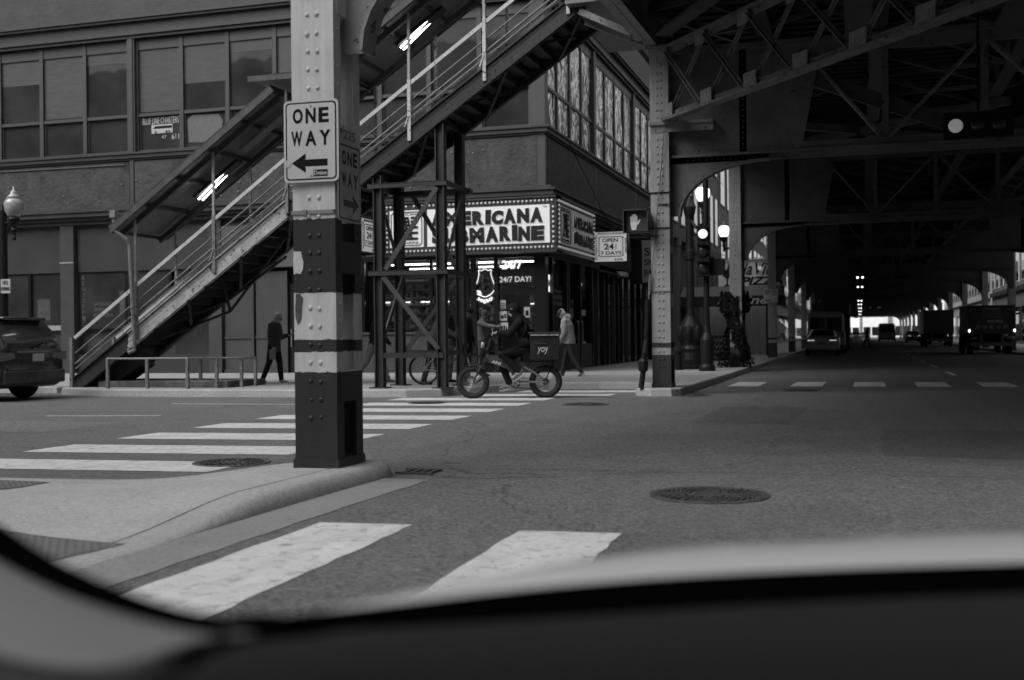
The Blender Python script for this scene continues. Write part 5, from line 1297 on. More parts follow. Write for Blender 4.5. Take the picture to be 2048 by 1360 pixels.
gpos = [(-4.5, 34.6, 5.22)]
for p in gpos:
    g = MB(); g.tube([(-4.95, 34.9, 4.75), ((p[0]-4.95)/2, (p[1]+34.9)/2, 4.45), (p[0], p[1], 4.55), (p[0], p[1], 4.8)], .05, 8); globe_base(g, p, 1.05); g.build('arm', post_m, t)
    g = MB(); globe(g, p, 1.05); o = g.build('lit_globe', globe_on, t, smooth=True); g = MB(); globe_top(g, p, 1.05); g.build('finial', glass_mat('globe_cap', .5) if False else M('globe_cap', .25, .2), o, smooth=True)
# second lamp with globe
t = thing('street_lamp', 'lit globe lamp on a bracket just left of the ivy covered column', 'street lamp', (-5.0, 47.5, .15))
g = MB(); g.lathe([(.3, 0), (.3, .5), (.14, .8), (.1, 1.2), (.09, 4.6), (.14, 4.8), (.05, 5.1)], (-4.6, 47.6, .15), n=12); g.build('post', post_m, t)
p = (-5.32, 47.4, 5.22); g = MB(); g.tube([(-4.6, 47.6, 4.6), (-5.0, 47.5, 4.75), (-5.32, 47.4, 4.75)], .05); globe_base(g, p, 1.1); g.build('arm', post_m, t)
g = MB(); globe(g, p, 1.1); o = g.build('lit_globe', globe_on, t, smooth=True); g = MB(); globe_top(g, p, 1.1); g.build('finial', M('globe_cap', .25, .2), o)
# far globes
for (x, y, lb) in ((-5.6, 70, 'small lit globe lamp far down the left pavement'), (9.6, 98, 'bright lit globe lamp on the right beside the far truck')):
    t = thing('street_lamp', lb, 'street lamp', (x, y, .15)); g = MB(); g.lathe([(.25, 0), (.1, 1), (.08, 4.4)], (x, y, .15), n=10); g.build('post', post_m, t); g = MB(); globe(g, (x, y, 4.55), 1.15); g.build('lit_globe', globe_on, t, smooth=True)
# unlit acorn lamp at the left edge
t = thing('street_lamp', 'unlit acorn globe street lamp on a dark pole at the left edge', 'street lamp', (-18.72, 21.5, .15))
g = MB(); g.lathe([(.2, 0), (.2, .4), (.12, .6), (.1, 1), (.09, 4.05), (.05, 4.2)], (-18.72, 21.5, .15), n=12); g.tube([(-18.72, 21.5, 3.9), (-18.32, 21.4, 3.93)], .03); g.tube([(-18.72, 21.5, 3.4), (-18.45, 21.45, 3.9)], .02)
globe_base(g, (-18.33, 21.4, 4.02), .95); g.build('post', post_m, t)
g = MB(); globe(g, (-18.33, 21.4, 4.02), 1.05); g.build('globe', globe_off, t, smooth=True); g = MB(); globe_top(g, (-18.33, 21.4, 4.02), 1.05); g.build('finial', globe_off, t, smooth=True)
t = thing('no_loitering_sign', 'small NO LOITERING sign strapped to the pole of the acorn lamp', 'sign', (-18.55, 21.3, 2.4)); g = MB(); g.box(-18.68, -18.42, 21.36, 21.37, 2.3, 2.62); g.build('plate', refl, t)
txt('lettering', 'NO', .14, .1, (-18.62, 21.355, 2.49), X3, Z3, black_r, t); txt('lettering', 'LOITERING', .23, .08, (-18.665, 21.355, 2.36), X3, Z3, black_r, t)
# traffic signal on its own pole
t = thing('traffic_signal', 'vertical traffic signal with a lit round lens on a black pole beyond the second column', 'traffic light', (-4.2, 32.9, .15))
g = MB(); g.lathe([(.24, 0), (.24, .12), (.18, .2), (.2, .9), (.11, 1.1), (.085, 1.3), (.08, 6.4)], (-4.2, 32.9, .15), n=12); g.build('pole', post_m, t)
g = MB(); g.box(-4.42, -4.06, 32.55, 32.78, 2.86, 4.3)
for z in (4.06, 3.58, 3.1): g.torus((-4.24, 32.52, z), .15, .02, (0, 1, 0), 16, 6, a0=0, a1=2*PI)
for z in (4.06, 3.58, 3.1): g.tube([(-4.24, 32.55, z+.16), (-4.24, 32.35, z+.17)], [(.15, .01), (.14, .01)], 8)
g.build('housing', black_r, t)
for z, nm, m_ in ((4.06, 'lit_lens', M('signal_glow', .6, .3, emit=.9)), (3.58, 'lens', M('lens_dark', .03, .2)), (3.1, 'lens', M('lens_dark', .03, .2))):
    g = MB(); g.lathe([(.14, 0), (.13, .03), (.08, .05), (0, .06)], (-4.24, 32.55, z), (0, -1, 0), n=18); g.build(nm, m_, t, smooth=True)
g = MB(); g.box(-4.08, -3.68, 32.75, 33.05, 2.9, 3.36); g.build('pedestrian_head', black_r, t)
# pedestrian signal on second column
t = thing('pedestrian_signal', 'square pedestrian signal showing a lit raised hand beside the second column', 'pedestrian signal', (-4.2, 22.3, 3.4))
g = MB(); g.box(-4.42, -3.96, 22.22, 22.42, 3.22, 3.66)
g.box(-4.44, -3.94, 22.05, 22.22, 3.64, 3.67); g.box(-4.44, -4.42, 22.05, 22.22, 3.22, 3.66); g.box(-3.96, -3.94, 22.05, 22.22, 3.22, 3.66)
g.tube([(-4.0, 22.5, 3.72), (-3.9, 22.45, 3.78), (-3.6, 22.38, 3.78)], .02); g.tube([(-4.2, 22.3, 3.6), (-4.2, 22.3, 3.72)], .025); g.tube([(-4.4, 22.35, 3.16), (-3.8, 22.4, 3.14)], .02); g.build('housing', M('signal_case', .03, .5), t)
g = MB(); g.box(-4.40, -3.98, 22.205, 22.22, 3.24, 3.63); g.build('screen', M('signal_screen', .05, .35), t)
hm = M('hand_glow', .4, emit=.09); g = MB(); o_ = Vector((-4.24, 22.2, 3.3)); S = .15
def hp(pts): g.prism([(a*S, b*S) for a, b in pts], o_, X3, Z3, .004)
hp([(-.32, -.2), (.25, -.2), (.38, .5), (.42, .95), (-.48, .95), (-.5, .5)])
for x0, x1, h in ((-.5, -.3, 1.6), (-.25, -.05, 1.85), (.0, .2, 1.9), (.24, .42, 1.7)): hp([(x0, .98), (x1, .98), (x1+.02, h-.06), (x1-.06, h), (x0+.04, h), (x0-.02, h-.06)])
hp([(.40, .4), (.62, .62), (.86, 1.1), (.8, 1.18), (.66, 1.1), (.42, .82)])
g.build('lit_hand', hm, t)
# slim riser pipe beside second column
t = thing('conduit_pipe', 'slim dark riser pipe with a thick foot left of the second column', 'pipe', (-4.02, 22.2, .15))
g = MB(); g.tube([(-4.12, 22.12, .15), (-4.08, 22.16, .5), (-4.06, 22.18, .82)], .055, 8); g.lathe([(.08, 0), (.1, .05), (.1, .2), (.07, .25)], (-4.08, 22.15, .48), n=10); g.tube([(-4.06, 22.18, .82), (-4.04, 22.3, 1.1), (-4.02, 22.36, 1.9)], .045, 8); g.build('pipe', post_m, t)
g = MB(); g.tube([(-4.02, 22.36, 1.35), (-4.0, 22.38, 1.8), (-3.97, 22.38, 2.4)], .022, 6); g.tube([(-3.97, 22.36, 2.0), (-3.88, 22.36, 2.9), (-3.75, 22.36, 4.2), (-3.63, 22.36, 5.45)], .011, 5); g.build('cable', M('cable_grey', .12, .6), t)
for z, lb in ((4.0, 'upper dark strap round the second column'), (2.05, 'pale strap band round the second column'), (3.3, 'thick dark strap round the second column below the signal')):
    t = thing('strap_band', lb, 'strap', (-3.76, 22.4, z)); g = MB(); g.box(-3.96, -3.56, 22.395, 22.42, z, z+.02); g.build('strap', steel_grey if z == 2.05 else black_r, t)
# hanging horizontal signal under the deck
t = thing('traffic_signal', 'horizontal traffic signal hanging under the deck with its left lens lit', 'traffic light', (1.8, 20, 4.45))
g = MB(); g.box(1.36, 2.42, 20.06, 20.25, 4.38, 4.8); g.tube([(1.9, 20.15, 4.8), (1.9, 20.15, 6.9)], .02); g.build('housing', black_r, t)
for x, nm, m_ in ((1.54, 'lit_lens', M('signal_glow_dim', .3, .3, noise=.5, scale=14, emit=.09)), (1.88, 'lens', M('lens_dark', .03, .2)), (2.2, 'lens', M('lens_dark', .03, .2))):
    g = MB(); g.lathe([(.115, 0), (.11, .03), (.06, .05), (0, .055)], (x, 20.06, 4.58), (0, -1, 0), n=18); g.build(nm, m_, t, smooth=True)
# no parking sign, stickers, diamond sign
t = thing('no_parking_sign', 'white no parking sign on the grey column beside the pizza canopy', 'road sign', (-3.8, 52.2, 2.9))
g = MB(); g.box(-4.12, -3.5, 52.22, 52.24, 2.62, 3.22); g.build('plate', M('sign_shaded_white', .5, .4), t)
g = MB(); g.torus((-3.97, 52.215, 3.08), .085, .013, (0, 1, 0), 18, 5); g.bar((-4.03, 52.215, 3.14), (-3.91, 52.215, 3.02), .02); g.box(-3.8, -3.54, 52.215, 52.22, 2.98, 3.0); g.box(-4.05, -3.8, 52.215, 52.22, 2.69, 2.74); g.build('symbol', black_r, t)
txt('lettering', 'NO PARKING', .24, .06, (-3.8, 52.22, 3.06), X3, Z3, black_r, t)
t = thing('warning_sign', 'dull diamond shaped warning sign between the far left columns', 'road sign', (-4.6, 66, 1.2))
g = MB(); g.prism([(0, -.62), (.62, 0), (0, .62), (-.62, 0)], (-4.55, 66, 1.55), X3, Z3, .02); g.build('plate', M('sign_dull', .3, .5), t); g = MB(); g.tube([(-4.55, 66.05, .15), (-4.55, 66.05, 1.2)], .03); g.build('post', post_m, t)
t = thing('sticker_cluster', 'patchwork of pasted stickers on the far grey column', 'sticker', (-3.8, 67.4, 1.6)); g = MB()
rr = random.Random(5)
for i in range(22): x = -3.93+rr.random()*.3; z = 1.2+rr.random()*.9; g.box(x, x+rr.uniform(.04, .1), 67.44, 67.46, z, z+rr.uniform(.05, .13))
g.build('paper', M('sticker_paper', .22, .6, noise=.5, scale=10), t)
# hydrant
t = thing('fire_hydrant', 'short dark fire hydrant behind the second column', 'fire hydrant', (-5.2, 33.9, .15)); g = MB(); g.lathe([(.16, 0), (.16, .06), (.11, .08), (.11, .5), (.14, .52), (.14, .58), (.1, .66), (.04, .72), (0, .74)], (-5.2, 33.9, .15), n=12); g.lathe([(.06, -.2), (.06, .2)], (-5.2, 33.9, .58), (1, 0, 0), n=8); g.build('body', black_r, t)
t = thing('concrete_block', 'small dark block on the pavement edge behind the second column', 'block', (-5.1, 31.5, .15)); g = MB(); g.box(-5.25, -4.95, 30.6, 31.0, .15, .42); g.build('block', M('block_dark', .08, .8), t, bevel=.02)
# ivy round the third column's foot
ivy = M('ivy_leaf', .010, .7, spec=.15, noise=.6, scale=12)
t = thing('ivy', 'dark leafy ivy wrapped round the foot of the third column', 'plant', (-3.76, 36.8, .15)); g = MB(); rr = random.Random(9)
for i in range(2600):
    z = rr.uniform(.15, 2.55) if i < 2200 else rr.uniform(1.6, 2.5); a = rr.uniform(0, 2*PI); spread = .30+.12*math.sin(z*3+a*2)+(.12 if z < .6 or 1.9 < z < 2.4 else 0)
    c = Vector((-3.82+spread*math.cos(a)*rr.uniform(.75, 1.1), 36.85+spread*math.sin(a), z)); n_ = Vector((math.cos(a)+rr.uniform(-.5, .5), math.sin(a)+rr.uniform(-.5, .5), rr.uniform(-.2, .8))).normalized()
    ax, by, _ = basis(n_); s = rr.uniform(.03, .065); g.add([c-ax*s, c-by*s*1.1, c+ax*s, c+by*s*1.2], [(0, 1, 2, 3)])
g.build('leaves', ivy, t)
# striped railing planters left of ivy column
t = thing('striped_barrier', 'low barrier with diagonal striped panels left of the ivy column', 'barrier', (-4.9, 39, .15)); g = MB(); g.box(-5.35, -4.25, 38.9, 38.98, .3, 1.15); g.build('panel', black_r, t)
g = MB()
for i in range(9):
    x = -5.3+i*.125
    for k_ in range(4): g.bar((x, 38.88, .35+k_*.2), (min(x+.12, -4.26), 38.88, .45+k_*.2), .035, .01)
for x in (-5.3, -4.8, -4.35): g.box(x-.02, x+.02, 38.85, 38.88, .15, 1.2)
g.build('stripes', M('stripe_pale', .25, .5), t)
g = MB(); g.tube([(-5.4, 38.9, 1.2), (-4.2, 38.9, 1.15)], .025); g.build('rail', post_m, t)
# pizza sign and entrance canopy
t = thing('pizza_sign', 'large pale Bella Vino PIZZA sign with a wine glass above the canopy', 'shop sign', (-6.2, 58.4, 3.6))
g = MB(); g.box(-6.85, -3.5, 58.4, 58.55, 3.6, 4.95); g.build('panel', M('pizza_panel', .78, .5, noise=.06, scale=3), t); g = MB(); g.box(-6.9, -3.45, 58.32, 58.6, 4.93, 4.99); g.build('frame', M('pale_frame', .5, .5), t)
txt('lettering', 'Bella', 1.35, .62, (-6.5, 58.39, 4.2), X3, Z3, letter, t, shear=.35, off=.015, depth=.02); txt('lettering', 'Vino', 1.35, .62, (-5.0, 58.39, 4.2), X3, Z3, letter, t, shear=.35, off=.015, depth=.02); txt('lettering', 'PIZZA', 2.1, .42, (-5.75, 58.39, 3.68), X3, Z3, letter, t, shear=.3, off=.03, depth=.02)
g = MB(); g.lathe([(.22, 0), (.2, .02), (.04, .12), (.04, .42), (.2, .55), (.26, .7), (.22, .86), (.2, .86)], (-6.4, 58.38, 3.62), n=14); g.xf(Matrix.Translation((0, 58.37, 0)) @ Matrix.Diagonal((1, .1, 1, 1)) @ Matrix.Translation((0, -58.38, 0))); g.build('wine_glass', letter, t)
for x in (-6.0, -4.75):
    tt = thing('bulb_lamp', 'small round bulb lamp hanging in front of the pizza sign at its '+('left' if x < -5 else 'middle'), 'lamp', (x, 58.1, 4.6)); g = MB(); g.ball((x, 58.1, 4.5), .11, 12, 8); g.build('bulb', M('bulb_soft', .6, .3, emit=.15), tt, smooth=True); g = MB(); g.tube([(x, 58.3, 4.8), (x, 58.1, 4.75), (x, 58.1, 4.6)], .015); g.build('arm', post_m, tt)
t = thing('entrance_canopy', 'long dark entrance canopy with white script lettering reaching over the pavement', 'canopy', (-6.2, 57, 2.6))
g = MB(); g.add([(-8.6, 57, 3.1), (-3.6, 57, 3.1), (-3.6, 59.4, 3.1), (-8.6, 59.4, 3.1), (-8.6, 58.0, 3.62), (-3.6, 58.0, 3.62), (-3.6, 58.4, 3.62), (-8.6, 58.4, 3.62)], [(0, 1, 5, 4), (1, 2, 6, 5), (2, 3, 7, 6), (3, 0, 4, 7), (4, 5, 6, 7)]); g.build('canopy_roof', M('canopy_fabric_grey', .16, .8, noise=.1, scale=2), t)
g = MB(); g.box(-8.6, -3.6, 56.97, 57.0, 2.58, 3.1); g.box(-3.6, -3.57, 57, 59.4, 2.58, 3.1); g.build('valance', M('canopy_fabric_black', .018, .8), t)
txt('lettering', 'Bonino', 2.55, .42, (-6.75, 56.96, 2.68), X3, Z3, M('pale_script', .55, .6), t, shear=.3, off=.01, depth=.01)
for x in (-8.4, -4.35): g = MB(); g.box(x-.05, x+.15, 57.05, 57.2, .15, 2.6); g.build('post', black_r, t)
t = thing('curtain_panels', 'pale vertical window panels below the pizza canopy', 'window panels', (-6.5, 60, .2)); g = MB()
for x in (-7.6, -7.2, -6.7, -5.9, -5.35, -4.85): g.box(x, x+.26, 60.5, 60.6, .3, 2.6)
g.box(-7.8, -4.6, 60.6, 60.7, .15, 3.0); g.build('panel', M('curtain_pale', .45, .7, noise=.25, scale=4, stretch=(6, 1, .3)), t)
# ============================================================ cars
tyre = M('tyre_rubber', .018, .85, noise=.2, scale=20); rim_m = M('wheel_rim', .3, .3, metal=.7)
carglass = M('car_glass', .02, .04, spec=.9)
def wheel(parent, c, r, wd, axis=(1, 0, 0)):
    g = MB(); g.lathe([(r*.62, -wd/2), (r*.93, -wd/2), (r, -wd*.36), (r, wd*.36), (r*.93, wd/2), (r*.62, wd/2)], c, axis, n=28); w_ = g.build('wheel', tyre, parent, world=False, smooth=False)
    g = MB(); g.lathe([(r*.62, -wd*.4), (r*.58, wd*.3), (r*.2, wd*.42), (0, wd*.42)], c, axis, n=20)
    a, b, t_ = basis(axis); cc = Vector(c)
    for k_ in range(5):
        q = a*math.cos(k_*2*PI/5)+b*math.sin(k_*2*PI/5); g.bar(cc+t_*wd*.46, cc+t_*wd*.4+q*r*.6, r*.14)
    g.build('rim', rim_m, w_, world=False)

def shell(secs, name, paint, t, smooth_ang=35):
    """body shell lofted along +Y; sec = (y, z_bottom, z_belt, z_roof, half width, roof half width)"""
    g = MB(); vs = []
    for (y, zb, zl, zr, w1, w2) in secs:
        ring = [(0, zb), (w1*.82, zb), (w1*.97, zb+.07), (w1, zb+.3*(zl-zb)+.05), (w1, zl-.14*(zl-zb)), (w1*.97, zl), (w1*.97*.5+w2*.5, zl+(zr-zl)*.5), (w2, zr-.10*max(.2, zr-zl)), (w2*.8, zr-.01), (0, zr)]
        vs += [(x, y, z) for x, z in ring]+[(-x, y, z) for x, z in ring[1:-1][::-1]]
    k = 18
    fs = [[i*k+j, i*k+(j+1) % k, (i+1)*k+(j+1) % k, (i+1)*k+j] for i in range(len(secs)-1) for j in range(k)]
    fs += [list(range(k))[::-1], [(len(secs)-1)*k+j for j in range(k)]]
    g.add(vs, fs); o = g.build(name, paint, t, world=False, smooth=True)
    md = o.modifiers.new('e', 'EDGE_SPLIT'); md.split_angle = R(smooth_ang)
    return o
def lbox(t, name, mat, *boxes, **kw):
    g = MB()
    for b in boxes: g.box(*b)
    return g.build(name, mat, t, world=False, **kw)
van_paint = M('dark_car_paint', .022, .22, coat=.6, spec=.6)
tail_m = M('tail_lamp', .16, .2, spec=.8)
# ---- minivan at the left edge, seen from its rear corner (heading -x)
mv = thing('minivan', 'dark minivan seen from behind at the left edge of the cross street', 'minivan', (-16.12, 19.35, 0), R(90))
# local: forward +Y (world -x), rear face at y=0; +x local = world +y
shell([(-.0, .42, .95, 1.02, .86, .80), (.06, .30, .98, 1.15, .95, .84), (.16, .26, 1.0, 1.42, .97, .80), (.36, .25, 1.02, 1.66, .98, .76), (.6, .25, 1.03, 1.71, .99, .76), (2.2, .22, 1.03, 1.74, 1.0, .78), (3.3, .22, 1.02, 1.66, 1.0, .74), (4.0, .22, 1.0, 1.08, .98, .85), (4.9, .25, .8, .86, .9, .7), (5.1, .3, .6, .7, .8, .6)], 'body', van_paint, mv)
g = MB(); g.add([(-.70, .035, 1.05), (.70, .035, 1.05), (.62, .33, 1.58), (-.62, .33, 1.58)], [(0, 1, 2, 3)]); g.xf(Matrix.Translation((0, -.025, .01))); g.build('rear_window', carglass, mv, world=False)
for s in (-1, 1):
    g = MB(); g.add([(s*.80, .22, 1.08), (s*.78, .42, 1.5), (s*.80, 1.9, 1.55), (s*.86, 1.9, 1.08)], [(0, 1, 2, 3)]); g.xf(Matrix.Translation((s*.1, 0, 0))); g.build('side_window', carglass, mv, world=False)
    g = MB(); g.prism([(.55, .86), (.955, .80), (.95, .98), (.58, .97)] if s > 0 else [(-.955, .80), (-.55, .86), (-.58, .97), (-.95, .98)], (0, -.012, 0), X3, Z3, -.05); g.box(*(sorted((s*.93, s*.985))), -.01, .34, .82, .99); g.build('tail_light', tail_m, mv, world=False)
    wheel(mv, (s*.86, 1.0, .345), .345, .24)
lbox(mv, 'trim_bar', M('chrome_dull', .4, .25, metal=.7), (-.48, .48, -.03, .02, .97, 1.005)); lbox(mv, 'bumper', van_paint, (-.88, .88, -.07, .12, .34, .62), bevel=.04)
lbox(mv, 'number_plate', M('plate_white', .45, .4), (-.05, .27, -.03, .0, .79, .95)); lbox(mv, 'roof_spoiler', van_paint, (-.62, .62, .2, .5, 1.63, 1.69), bevel=.02)
g = MB(); g.bar((-.1, -.02, 1.07), (.32, .06, 1.16), .03); g.build('wiper', black_r, mv, world=False)
g = MB(); g.bar((-.02, -.02, 1.035), (.02, -.02, 1.075), .015); g.bar((.06, -.02, 1.035), (.02, -.02, 1.075), .015); g.build('badge', M('chrome_dull', .4), mv, world=False)
# ---- parked sedan (rear view) in left lane under the tracks
sed = M('sedan_paint', .32, .25, coat=.5, spec=.6)
def sedan(loc, label, paint=None, rotz=0, group='parked cars under the tracks'):
    t = thing('parked_car', label, 'car', loc, rotz, group); p_ = paint or sed
    shell([(0, .42, .80, .84, .74, .70), (.06, .28, .92, .98, .86, .78), (.2, .24, .95, 1.02, .91, .80), (.75, .22, .96, 1.06, .92, .74), (1.35, .2, .97, 1.38, .93, .60), (1.9, .2, .97, 1.45, .93, .60), (2.6, .2, .97, 1.42, .93, .62), (3.4, .2, .95, 1.02, .92, .72), (4.3, .22, .8, .86, .88, .7), (4.65, .3, .6, .66, .78, .6)], 'body', p_, t)
    g = MB(); g.add([(-.63, .80, 1.06), (.63, .80, 1.06), (.53, 1.32, 1.385), (-.53, 1.32, 1.385)], [(0, 1, 2, 3)]); g.xf(Matrix.Translation((0, -.02, .015))); g.build('rear_window', carglass, t, world=False)
    for s in (-1, 1):
        g = MB(); g.box(*sorted((s*.36, s*.80)), -.015, .06, .80, .87); tl = g.build('tail_light', M('tail_dark', .1, .2), t, world=False)
        g = MB()
        for k_ in range(6): g.box(*sorted((s*(.40+k_*.06), s*(.44+k_*.06))), -.025, -.015, .82, .845)
        g.build('lit_strip', M('tail_glow', .6, emit=.8), tl, world=False)
        wheel(t, (s*.8, .95, .33), .33, .22)
        lbox(t, 'bumper_vent', black_r, (*sorted((s*.55, s*.84)), -.02, .1, .36, .46))
    lbox(t, 'number_plate', M('plate_dim', .2, .5), (-.2, .2, -.02, .03, .62, .74)); lbox(t, 'bumper', p_, (-.8, .8, -.05, .1, .34, .56), bevel=.05)
    return t
sedan((-1.95, 63.4, 0), 'grey parked sedan with thin tail lights under the tracks')
def boxvan(name, label, cat, loc, w_, h_, l_, paint, cut=.35, group=None, lights=True):
    t = thing(name, label, cat, loc, 0, group); hw = w_/2
    shell([(0, cut, h_*.45, h_-.15, hw*.95, hw*.86), (.1, cut-.08, h_*.46, h_-.03, hw, hw*.9), (l_*.7, cut-.1, h_*.46, h_, hw, hw*.9), (l_*.85, cut-.1, h_*.45, h_*.75, hw, hw*.8), (l_, cut, h_*.35, h_*.42, hw*.9, hw*.8)], 'body', paint, t)
    for s in (-1, 1):
        lbox(t, 'rear_window', carglass, (*sorted((s*.06, s*hw*.8)), -.015, .03, h_*.52, h_*.85))
        if lights: lbox(t, 'tail_light', tail_m, (*sorted((s*hw*.84, s*hw*.96)), -.02, .05, h_*.36, h_*.5))
        wheel(t, (s*(hw-.12), l_*.22, .36), .36, .24)
    lbox(t, 'bumper', black_r, (-hw*.95, hw*.95, -.1, .05, cut-.05, cut+.15)); lbox(t, 'door_seam', black_r, (-.01, .01, -.012, .02, cut+.1, h_*.9))
    return t
boxvan('parked_van', 'rounded grey van parked ahead of the grey sedan', 'van', (-1.95, 70.5, 0), 2.2, 2.55, 5.2, M('van_grey', .25, .4))
boxvan('moving_van', 'pale boxy van driving away at the bright tunnel end', 'van', (3.6, 166, 0), 2.3, 2.6, 5.5, M('van_pale', .13, .4))
truckm = M('truck_dark_box', .022, .4); trucks = M('truck_wrap', .010, .5)
def truck(label, loc, w_, h_, l_, wrap=False, mat=None):
    t = thing('box_truck', label, 'truck', loc); hw = w_/2; mat = mat or truckm
    lbox(t, 'cargo_box', mat, (-hw, hw, 0, l_*.75, 1.05, h_), bevel=.03)
    shell([(l_*.77, .6, 1.5, 2.6, hw*.93, hw*.85), (l_*.93, .5, 1.5, 2.5, hw*.93, hw*.85), (l_, .5, 1.4, 1.6, hw*.9, hw*.8)], 'cab', mat, t)
    lbox(t, 'frame', black_r, (-.5, .5, .3, l_*.8, .7, 1.05)); lbox(t, 'bumper', M('bumper_steel', .08, .4), (-hw*.9, hw*.9, -.15, .0, .45, .65), (-hw*.5, -hw*.4, -.1, 0, .6, 1.1), (hw*.4, hw*.5, -.1, 0, .6, 1.1))
    for s in (-1, 1):
        for y in (l_*.2, l_*.85): wheel(t, (s*(hw-.2), y, .48), .48, .3)
        lbox(t, 'tail_light', tail_m, (*sorted((s*hw*.62, s*hw*.86)), -.03, .02, .82, .93))
        lbox(t, 'door_panel', mat, (*sorted((s*.02, s*(hw-.06))), -.02, 0, 1.12, h_-.08)); lbox(t, 'mud_flap', black_r, (*sorted((s*.55, s*1.0)), .6, .63, .2, .9))
    return t
tk = truck('dark delivery truck on the right with GOOD THINGS AT WORK on its rear doors', (6.63, 64.5, 0), 2.3, 2.6, 7.5, mat=trucks)
dim = M('wrap_lettering', .12, .6); dimb = M('wrap_lettering_bright', .3, .6)
TX = 6.63; TY = 64.475
txt('lettering', 'GOOD', .9, .17, (TX-.45, TY, 2.12), X3, Z3, dim, tk); txt('lettering', 'THINGS', 1.05, .17, (TX-.52, TY, 1.91), X3, Z3, dim, tk); txt('lettering', 'AT', .36, .17, (TX-.72, TY, 1.66), X3, Z3, dim, tk); txt('lettering', 'WORK', .85, .17, (TX-.26, TY, 1.66), X3, Z3, dimb, tk, off=.03)
g = MB(); g.box(TX-.4, TX+.4, TY-.005, TY, 2.36, 2.46)
for s in (-1, 1): g.box(*sorted((TX+s*.75, TX+s*1.05)), TY-.005, TY, 2.38, 2.42); g.box(*sorted((TX+s*1.01, TX+s*1.05)), TY-.005, TY, 2.2, 2.38)
g.box(TX-.4, TX+.4, TY-.005, TY, 1.16, 1.19)
for i, r_ in enumerate((.12, .13, .13, .1, .12)): g.lathe([(r_, 0), (r_, .006)], (TX-.66+i*.33, TY, 1.45), (0, -1, 0), n=18)
g.build('printed_marks', dim, tk)
g = MB()
for s in (-1, 1): g.ball((TX+s*1.1, TY-.02, 1.26), (.055, .03, .08), 10, 6)
g.build('lit_lamp', M('truck_lamp_glow', .8, emit=1.8), tk, smooth=True)
truck('dark box truck farther back on the right side of the street', (6.35, 102, 0), 2.4, 3.1, 8)
truck('tall dark box truck parked ahead of the grey van on the left', (-1.9, 82, 0), 2.5, 3.35, 8)
sedan((6.5, 150, 0), 'dark parked car in the bright gap near the tunnel end', M('car_dark', .03, .3)); sedan((6.6, 158, 0), 'dark parked car just beyond another near the tunnel end', M('car_dark', .03, .3))
wc = M('car_white', .6, .3)
for x, y, lb in ((-.6, 205, 'white car in the glare left of the far van'), (1.0, 232, 'pale car in the glare behind the white car'), (-2.0, 190, 'white car at the left edge of the bright opening'), (-1.9, 240, 'pale car far off at the left of the bright opening')):
    sedan((x, y, 0), lb, wc, group='bright cars beyond the tunnel')
# ============================================================ people
skin = M('skin', .30, .55, noise=.08, scale=20); skin_d = M('skin_dark', .09, .5, noise=.1, scale=20)
def cloth(name, v, rough=.9): return M(name, v, rough, spec=.12, noise=.22, scale=5, bump=.6, bscale=9, bdist=.025)
def limb(g, pts, rs, n=12):
    """capsule chain"""
    pts = [Vector(p) for p in pts]; g.tube(pts, rs, n)
    for p, r in zip(pts, rs): g.ball(p, r, n, 8)
def torso(g, secs, n=18):
    """secs: (centre, half width x, half depth) stacked along the spine"""
    o = len(g.v); k = len(secs)
    for i, (c, a, b) in enumerate(secs):
        c = Vector(c); t = (Vector(secs[min(i+1, k-1)][0])-Vector(secs[max(i-1, 0)][0])).normalized(); fw = X3.cross(t)*-1
        for j in range(n):
            q = 2*PI*j/n; g.v.append(c+X3*a*math.cos(q)+fw*b*math.sin(q))
    for i in range(k-1):
        for j in range(n): g.f.append([o+i*n+j, o+i*n+(j+1) % n, o+(i+1)*n+(j+1) % n, o+(i+1)*n+j])
    g.f.append([o+j for j in range(n)][::-1]); g.f.append([o+(k-1)*n+j for j in range(n)])
def hand(g, wrist, dirv, palm_n, side, grip=0., s=1.):
    """palm and five fingers; dirv along the hand, palm_n = palm normal"""
    d = Vector(dirv).normalized(); n = Vector(palm_n); n = (n-d*n.dot(d)).normalized(); a = d.cross(n).normalized()*side
    c = Vector(wrist)+d*.05*s; rot = Matrix((a, d, n)).transposed()
    g.ball(c, (.040*s, .052*s, .019*s), 10, 8, rot=rot)
    for i, (off, ln) in enumerate(((-.029, .058), (-.010, .072), (.010, .076), (.029, .068))):
        b = c+a*off*s+d*.042*s; c1 = R(15+grip*60); c2 = R(35+grip*85)
        p1 = b+(d*math.cos(c1)+n*math.sin(c1))*ln*.5*s; p2 = p1+(d*math.cos(c2+c1)+n*math.sin(c2+c1))*ln*.55*s
        limb(g, [b, p1, p2], [.0105*s, .0098*s, .0085*s], 7)
    b = c+a*.030*s-d*.02*s; p1 = b+(a*.8+d*.6+n*.3).normalized()*.035*s; p2 = p1+(d*.8+n*(.3+grip*.5)+a*.1).normalized()*.032*s
    limb(g, [b, p1, p2], [.013*s, .0115*s, .0095*s], 7)
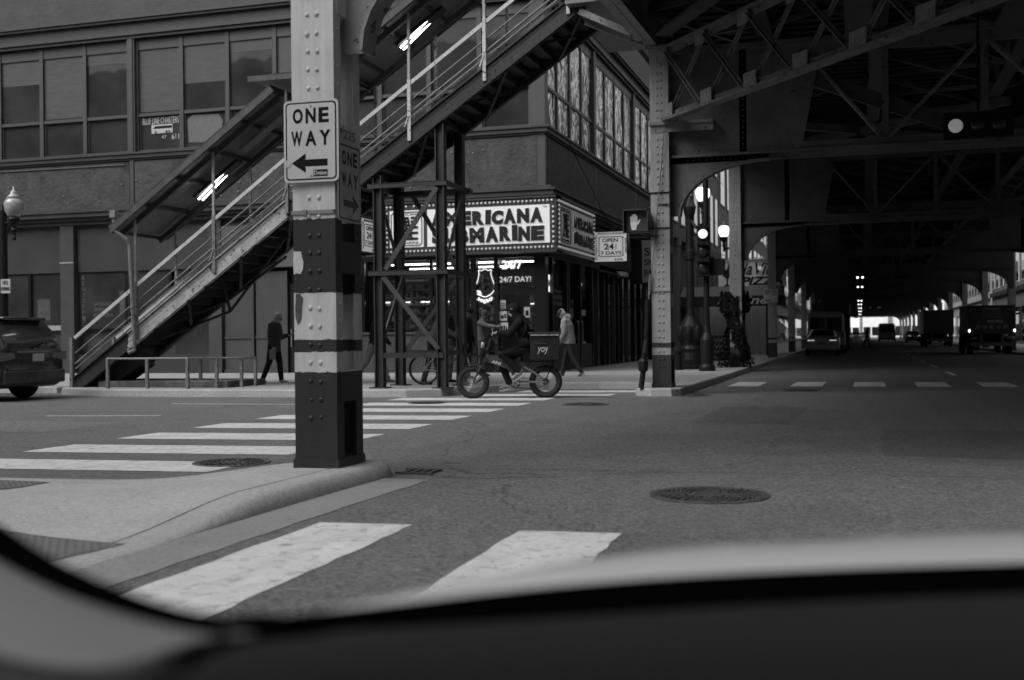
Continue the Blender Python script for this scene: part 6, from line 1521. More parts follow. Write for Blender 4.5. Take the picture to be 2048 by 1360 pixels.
def person(label, loc, rotz, J, top=None, pants=None, shoes=None, hair=None, skin_=None, cap=None, hood=False, vox=.011, topr=1., toplen=None, glasses=False, hairbun=False, hoodup=False, grp=None, coatlen=0.):
    """J: joints in a local frame, forward +Y, right +X"""
    t = thing('person', label, 'person', loc, rotz, grp); skin_ = skin_ or skin
    J = {k: Vector(v) for k, v in J.items()}
    pel, chest, neck, head = J['pelvis'], J['chest'], J['neck'], J['head']; hd = Vector(J.get('look', (0, 1, 0))).normalized(); up = (head-neck).normalized(); rt = hd.cross(up).normalized(); hd2 = up.cross(rt)
    rot = Matrix((rt, hd2, up)).transposed()
    g = MB()
    torso(g, [(pel-Z3*.04, .135, .10), (pel+(chest-pel)*.3, .125, .088), (pel+(chest-pel)*.65, .145, .10), (chest, .165, .10), (neck-(neck-chest)*.25, .12, .075), (neck, .055, .05)])
    limb(g, [neck-up*.05, neck+up*.05, head-up*.06], [.062, .056, .055])
    H = lambda x, y, z: head+rt*x+hd2*y+up*z
    g.ball(H(0, -.012, .03), (.076, .095, .092), 16, 12, rot=rot); g.ball(H(0, .022, -.045), (.056, .068, .070), 14, 10, rot=rot); g.ball(H(0, .050, -.088), (.026, .026, .022), 10, 8, rot=rot)
    limb(g, [H(0, .088, .015), H(0, .104, -.018)], [.011, .015], 8); g.ball(H(0, .085, -.05), (.024, .014, .009), 8, 6, rot=rot)
    for s in (-1, 1): g.ball(H(s*.077, -.012, -.005), (.012, .020, .032), 8, 6, rot=rot); g.ball(H(s*.03, .078, .03), (.022, .014, .010), 8, 6, rot=rot)
    for s, q in ((-1, 'L'), (1, 'R')):
        sh, el, wr = J['sh'+q], J['el'+q], J['wr'+q]; limb(g, [sh, (sh+el)/2, el, (el+wr)/2, wr], [.052, .046, .038, .036, .026])
        if not J.get('nohand'+q): hand(g, wr, J.get('hd'+q, wr-el), J.get('pn'+q, (-s, 0, 0)), s if not 0 else s, grip=J['grip'+q].x if 'grip'+q in J else .25)
        hp, kn, an = J['hp'+q], J['kn'+q], J['an'+q]; limb(g, [hp, (hp+kn)/2, kn, kn*.6+an*.4, an], [.085, .075, .052, .052, .036])
        ft = J.get('ft'+q, Vector((0, 1, -.1))).normalized(); limb(g, [an-Z3*.02, an+ft*.13-Z3*.045], [.036, .03])
    g.build('body', skin_, t, world=False, remesh=vox, smo=1)
    for s in (-1, 1):
        e = MB(); e.ball(H(s*.03, .086, .012), (.012, .007, .006), 8, 6, rot=rot); e.build('eye', black_m, t, world=False)
    if top:
        g = MB(); k = topr
        lowz = .12+coatlen
        torso(g, [(pel-Z3*lowz*.8, .165*k, .135*k), (pel+Z3*.0, .160*k, .135*k), (pel+(chest-pel)*.35, .158*k, .128*k), (pel+(chest-pel)*.7, .180*k, .135*k), (chest, .195*k, .132*k), (neck-(neck-chest)*.28, .150*k, .10*k), (neck+up*.01, .075*k, .072)])
        for s, q in ((-1, 'L'), (1, 'R')):
            sh, el, wr = J['sh'+q], J['el'+q], J['wr'+q]; d_ = (wr-el).normalized()
            limb(g, [sh+Vector((-s*.02, 0, .0)), (sh+el)/2, el, (el+wr)/2, wr-d_*.03], [.076*k, .070*k, .062*k, .056*k, .044*k])
            g.torus(wr-d_*.03, .036*k, .012, d_, 14, 6)
        if hood: g.torus(neck-hd2*.03+up*.02, .075, .036, up+hd2*.3, 18, 8); g.ball(neck-hd2*.10-up*.02, (.085, .06, .09), 12, 8, rot=rot)
        else: g.torus(neck+up*.02, .058, .018, up, 16, 6)
        if hoodup: g.ball(H(0, -.03, .03), (.10, .115, .125), 14, 10, rot=rot); limb(g, [neck, head-up*.05-hd2*.02], [.09, .09])
        g.build('jacket', top, t, world=False, remesh=max(vox, .013), smo=2)
    if pants:
        g = MB(); torso(g, [(pel-Z3*.10, .150, .12), (pel+Z3*.02, .150, .118), (pel+(chest-pel)*.28, .140, .105)])
        for s, q in ((-1, 'L'), (1, 'R')):
            hp, kn, an = J['hp'+q], J['kn'+q], J['an'+q]; limb(g, [hp, (hp+kn)/2, kn, (kn+an)/2, an+(kn-an).normalized()*.02], [.102, .090, .074, .068, .062])
        g.build('trousers', pants, t, world=False, remesh=max(vox, .013), smo=2)
    shoes = shoes or black_r
    for s, q in ((-1, 'L'), (1, 'R')):
        an = J['an'+q]; ft = J.get('ft'+q, Vector((0, 1, -.1))).normalized(); a, b, _ = basis(ft); rr_ = Matrix((a, ft, b)).transposed()
        g = MB(); c = an+ft*.07-b*.045
        g.ball(an-b*.01-ft*.005, (.045, .06, .055), 10, 8, rot=rr_); g.ball(c+b*.005, (.046, .135, .042), 14, 8, rot=rr_); g.ball(c+ft*.07-b*.01, (.048, .07, .034), 12, 8, rot=rr_)
        so_ = g.build('shoe', shoes, t, world=False, remesh=.011, smo=1)
        g = MB(); g.prism([(x*.048, y*.14) for x, y in [(math.cos(i*PI/8), math.sin(i*PI/8)) for i in range(16)]], c-b*.048, a, ft, .018); g.build('sole', M('shoe_sole', .5, .7), so_, world=False)
    if hair is not None:
        g = MB(); g.ball(H(0, -.025, .045), (.086, .098, .092), 14, 10, rot=rot); g.ball(H(0, -.055, -.02), (.072, .06, .07), 12, 8, rot=rot)
        if hairbun: g.ball(H(0, -.12, .045), (.045, .045, .045), 10, 8, rot=rot)
        g.build('hair', hair, t, world=False, remesh=.011, smo=1)
    if cap:
        g = MB(); g.ball(H(0, -.012, .055), (.090, .106, .082), 16, 10, rot=rot)
        g.build('cap', cap, t, world=False, smooth=True)
        if not J.get('nobrim'):
            g = MB(); g.ball(H(0, .115, .052), (.068, .075, .010), 14, 6, rot=rot); g.build('cap_brim', cap, t, world=False, smooth=True)
    if glasses:
        g = MB(); g.ball(H(-.03, .095, .02), (.026, .008, .016), 10, 6, rot=rot); g.ball(H(.03, .095, .02), (.026, .008, .016), 10, 6, rot=rot); g.bar(H(-.07, .02, .025), H(-.05, .09, .022), .006); g.bar(H(.07, .02, .025), H(.05, .09, .022), .006); g.build('sunglasses', black_m, t, world=False)
    return t, J
def stand(h=1.7, lean=0., stride=0., armL=(0, 10), armR=(0, 10), headdown=0., kneeL=5, kneeR=5, width=.09, lookx=0.):
    """FK pose. stride: degrees of leg split (left forward when positive). arm = (shoulder pitch, elbow flex)"""
    k = h/1.72; L1, L2 = .43*k, .42*k
    def leg(s, pitch, knee):
        hp = Vector((s*width, 0, 0)); d1 = Vector((0, math.sin(R(pitch)), -math.cos(R(pitch)))); kn = hp+d1*L1+Vector((s*.01, 0, 0)); a2 = pitch-knee
        d2 = Vector((0, math.sin(R(a2)), -math.cos(R(a2)))); return hp, kn, kn+d2*L2, a2
    lL = leg(-1, stride, kneeL); lR = leg(1, -stride, kneeR); low = min(lL[2].z, lR[2].z); pz = -low+.075
    off = Vector((0, 0, pz)); J = {}
    for q, lg in (('L', lL), ('R', lR)):
        J['hp'+q] = lg[0]+off+Vector((0, 0, .0)); J['kn'+q] = lg[1]+off; J['an'+q] = lg[2]+off; up_ = lg[2].z-low; J['ft'+q] = Vector((0, 1, -.12 if up_ < .02 else (-.9 if lg[3] < 0 else .25)))
    J['pelvis'] = off+Vector((0, 0, .04)); sp = Vector((0, math.sin(R(lean)), math.cos(R(lean)))); J['chest'] = J['pelvis']+sp*.36*k; J['neck'] = J['chest']+sp*.17*k; J['head'] = J['neck']+(sp+Vector((0, .35+headdown*.012, 0))).normalized()*.155*k
    J['look'] = Vector((lookx, math.cos(R(headdown)), -math.sin(R(headdown))))
    for s, q, (a, b) in ((-1, 'L', armL), (1, 'R', armR)):
        sh = J['chest']+sp*.10*k+Vector((s*.175*k, 0, 0)); d1 = Vector((s*.12, math.sin(R(a)), -math.cos(R(a)))).normalized(); el = sh+d1*.29*k; d2 = Vector((-s*.12*(b > 50), math.sin(R(a+b)), -math.cos(R(a+b)))).normalized(); J['sh'+q] = sh; J['el'+q] = el; J['wr'+q] = el+d2*.25*k
        J['pn'+q] = Vector((-s, 0, 0)) if b < 60 else Vector((0, -.2, 1))
    return J
GZ = .15
# woman with phone, left
J = stand(1.66, lean=3, stride=12, armL=(8, 92), armR=(-2, 20), headdown=34, kneeL=6, kneeR=12)
wt, _ = person('woman in dark oversized shirt and trousers walking right looking at her phone', (-13.42, 24.4, GZ), R(-92), J, top=cloth('shirt_charcoal', .055), pants=cloth('trousers_black', .022), shoes=M('shoe_pale', .42, .6), hair=M('hair_pale', .28, .6, noise=.3, scale=30), hairbun=True, glasses=True, topr=1.12, coatlen=.12)
ph = thing('phone', 'dark phone held up in the walking woman left hand', 'phone', (-13.42, 24.4, GZ), R(-92)); wr = J['wrL']; g = MB(); g.obox(wr+Vector((.02, .10, .035)), (.036, 0, 0), (0, .065, .03), (0, -.002, .004)); g.build('case', black_m, ph, world=False)
bg_ = thing('paper_bag', 'small pale bag held low in the walking woman right hand', 'bag', (-13.42, 24.4, GZ), R(-92)); wr = J['wrR']; g = MB(); g.prism([(-.07, -.30), (.07, -.30), (.08, -.06), (-.08, -.06)], wr+Vector((0, -.0, 0)), Y3, Z3, .04); g.build('bag', M('bag_pale', .22, .7), bg_, world=False)
# man in jeans partly behind the near column
J = stand(1.68, lean=10, stride=24, armL=(15, 30), armR=(-10, 40), headdown=30, kneeL=6, kneeR=20)
person('man in black top and pale jeans striding right behind the near column', (-10.95, 24.7, GZ), R(-92), J, top=cloth('sweater_black', .014), pants=cloth('jeans_pale', .17), shoes=M('shoe_dark', .05, .6), hair=M('hair_dark', .02, .7))
# cyclist standing over the white framed bicycle behind the tower
def fixed(h_sh, **kw): return kw
cy = stand(1.72, lean=22, stride=12, armL=(38, 20), armR=(42, 15), headdown=12, kneeL=4, kneeR=4)
person('man in grey jacket standing astride the pale framed bicycle behind the tower', (-9.08, 23.66, GZ), R(-70), cy, top=cloth('jacket_grey', .10), pants=cloth('trousers_black', .022), hair=M('hair_dark', .02, .7), skin_=skin_d)
person('man in dark coat and cap standing just right of the astride cyclist', (-9.13, 24.9, GZ), R(-60), stand(1.75, armL=(5, 20), armR=(5, 25), headdown=8), top=cloth('coat_dark', .02), pants=cloth('trousers_khaki', .12), cap=cloth('cap_dark', .03), skin_=skin_d, coatlen=.1)
person('bearded man in long black coat standing with his back to the tower post', (-9.47, 27.1, GZ), R(-95), stand(1.74, armL=(3, 15), armR=(2, 10), headdown=6), top=cloth('coat_black', .012), pants=cloth('trousers_black', .022), cap=cloth('beanie_black', .012), skin_=skin_d, coatlen=.35)
person('man in cap and denim jacket holding out his arm toward the shop door', (-9.62, 28.8, GZ), R(-100), stand(1.72, armL=(10, 35), armR=(72, 12), headdown=6), top=cloth('denim_jacket', .085), pants=cloth('denim_grey', .06), cap=cloth('cap_grey', .05), skin_=skin_d)
# hoodie man on the right of delivery bike
J = stand(1.76, lean=9, stride=-17, armL=(-2, 30), armR=(4, 35), headdown=28, kneeL=14, kneeR=5)
person('older man in grey hooded sweatshirt and cap walking left past the shop corner', (-7.2, 28.6, GZ), R(88), J, top=cloth('hoodie_grey', .30), pants=cloth('jeans_dark', .035), shoes=M('trainer', .12, .6), cap=cloth('cap_grey', .05), hood=True, hair=M('hair_grey', .35, .7), topr=1.24, coatlen=.02)
# silhouette crossing under the tracks
person('distant silhouette of a person striding across under the tracks', (.55, 97, 0), R(-88), stand(1.72, lean=3, stride=22, armL=(12, 20), armR=(-14, 30), kneeL=4, kneeR=10), top=cloth('coat_black', .012), pants=cloth('trousers_black', .022), hair=M('hair_dark', .02, .7), vox=.016)
person('person pushing a dark stroller under the pizza canopy', (-5.2, 62.6, GZ), R(185), stand(1.7, armL=(30, 50), armR=(30, 50)), top=cloth('coat_dark', .02), pants=cloth('trousers_black', .022), hair=M('hair_dark', .02, .7), vox=.016)
person('person in dark clothes bending beside the stroller', (-5.95, 62.2, GZ), R(170), stand(1.6, lean=25, armL=(30, 30), armR=(20, 30)), top=cloth('coat_brown', .035), pants=cloth('trousers_black', .022), hair=M('hair_dark', .02, .7), vox=.016)
person('person in a pale checked top walking between the far left columns', (-4.7, 64.5, GZ), R(175), stand(1.68, stride=12, armL=(10, 20), armR=(-8, 20)), top=cloth('top_mid', .09), pants=cloth('trousers_black', .022), hair=M('hair_dark', .02, .7), vox=.016)
t = thing('stroller', 'dark baby stroller facing the camera under the pizza canopy', 'stroller', (-5.22, 61.7, GZ)); g = MB()
g.prism([(-.22, .35), (.22, .35), (.25, .7), (.2, .95), (.0, 1.05), (-.2, .95), (-.25, .7)], (-5.22, 61.5, GZ), X3, Z3, -.5); g.build('hood', black_r, t)
for x in (-.25, .25): g = MB(); g.lathe([(.12, -.02), (.12, .02)], (-5.22+x, 61.5, GZ+.12), (1, 0, 0), n=14); g.build('wheel', tyre, t); g = MB(); g.tube([(-5.22+x, 61.5, GZ+.12), (-5.22+x, 61.8, GZ+.6), (-5.22+x, 62.2, GZ+1.0)], .015); g.build('frame', post_m, t)
# ============================================================ bicycles
def spokes(g, c, r0, r1, n, wd=.03, axis=X3, r=.0018):
    a, b, t_ = basis(axis); c = Vector(c)
    for i in range(n):
        q = 2*PI*i/n; q2 = q+(.35 if i % 2 else -.35); s = 1 if (i//2) % 2 else -1
        g.tube([c+t_*wd*s+(a*math.cos(q2)+b*math.sin(q2))*r0, c+(a*math.cos(q)+b*math.sin(q))*r1], r, 4)
spoke_m = M('spoke_steel', .45, .3, metal=.6)
# local frame of bikes: forward +Y, X right, origin on the ground below the rear hub
def bike_wheel(t, c, r, tr, hub_r=.03, n=32, tread=0):
    rimr = r-tr*2
    g = MB(); g.torus(c, r-tr, tr, (1, 0, 0), 48, 12)
    if tread:
        cc = Vector(c)
        for i in range(60):
            q = 2*PI*i/60
            for dx in (-.035, 0, .035): g.obox(cc+Vector((dx, math.cos(q)*(r-.003), math.sin(q)*(r-.003))), (.011, 0, 0), Vector((0, -math.sin(q), math.cos(q)))*.01, Vector((0, math.cos(q), math.sin(q)))*.005)
    w_ = g.build('wheel', tyre, t, world=False, smooth=not tread)
    g = MB(); g.torus(c, rimr, .012, (1, 0, 0), 40, 6, flat=1.8 if tread else 1); g.build('rim', M('rim_dark', .10, .4, metal=.4), w_, world=False, smooth=True)
    g = MB(); spokes(g, c, hub_r, rimr, n, wd=.035, r=.0024); g.build('spokes', spoke_m, w_, world=False)
    g = MB(); g.lathe([(hub_r*.5, -.06), (hub_r, -.05), (hub_r, .05), (hub_r*.5, .06)], c, (1, 0, 0), n=16); g.build('hub', M('hub_metal', .25, .35, metal=.6), w_, world=False)
    return w_
eb = thing('delivery_bike', 'black fat tyred electric delivery bike with rear cargo bag crossing on the crosswalk', 'electric bike', (-5.84, 21.2, 0), math.atan2(.956, -.29)-PI/2+PI*0)
# heading (-.956,-.29): forward +Y local -> rotate
eb.rotation_euler = (0, 0, math.atan2(-.29, -.956)-PI/2); HR = eb.rotation_euler.z; W[eb.name] = Matrix.Translation((-5.84, 21.2, 0)) @ Matrix.Rotation(HR, 4, 'Z')
ebl = (-5.84, 21.2, 0)
RW = .30
bike_wheel(eb, (0, 0, RW), RW, .052, .055, 36, 1); bike_wheel(eb, (0, 1.325, RW), RW, .052, .03, 36, 1)
frm = M('bike_frame_grey', .055, .45, noise=.1, scale=6); 
g = MB(); w2 = .045
# main beam as a deep tapered box
g.prism([(1.085, .80), (1.10, .68), (.66, .52), (.60, .46), (.53, .30), (.48, .30), (.50, .47), (.40, .56), (.34, .60), (.36, .64), (.80, .76)], (w2, 0, 0), Y3, Z3, -.0001)
g = MB(); P2 = [(1.085, .80), (.80, .765), (.36, .645), (.33, .60), (.48, .545), (.50, .30), (.585, .30), (.62, .45), (.68, .53), (1.10, .675)]
g.prism(P2[::-1], (-w2, 0, 0), Y3, Z3, 2*w2) if False else g.prism(P2, (w2, 0, 0), Y3, Z3, -2*w2)
g.build('main_frame', frm, eb, world=False, bevel=.008)
txt('lettering', 'ANI', .11, .05, (-w2-.001, 1.0, .66), (0, -1, -.30), (0, -.28, 1), M('decal_white', .6, .5), eb, depth=.002) if False else None
tm = text_mb('ANI', .17, .055, (-w2-.002, .985, .655), (0, -1, -.33), (0, -.33, 1), depth=.002, off=.03); tm.build('lettering', M('decal_white', .6, .5), eb, world=False)
tm = text_mb('ANI', .17, .055, (w2+.002, .82, .60), (0, 1, .33), (0, -.33, 1), depth=.002, off=.03); tm.build('lettering', M('decal_white', .6, .5), eb, world=False)
g = MB()
for s in (-1, 1): g.tube([(s*.075, .40, .58), (s*.08, .2, .46), (s*.085, .04, .34)], .018, 8); g.tube([(s*.075, .46, .30), (s*.085, .02, .29)], .018, 8); g.tube([(s*.075, .10, .295), (s*.075, .06, .36)], .015, 6)
g.build('swing_arm', M('swing_arm_metal', .16, .4), eb, world=False)
g = MB(); g.tube([(0, 1.06, .70), (0, 1.03, .95)], .035, 10); g.tube([(0, 1.03, .95), (0, .99, 1.10)], .02, 8)
for s in (-1, 1): g.tube([(s*.075, 1.10, .72), (s*.075, 1.20, .52)], .026, 8); g.tube([(s*.075, 1.19, .55), (s*.075, 1.315, .31)], .020, 8)
g.box(-.1, .1, 1.07, 1.13, .68, .75); g.box(-.09, .09, 1.04, 1.09, .88, .93); g.build('fork', M('fork_dark', .03, .4), eb, world=False)
g = MB(); g.tube([(-.36, .93, 1.16), (-.2, .97, 1.15), (0, .99, 1.10), (.2, .97, 1.15), (.36, .93, 1.16)], .014, 8); g.tube([(-.36, .93, 1.16), (-.24, .95, 1.155)], .02, 8); g.tube([(.36, .93, 1.16), (.24, .95, 1.155)], .02, 8)
g.tube([(.22, .98, 1.15), (.30, .93, 1.11)], .008); g.tube([(-.22, .98, 1.15), (-.30, .93, 1.11)], .008)
for s in (-1, 1): g.tube([(s*.15, 1.0, 1.14), (s*.06, 1.12, 1.05), (0, 1.08, .92)], .006, 5)
g.build('handlebar', black_r, eb, world=False)
g = MB(); g.tube([(-.12, .96, 1.14), (-.13, .95, 1.30)], .008); hl = g.build('phone_mount', M('mount_pale', .4), eb, world=False); g = MB(); g.obox((-.13, .96, 1.33), (.035, 0, 0), (0, .07, .012), (0, -.002, .006)); g.build('phone', M('phone_glare', .35, .2), hl, world=False)
g = MB(); g.lathe([(.045, 0), (.06, .04), (.055, .07), (0, .075)], (0, 1.10, .97), (0, 1, .1), n=16); g.build('headlight', M('headlight_shell', .35, .3), eb, world=False, smooth=True)
g = MB(); g.box(-.10, .10, 1.13, 1.20, .60, .86); g.build('front_bag', black_r, eb, world=False, bevel=.02)
def fender(cy_, a0, a1, name, mt):
    g = MB(); pts = [(cy_+math.cos(R(a))*(RW+.035), RW+math.sin(R(a))*(RW+.035)) for a in range(a0, a1+1, 8)]
    for (a, b), (c_, d_) in zip(pts, pts[1:]):
        g.add([(-.065, a, b), (.065, a, b), (.065, c_, d_), (-.065, c_, d_), (-.065, a, b+.008), (.065, a, b+.008), (.065, c_, d_+.008), (-.065, c_, d_+.008)], [(0, 1, 2, 3), (7, 6, 5, 4), (0, 4, 5, 1), (2, 6, 7, 3), (1, 5, 6, 2), (3, 7, 4, 0)])
    return g.build(name, mt, eb, world=False)
fender(1.325, 75, 178, 'front_fender', black_m); fender(0, 30, 150, 'rear_fender', black_m)
g = MB()
for s in (-1, 1): g.tube([(s*.09, .32, .66), (s*.09, -.22, .67)], .01, 6); g.tube([(s*.09, -.15, .67), (s*.08, 0, .32)], .008, 6); g.tube([(s*.09, .25, .66), (s*.08, .35, .58)], .01, 6)
for y in (-.2, -.05, .1, .25): g.tube([(-.09, y, .67), (.09, y, .67)], .008, 6)
g.build('rear_rack', black_r, eb, world=False)
g = MB(); g.ball((0, .42, .86), (.10, .16, .045), 14, 8); g.tube([(0, .42, .84), (0, .44, .62)], .018, 8); g.build('saddle', black_r, eb, world=False, smooth=True)
g = MB(); g.torus((-.07, .56, .285), .09, .008, (1, 0, 0), 28, 6); 
for i in range(5): q = i*2*PI/5; g.bar((-.07, .56, .285), (-.07, .56+math.cos(q)*.088, .285+math.sin(q)*.088), .014)
g.torus((-.07, 0, .30), .05, .008, (1, 0, 0), 20, 6); g.tube([(-.07, .56, .195), (-.07, .25, .17), (-.07, .12, .20), (-.07, 0, .245)], .006, 5); g.tube([(-.07, .56, .375), (-.07, 0, .35)], .006, 5)
g.build('drivetrain', black_m, eb, world=False)
g = MB(); g.bar((-.10, .56, .285), (-.10, .43, .41), .026, .016); g.box(-.18, -.10, .39, .48, .40, .425); g.bar((.10, .56, .285), (.10, .68, .16), .026, .016); g.box(.10, .18, .63, .72, .155, .18); g.build('pedal_cranks', M('crank_pale', .35, .4, metal=.3), eb, world=False)
# cargo bag (rests on rack -> a thing of its own)
cbg = thing('delivery_bag', 'black insulated cargo bag with white script mark strapped on the bike rack', 'delivery bag', ebl, HR)
g = MB(); g.prism([(-.17, .70), (.27, .70), (.29, 1.16), (-.19, 1.17)][::-1], (-.23, 0, 0), Y3, Z3, -.46) if False else g.prism([(-.24, .70), (.27, .70), (.29, 1.16), (-.26, 1.17)], (.22, 0, 0), Y3, Z3, -.44)
bagm = M('bag_vinyl_black', .016, .38, noise=.3, scale=4, bump=.9, bscale=7, bdist=.03); g.build('bag', bagm, cbg, world=False, bevel=.02)
g = MB(); g.box(-.24, .24, -.29, .31, 1.165, 1.20); g.build('lid', bagm, cbg, world=False, bevel=.012)
g = MB(); g.box(-.245, -.225, -.24, .27, 1.135, 1.16); g.build('reflective_piping', M('piping_pale', .32, .5, noise=.5, scale=18), cbg, world=False)
g = MB(); g.box(-.232, -.222, -.02, .18, .985, 1.0); g.build('handle_strap', M('strap_grey', .08, .6), cbg, world=False)
wm = M('decal_white', .6, .5); tm = text_mb('yoy', .20, .13, (-.229, .15, .80), (0, -1, 0), (0, 0, 1), depth=.004, shear=.2); tm.build('lettering', wm, cbg, world=False)
# rider
Jr = dict(pelvis=(0, .36, .93), chest=(0, .42, 1.27), neck=(0, .50, 1.42), head=(0, .575, 1.585), look=(.0, 1, -.10),
          shL=(-.18, .47, 1.385), shR=(.18, .47, 1.385), elL=(-.30, .66, 1.17), elR=(.30, .68, 1.18), wrL=(-.28, .87, 1.20), wrR=(.28, .87, 1.20), hdL=(.1, 1, -.25), hdR=(-.1, 1, -.25), pnL=(0, -.2, -1), pnR=(0, -.2, -1), gripL=(.8, 0, 0), gripR=(.8, 0, 0),
          hpL=(-.09, .38, .90), hpR=(.09, .38, .90), knL=(-.14, .80, .80), knR=(.13, .82, .66), anL=(-.145, .48, .50), anR=(.145, .66, .26), ftL=(0, .85, -.55), ftR=(0, 1, -.15), nobrim=(1, 0, 0))
rd, _ = person('delivery rider in black jacket and cap riding the fat tyred electric bike', ebl, HR, Jr, top=cloth('rider_jacket', .012), pants=cloth('rider_trousers', .014), shoes=M('checked_shoe', .2, .6, noise=.9, scale=45, detail=0), cap=cloth('beanie_black', .012), hood=True, hoodup=True, topr=1.1)
g = MB(); g.ball((-.12, .61, 1.625), (.004, .02, .006), 8, 5); g.build('cap_logo', wm, rd, world=False)
# gloves, cross-body bag
tt = thing('waist_bag', 'small dark bag slung at the delivery rider hip', 'bag', ebl, HR); g = MB(); g.ball((-.20, .40, 1.02), (.05, .12, .08), 12, 8); g.tube([(-.21, .45, 1.06), (-.2, .35, 1.25), (-.1, .36, 1.42), (.1, .48, 1.44)], .014, 6); g.build('bag', black_r, tt, world=False)
for o_ in (eb, cbg, rd, tt): o_.scale = (1.06, 1.06, 1.06); o_.location.x += .03
# standing bicycle behind tower
def city_bike(loc, rot, label, frame, r=.345):
    t = thing('bicycle', label, 'bicycle', loc, rot)
    bike_wheel(t, (0, 0, r), r, .022, .03, 32); bike_wheel(t, (0, 1.03, r), r, .022, .02, 32)
    g = MB(); g.tube([(0, .42, .28), (0, .30, .80)], .018); g.tube([(0, .42, .28), (0, .88, .78)], .022); g.tube([(0, .31, .76), (0, .86, .86)], .018); g.tube([(0, .87, .74), (0, .84, .93)], .022)
    fr = g.build('frame', M('bike_frame_dark', .02, .4), t, world=False)
    g = MB()
    for s in (-1, 1): g.tube([(s*.05, 0, r), (s*.02, .31, .70)], .011, 6); g.tube([(s*.05, 0, r), (s*.03, .42, .28)], .013, 6); g.tube([(s*.055, 1.03, r), (s*.05, .90, .70)], .018, 6)
    g.build('stays_and_fork', frame, t, world=False)
    g = MB(); g.ball((0, .27, .88), (.08, .14, .03), 12, 6); g.tube([(0, .30, .78), (0, .28, .87)], .014); g.build('saddle', black_r, t, world=False)
    g = MB(); g.tube([(0, .84, .93), (0, .86, 1.02)], .014); g.tube([(-.3, .82, 1.04), (-.1, .88, 1.02), (.1, .88, 1.02), (.3, .82, 1.04)], .013, 6); g.build('handlebar', black_r, t, world=False)
    g = MB(); g.torus((-.06, .42, .28), .085, .008, (1, 0, 0), 24, 6); g.tube([(-.06, .42, .195), (-.06, .02, r-.09)], .005, 5); g.tube([(-.06, .42, .365), (-.06, 0, r+.04)], .005, 5); g.torus((-.06, 0, r), .04, .01, (1, 0, 0), 16, 6); g.bar((-.08, .42, .28), (-.085, .43, .12), .025, .014); g.box(-.16, -.08, .38, .48, .105, .125); g.build('drivetrain', M('crank_pale', .35, .4), t, world=False)
    return t
city_bike((-9.18, 23.4, GZ), R(-70), 'city bicycle with pale fork and stays parked behind the tower under its standing rider', M('frame_white', .35, .4))
# ============================================================ the waiting car the photograph is taken from
own = thing('waiting_car', 'blurred dark dashboard, windscreen edge and pale bonnet of the car in the foreground', 'car', (.0, .6, 0))
def ribbon(name, mat, rows, smooth=True, par=own):
    g = MB(); k = len(rows[0]); g.add([p for r_ in rows for p in r_], [[i*k+j, (i+1)*k+j, (i+1)*k+j+1, i*k+j+1] for i in range(len(rows)-1) for j in range(k-1)])
    o = g.build(name, mat, par, smooth=smooth); md = o.modifiers.new('s', 'SUBSURF'); md.levels = 2; md.render_levels = 2; md2 = o.modifiers.new('t', 'SOLIDIFY'); md2.thickness = .004; md2.offset = -1; return o

R_BASE = [(-0.57, 1.01, 0.9), (-0.52, 1.05, 0.9), (-0.46, 1.1, 0.9), (-0.38, 1.18, 0.9), (-0.26, 1.27, 0.9), (-0.12, 1.35, 0.9), (0.04, 1.42, 0.9), (0.19, 1.48, 0.9), (0.39, 1.56, 0.9)]
R_CREST = [(-0.54, 1.04, 0.9), (-0.52, 1.1, 0.9), (-0.47, 1.21, 0.9), (-0.38, 1.38, 0.9), (-0.3, 1.49, 0.9), (-0.21, 1.57, 0.9), (-0.11, 1.61, 0.9), (0.05, 1.73, 0.9), (0.24, 1.81, 0.9)]
R_FRIT = [(-0.54, 0.96, 0.9), (-0.49, 0.99, 0.9), (-0.43, 1.02, 0.9), (-0.34, 1.07, 0.9), (-0.23, 1.13, 0.9), (-0.11, 1.2, 0.9), (0.04, 1.27, 0.9), (0.17, 1.33, 0.9), (0.35, 1.4, 0.9)]
R_MID = [(-0.48, 0.75, 0.94), (-0.43, 0.77, 0.94), (-0.37, 0.79, 0.94), (-0.27, 0.84, 0.94), (-0.18, 0.87, 0.94), (-0.09, 0.91, 0.94), (0.03, 0.96, 0.94), (0.14, 1.0, 0.94), (0.28, 1.05, 0.94)]
R_NEAR = [(-0.43, 0.61, 0.95), (-0.38, 0.62, 0.95), (-0.32, 0.64, 0.95), (-0.21, 0.67, 0.95), (-0.14, 0.69, 0.95), (-0.07, 0.71, 0.95), (0.02, 0.73, 0.95), (0.11, 0.76, 0.95), (0.22, 0.79, 0.95)]
S_OUT = [(-2.23, 2.12, 0.93), (-1.5, 1.57, 0.93), (-1.12, 1.28, 0.93), (-0.95, 1.14, 0.93), (-0.81, 1.04, 0.93), (-0.65, 0.94, 0.93), (-0.57, 0.91, 0.93), (-0.51, 0.9, 0.93)]
S_IN = [(-1.81, 1.68, 0.92), (-1.33, 1.36, 0.92), (-1.03, 1.15, 0.92), (-0.9, 1.06, 0.92), (-0.78, 0.98, 0.92), (-0.64, 0.91, 0.92), (-0.56, 0.88, 0.92), (-0.5, 0.88, 0.92)]
T1 = [(-1.37, 1.25, 0.92), (-1.09, 1.1, 0.92), (-0.89, 0.98, 0.92), (-0.8, 0.93, 0.92), (-0.71, 0.89, 0.92), (-0.62, 0.88, 0.92), (-0.55, 0.87, 0.92), (-0.51, 0.89, 0.92)]
T2 = [(-0.98, 0.89, 0.9), (-0.86, 0.86, 0.9), (-0.78, 0.85, 0.9), (-0.72, 0.83, 0.9), (-0.67, 0.82, 0.9), (-0.61, 0.83, 0.9), (-0.58, 0.87, 0.9), (-0.55, 0.92, 0.9)]
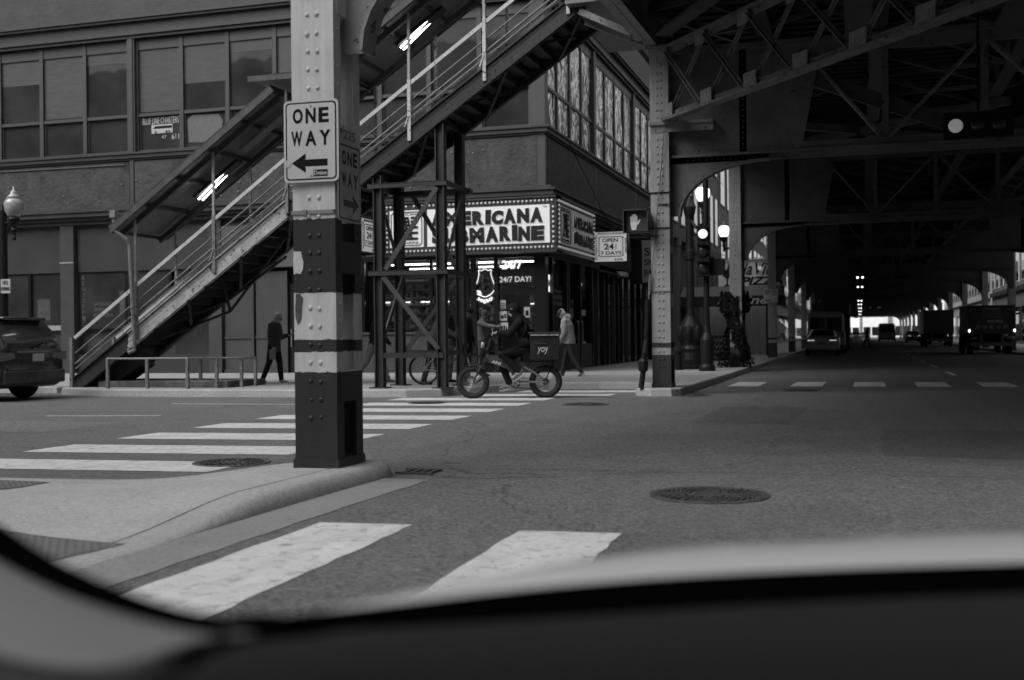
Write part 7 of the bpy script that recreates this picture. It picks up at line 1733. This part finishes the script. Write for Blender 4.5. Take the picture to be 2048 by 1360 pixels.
T3 = [(-0.73, 0.66, 0.88), (-0.68, 0.67, 0.88), (-0.64, 0.68, 0.88), (-0.61, 0.69, 0.88), (-0.58, 0.7, 0.88), (-0.58, 0.74, 0.88), (-0.58, 0.82, 0.88), (-0.57, 0.92, 0.88)]

hoodm = M('bonnet_paint', .5, .32, coat=.8, spec=.6)
mid = [tuple((a[i]+b[i])/2+(.004 if i == 2 else 0) for i in range(3)) for a, b in zip(R_BASE, R_CREST)]
fr1 = [(x+.03*(i-1)/8+.05, y+.45, z-.10) for i, (x, y, z) in enumerate(R_CREST)]
fr2 = [(x+.10, y+.9, z-.26) for x, y, z in R_CREST]; fr3 = [(x+.12, y+1.0, z-.55) for x, y, z in R_CREST]
ribbon('bonnet', hoodm, [[(x, y-.03, z-.02) for x, y, z in R_BASE], mid, R_CREST, fr1, fr2, fr3])
fs_ = [R_BASE[0], mid[0], R_CREST[0], fr1[0], fr2[0], fr3[0]]
ribbon('front_wing', hoodm, [fs_, [(x-.10, y, z-.12) for x, y, z in fs_], [(x-.12, y, .35) for x, y, z in fs_]])
ribbon('windscreen_edge', M('black_frit', .0012, .9, spec=.0), [[(x, y, z+.004) for x, y, z in R_BASE], [(x, y-.0, z+.002) for x, y, z in R_FRIT]])
ribbon('dashboard', M('dash_plastic', .009, .8, spec=.2, noise=.1, scale=30), [R_FRIT, R_MID, R_NEAR, [(x, y-.25, z-.05) for x, y, z in R_NEAR], [(x, y-.28, z-.35) for x, y, z in R_NEAR]])
ribbon('door_seal', M('black_seal', .0012, .8, spec=.0), [S_OUT, S_IN])
ribbon('door_trim', M('door_trim_plastic', .10, .6), [S_IN, T1, T2])
ribbon('door_trim_shade', M('door_trim_shaded', .022, .7, spec=.2), [T2, T3, [(x, y-.2, z-.2) for x, y, z in T3]])  # lower door trim in a darker copy, carrying the fall-off of light
g = MB(); g.box(-.75, 1.1, -1.4, .42, 1.50, 1.54); g.box(-.75, 1.1, -1.44, -1.4, .5, 1.46); g.box(1.06, 1.1, -1.4, .1, .9, 1.42); g.build('shade_roof', M('headliner', .05, .9), own, bevel=.01)  # unseen roof and walls added to shade the dashboard
g = MB(); g.ball((-.545, .945, .885), (.09, .08, .035), 12, 8); g.build('corner_cap', M('black_seal', .001), own, smooth=True)
for x, y in ((.95, 2.1), (-.62, 2.0)):
    g = MB(); g.lathe([(.2, -.1), (.32, -.09), (.33, .09), (.2, .1)], (x, y, .33), (1, 0, 0), n=24); g.build('wheel', tyre, own)
# ============================================================ finish
for o in bpy.data.objects:
    if o.type == 'MESH' and not o.data.materials: o.data.materials.append(black_r)
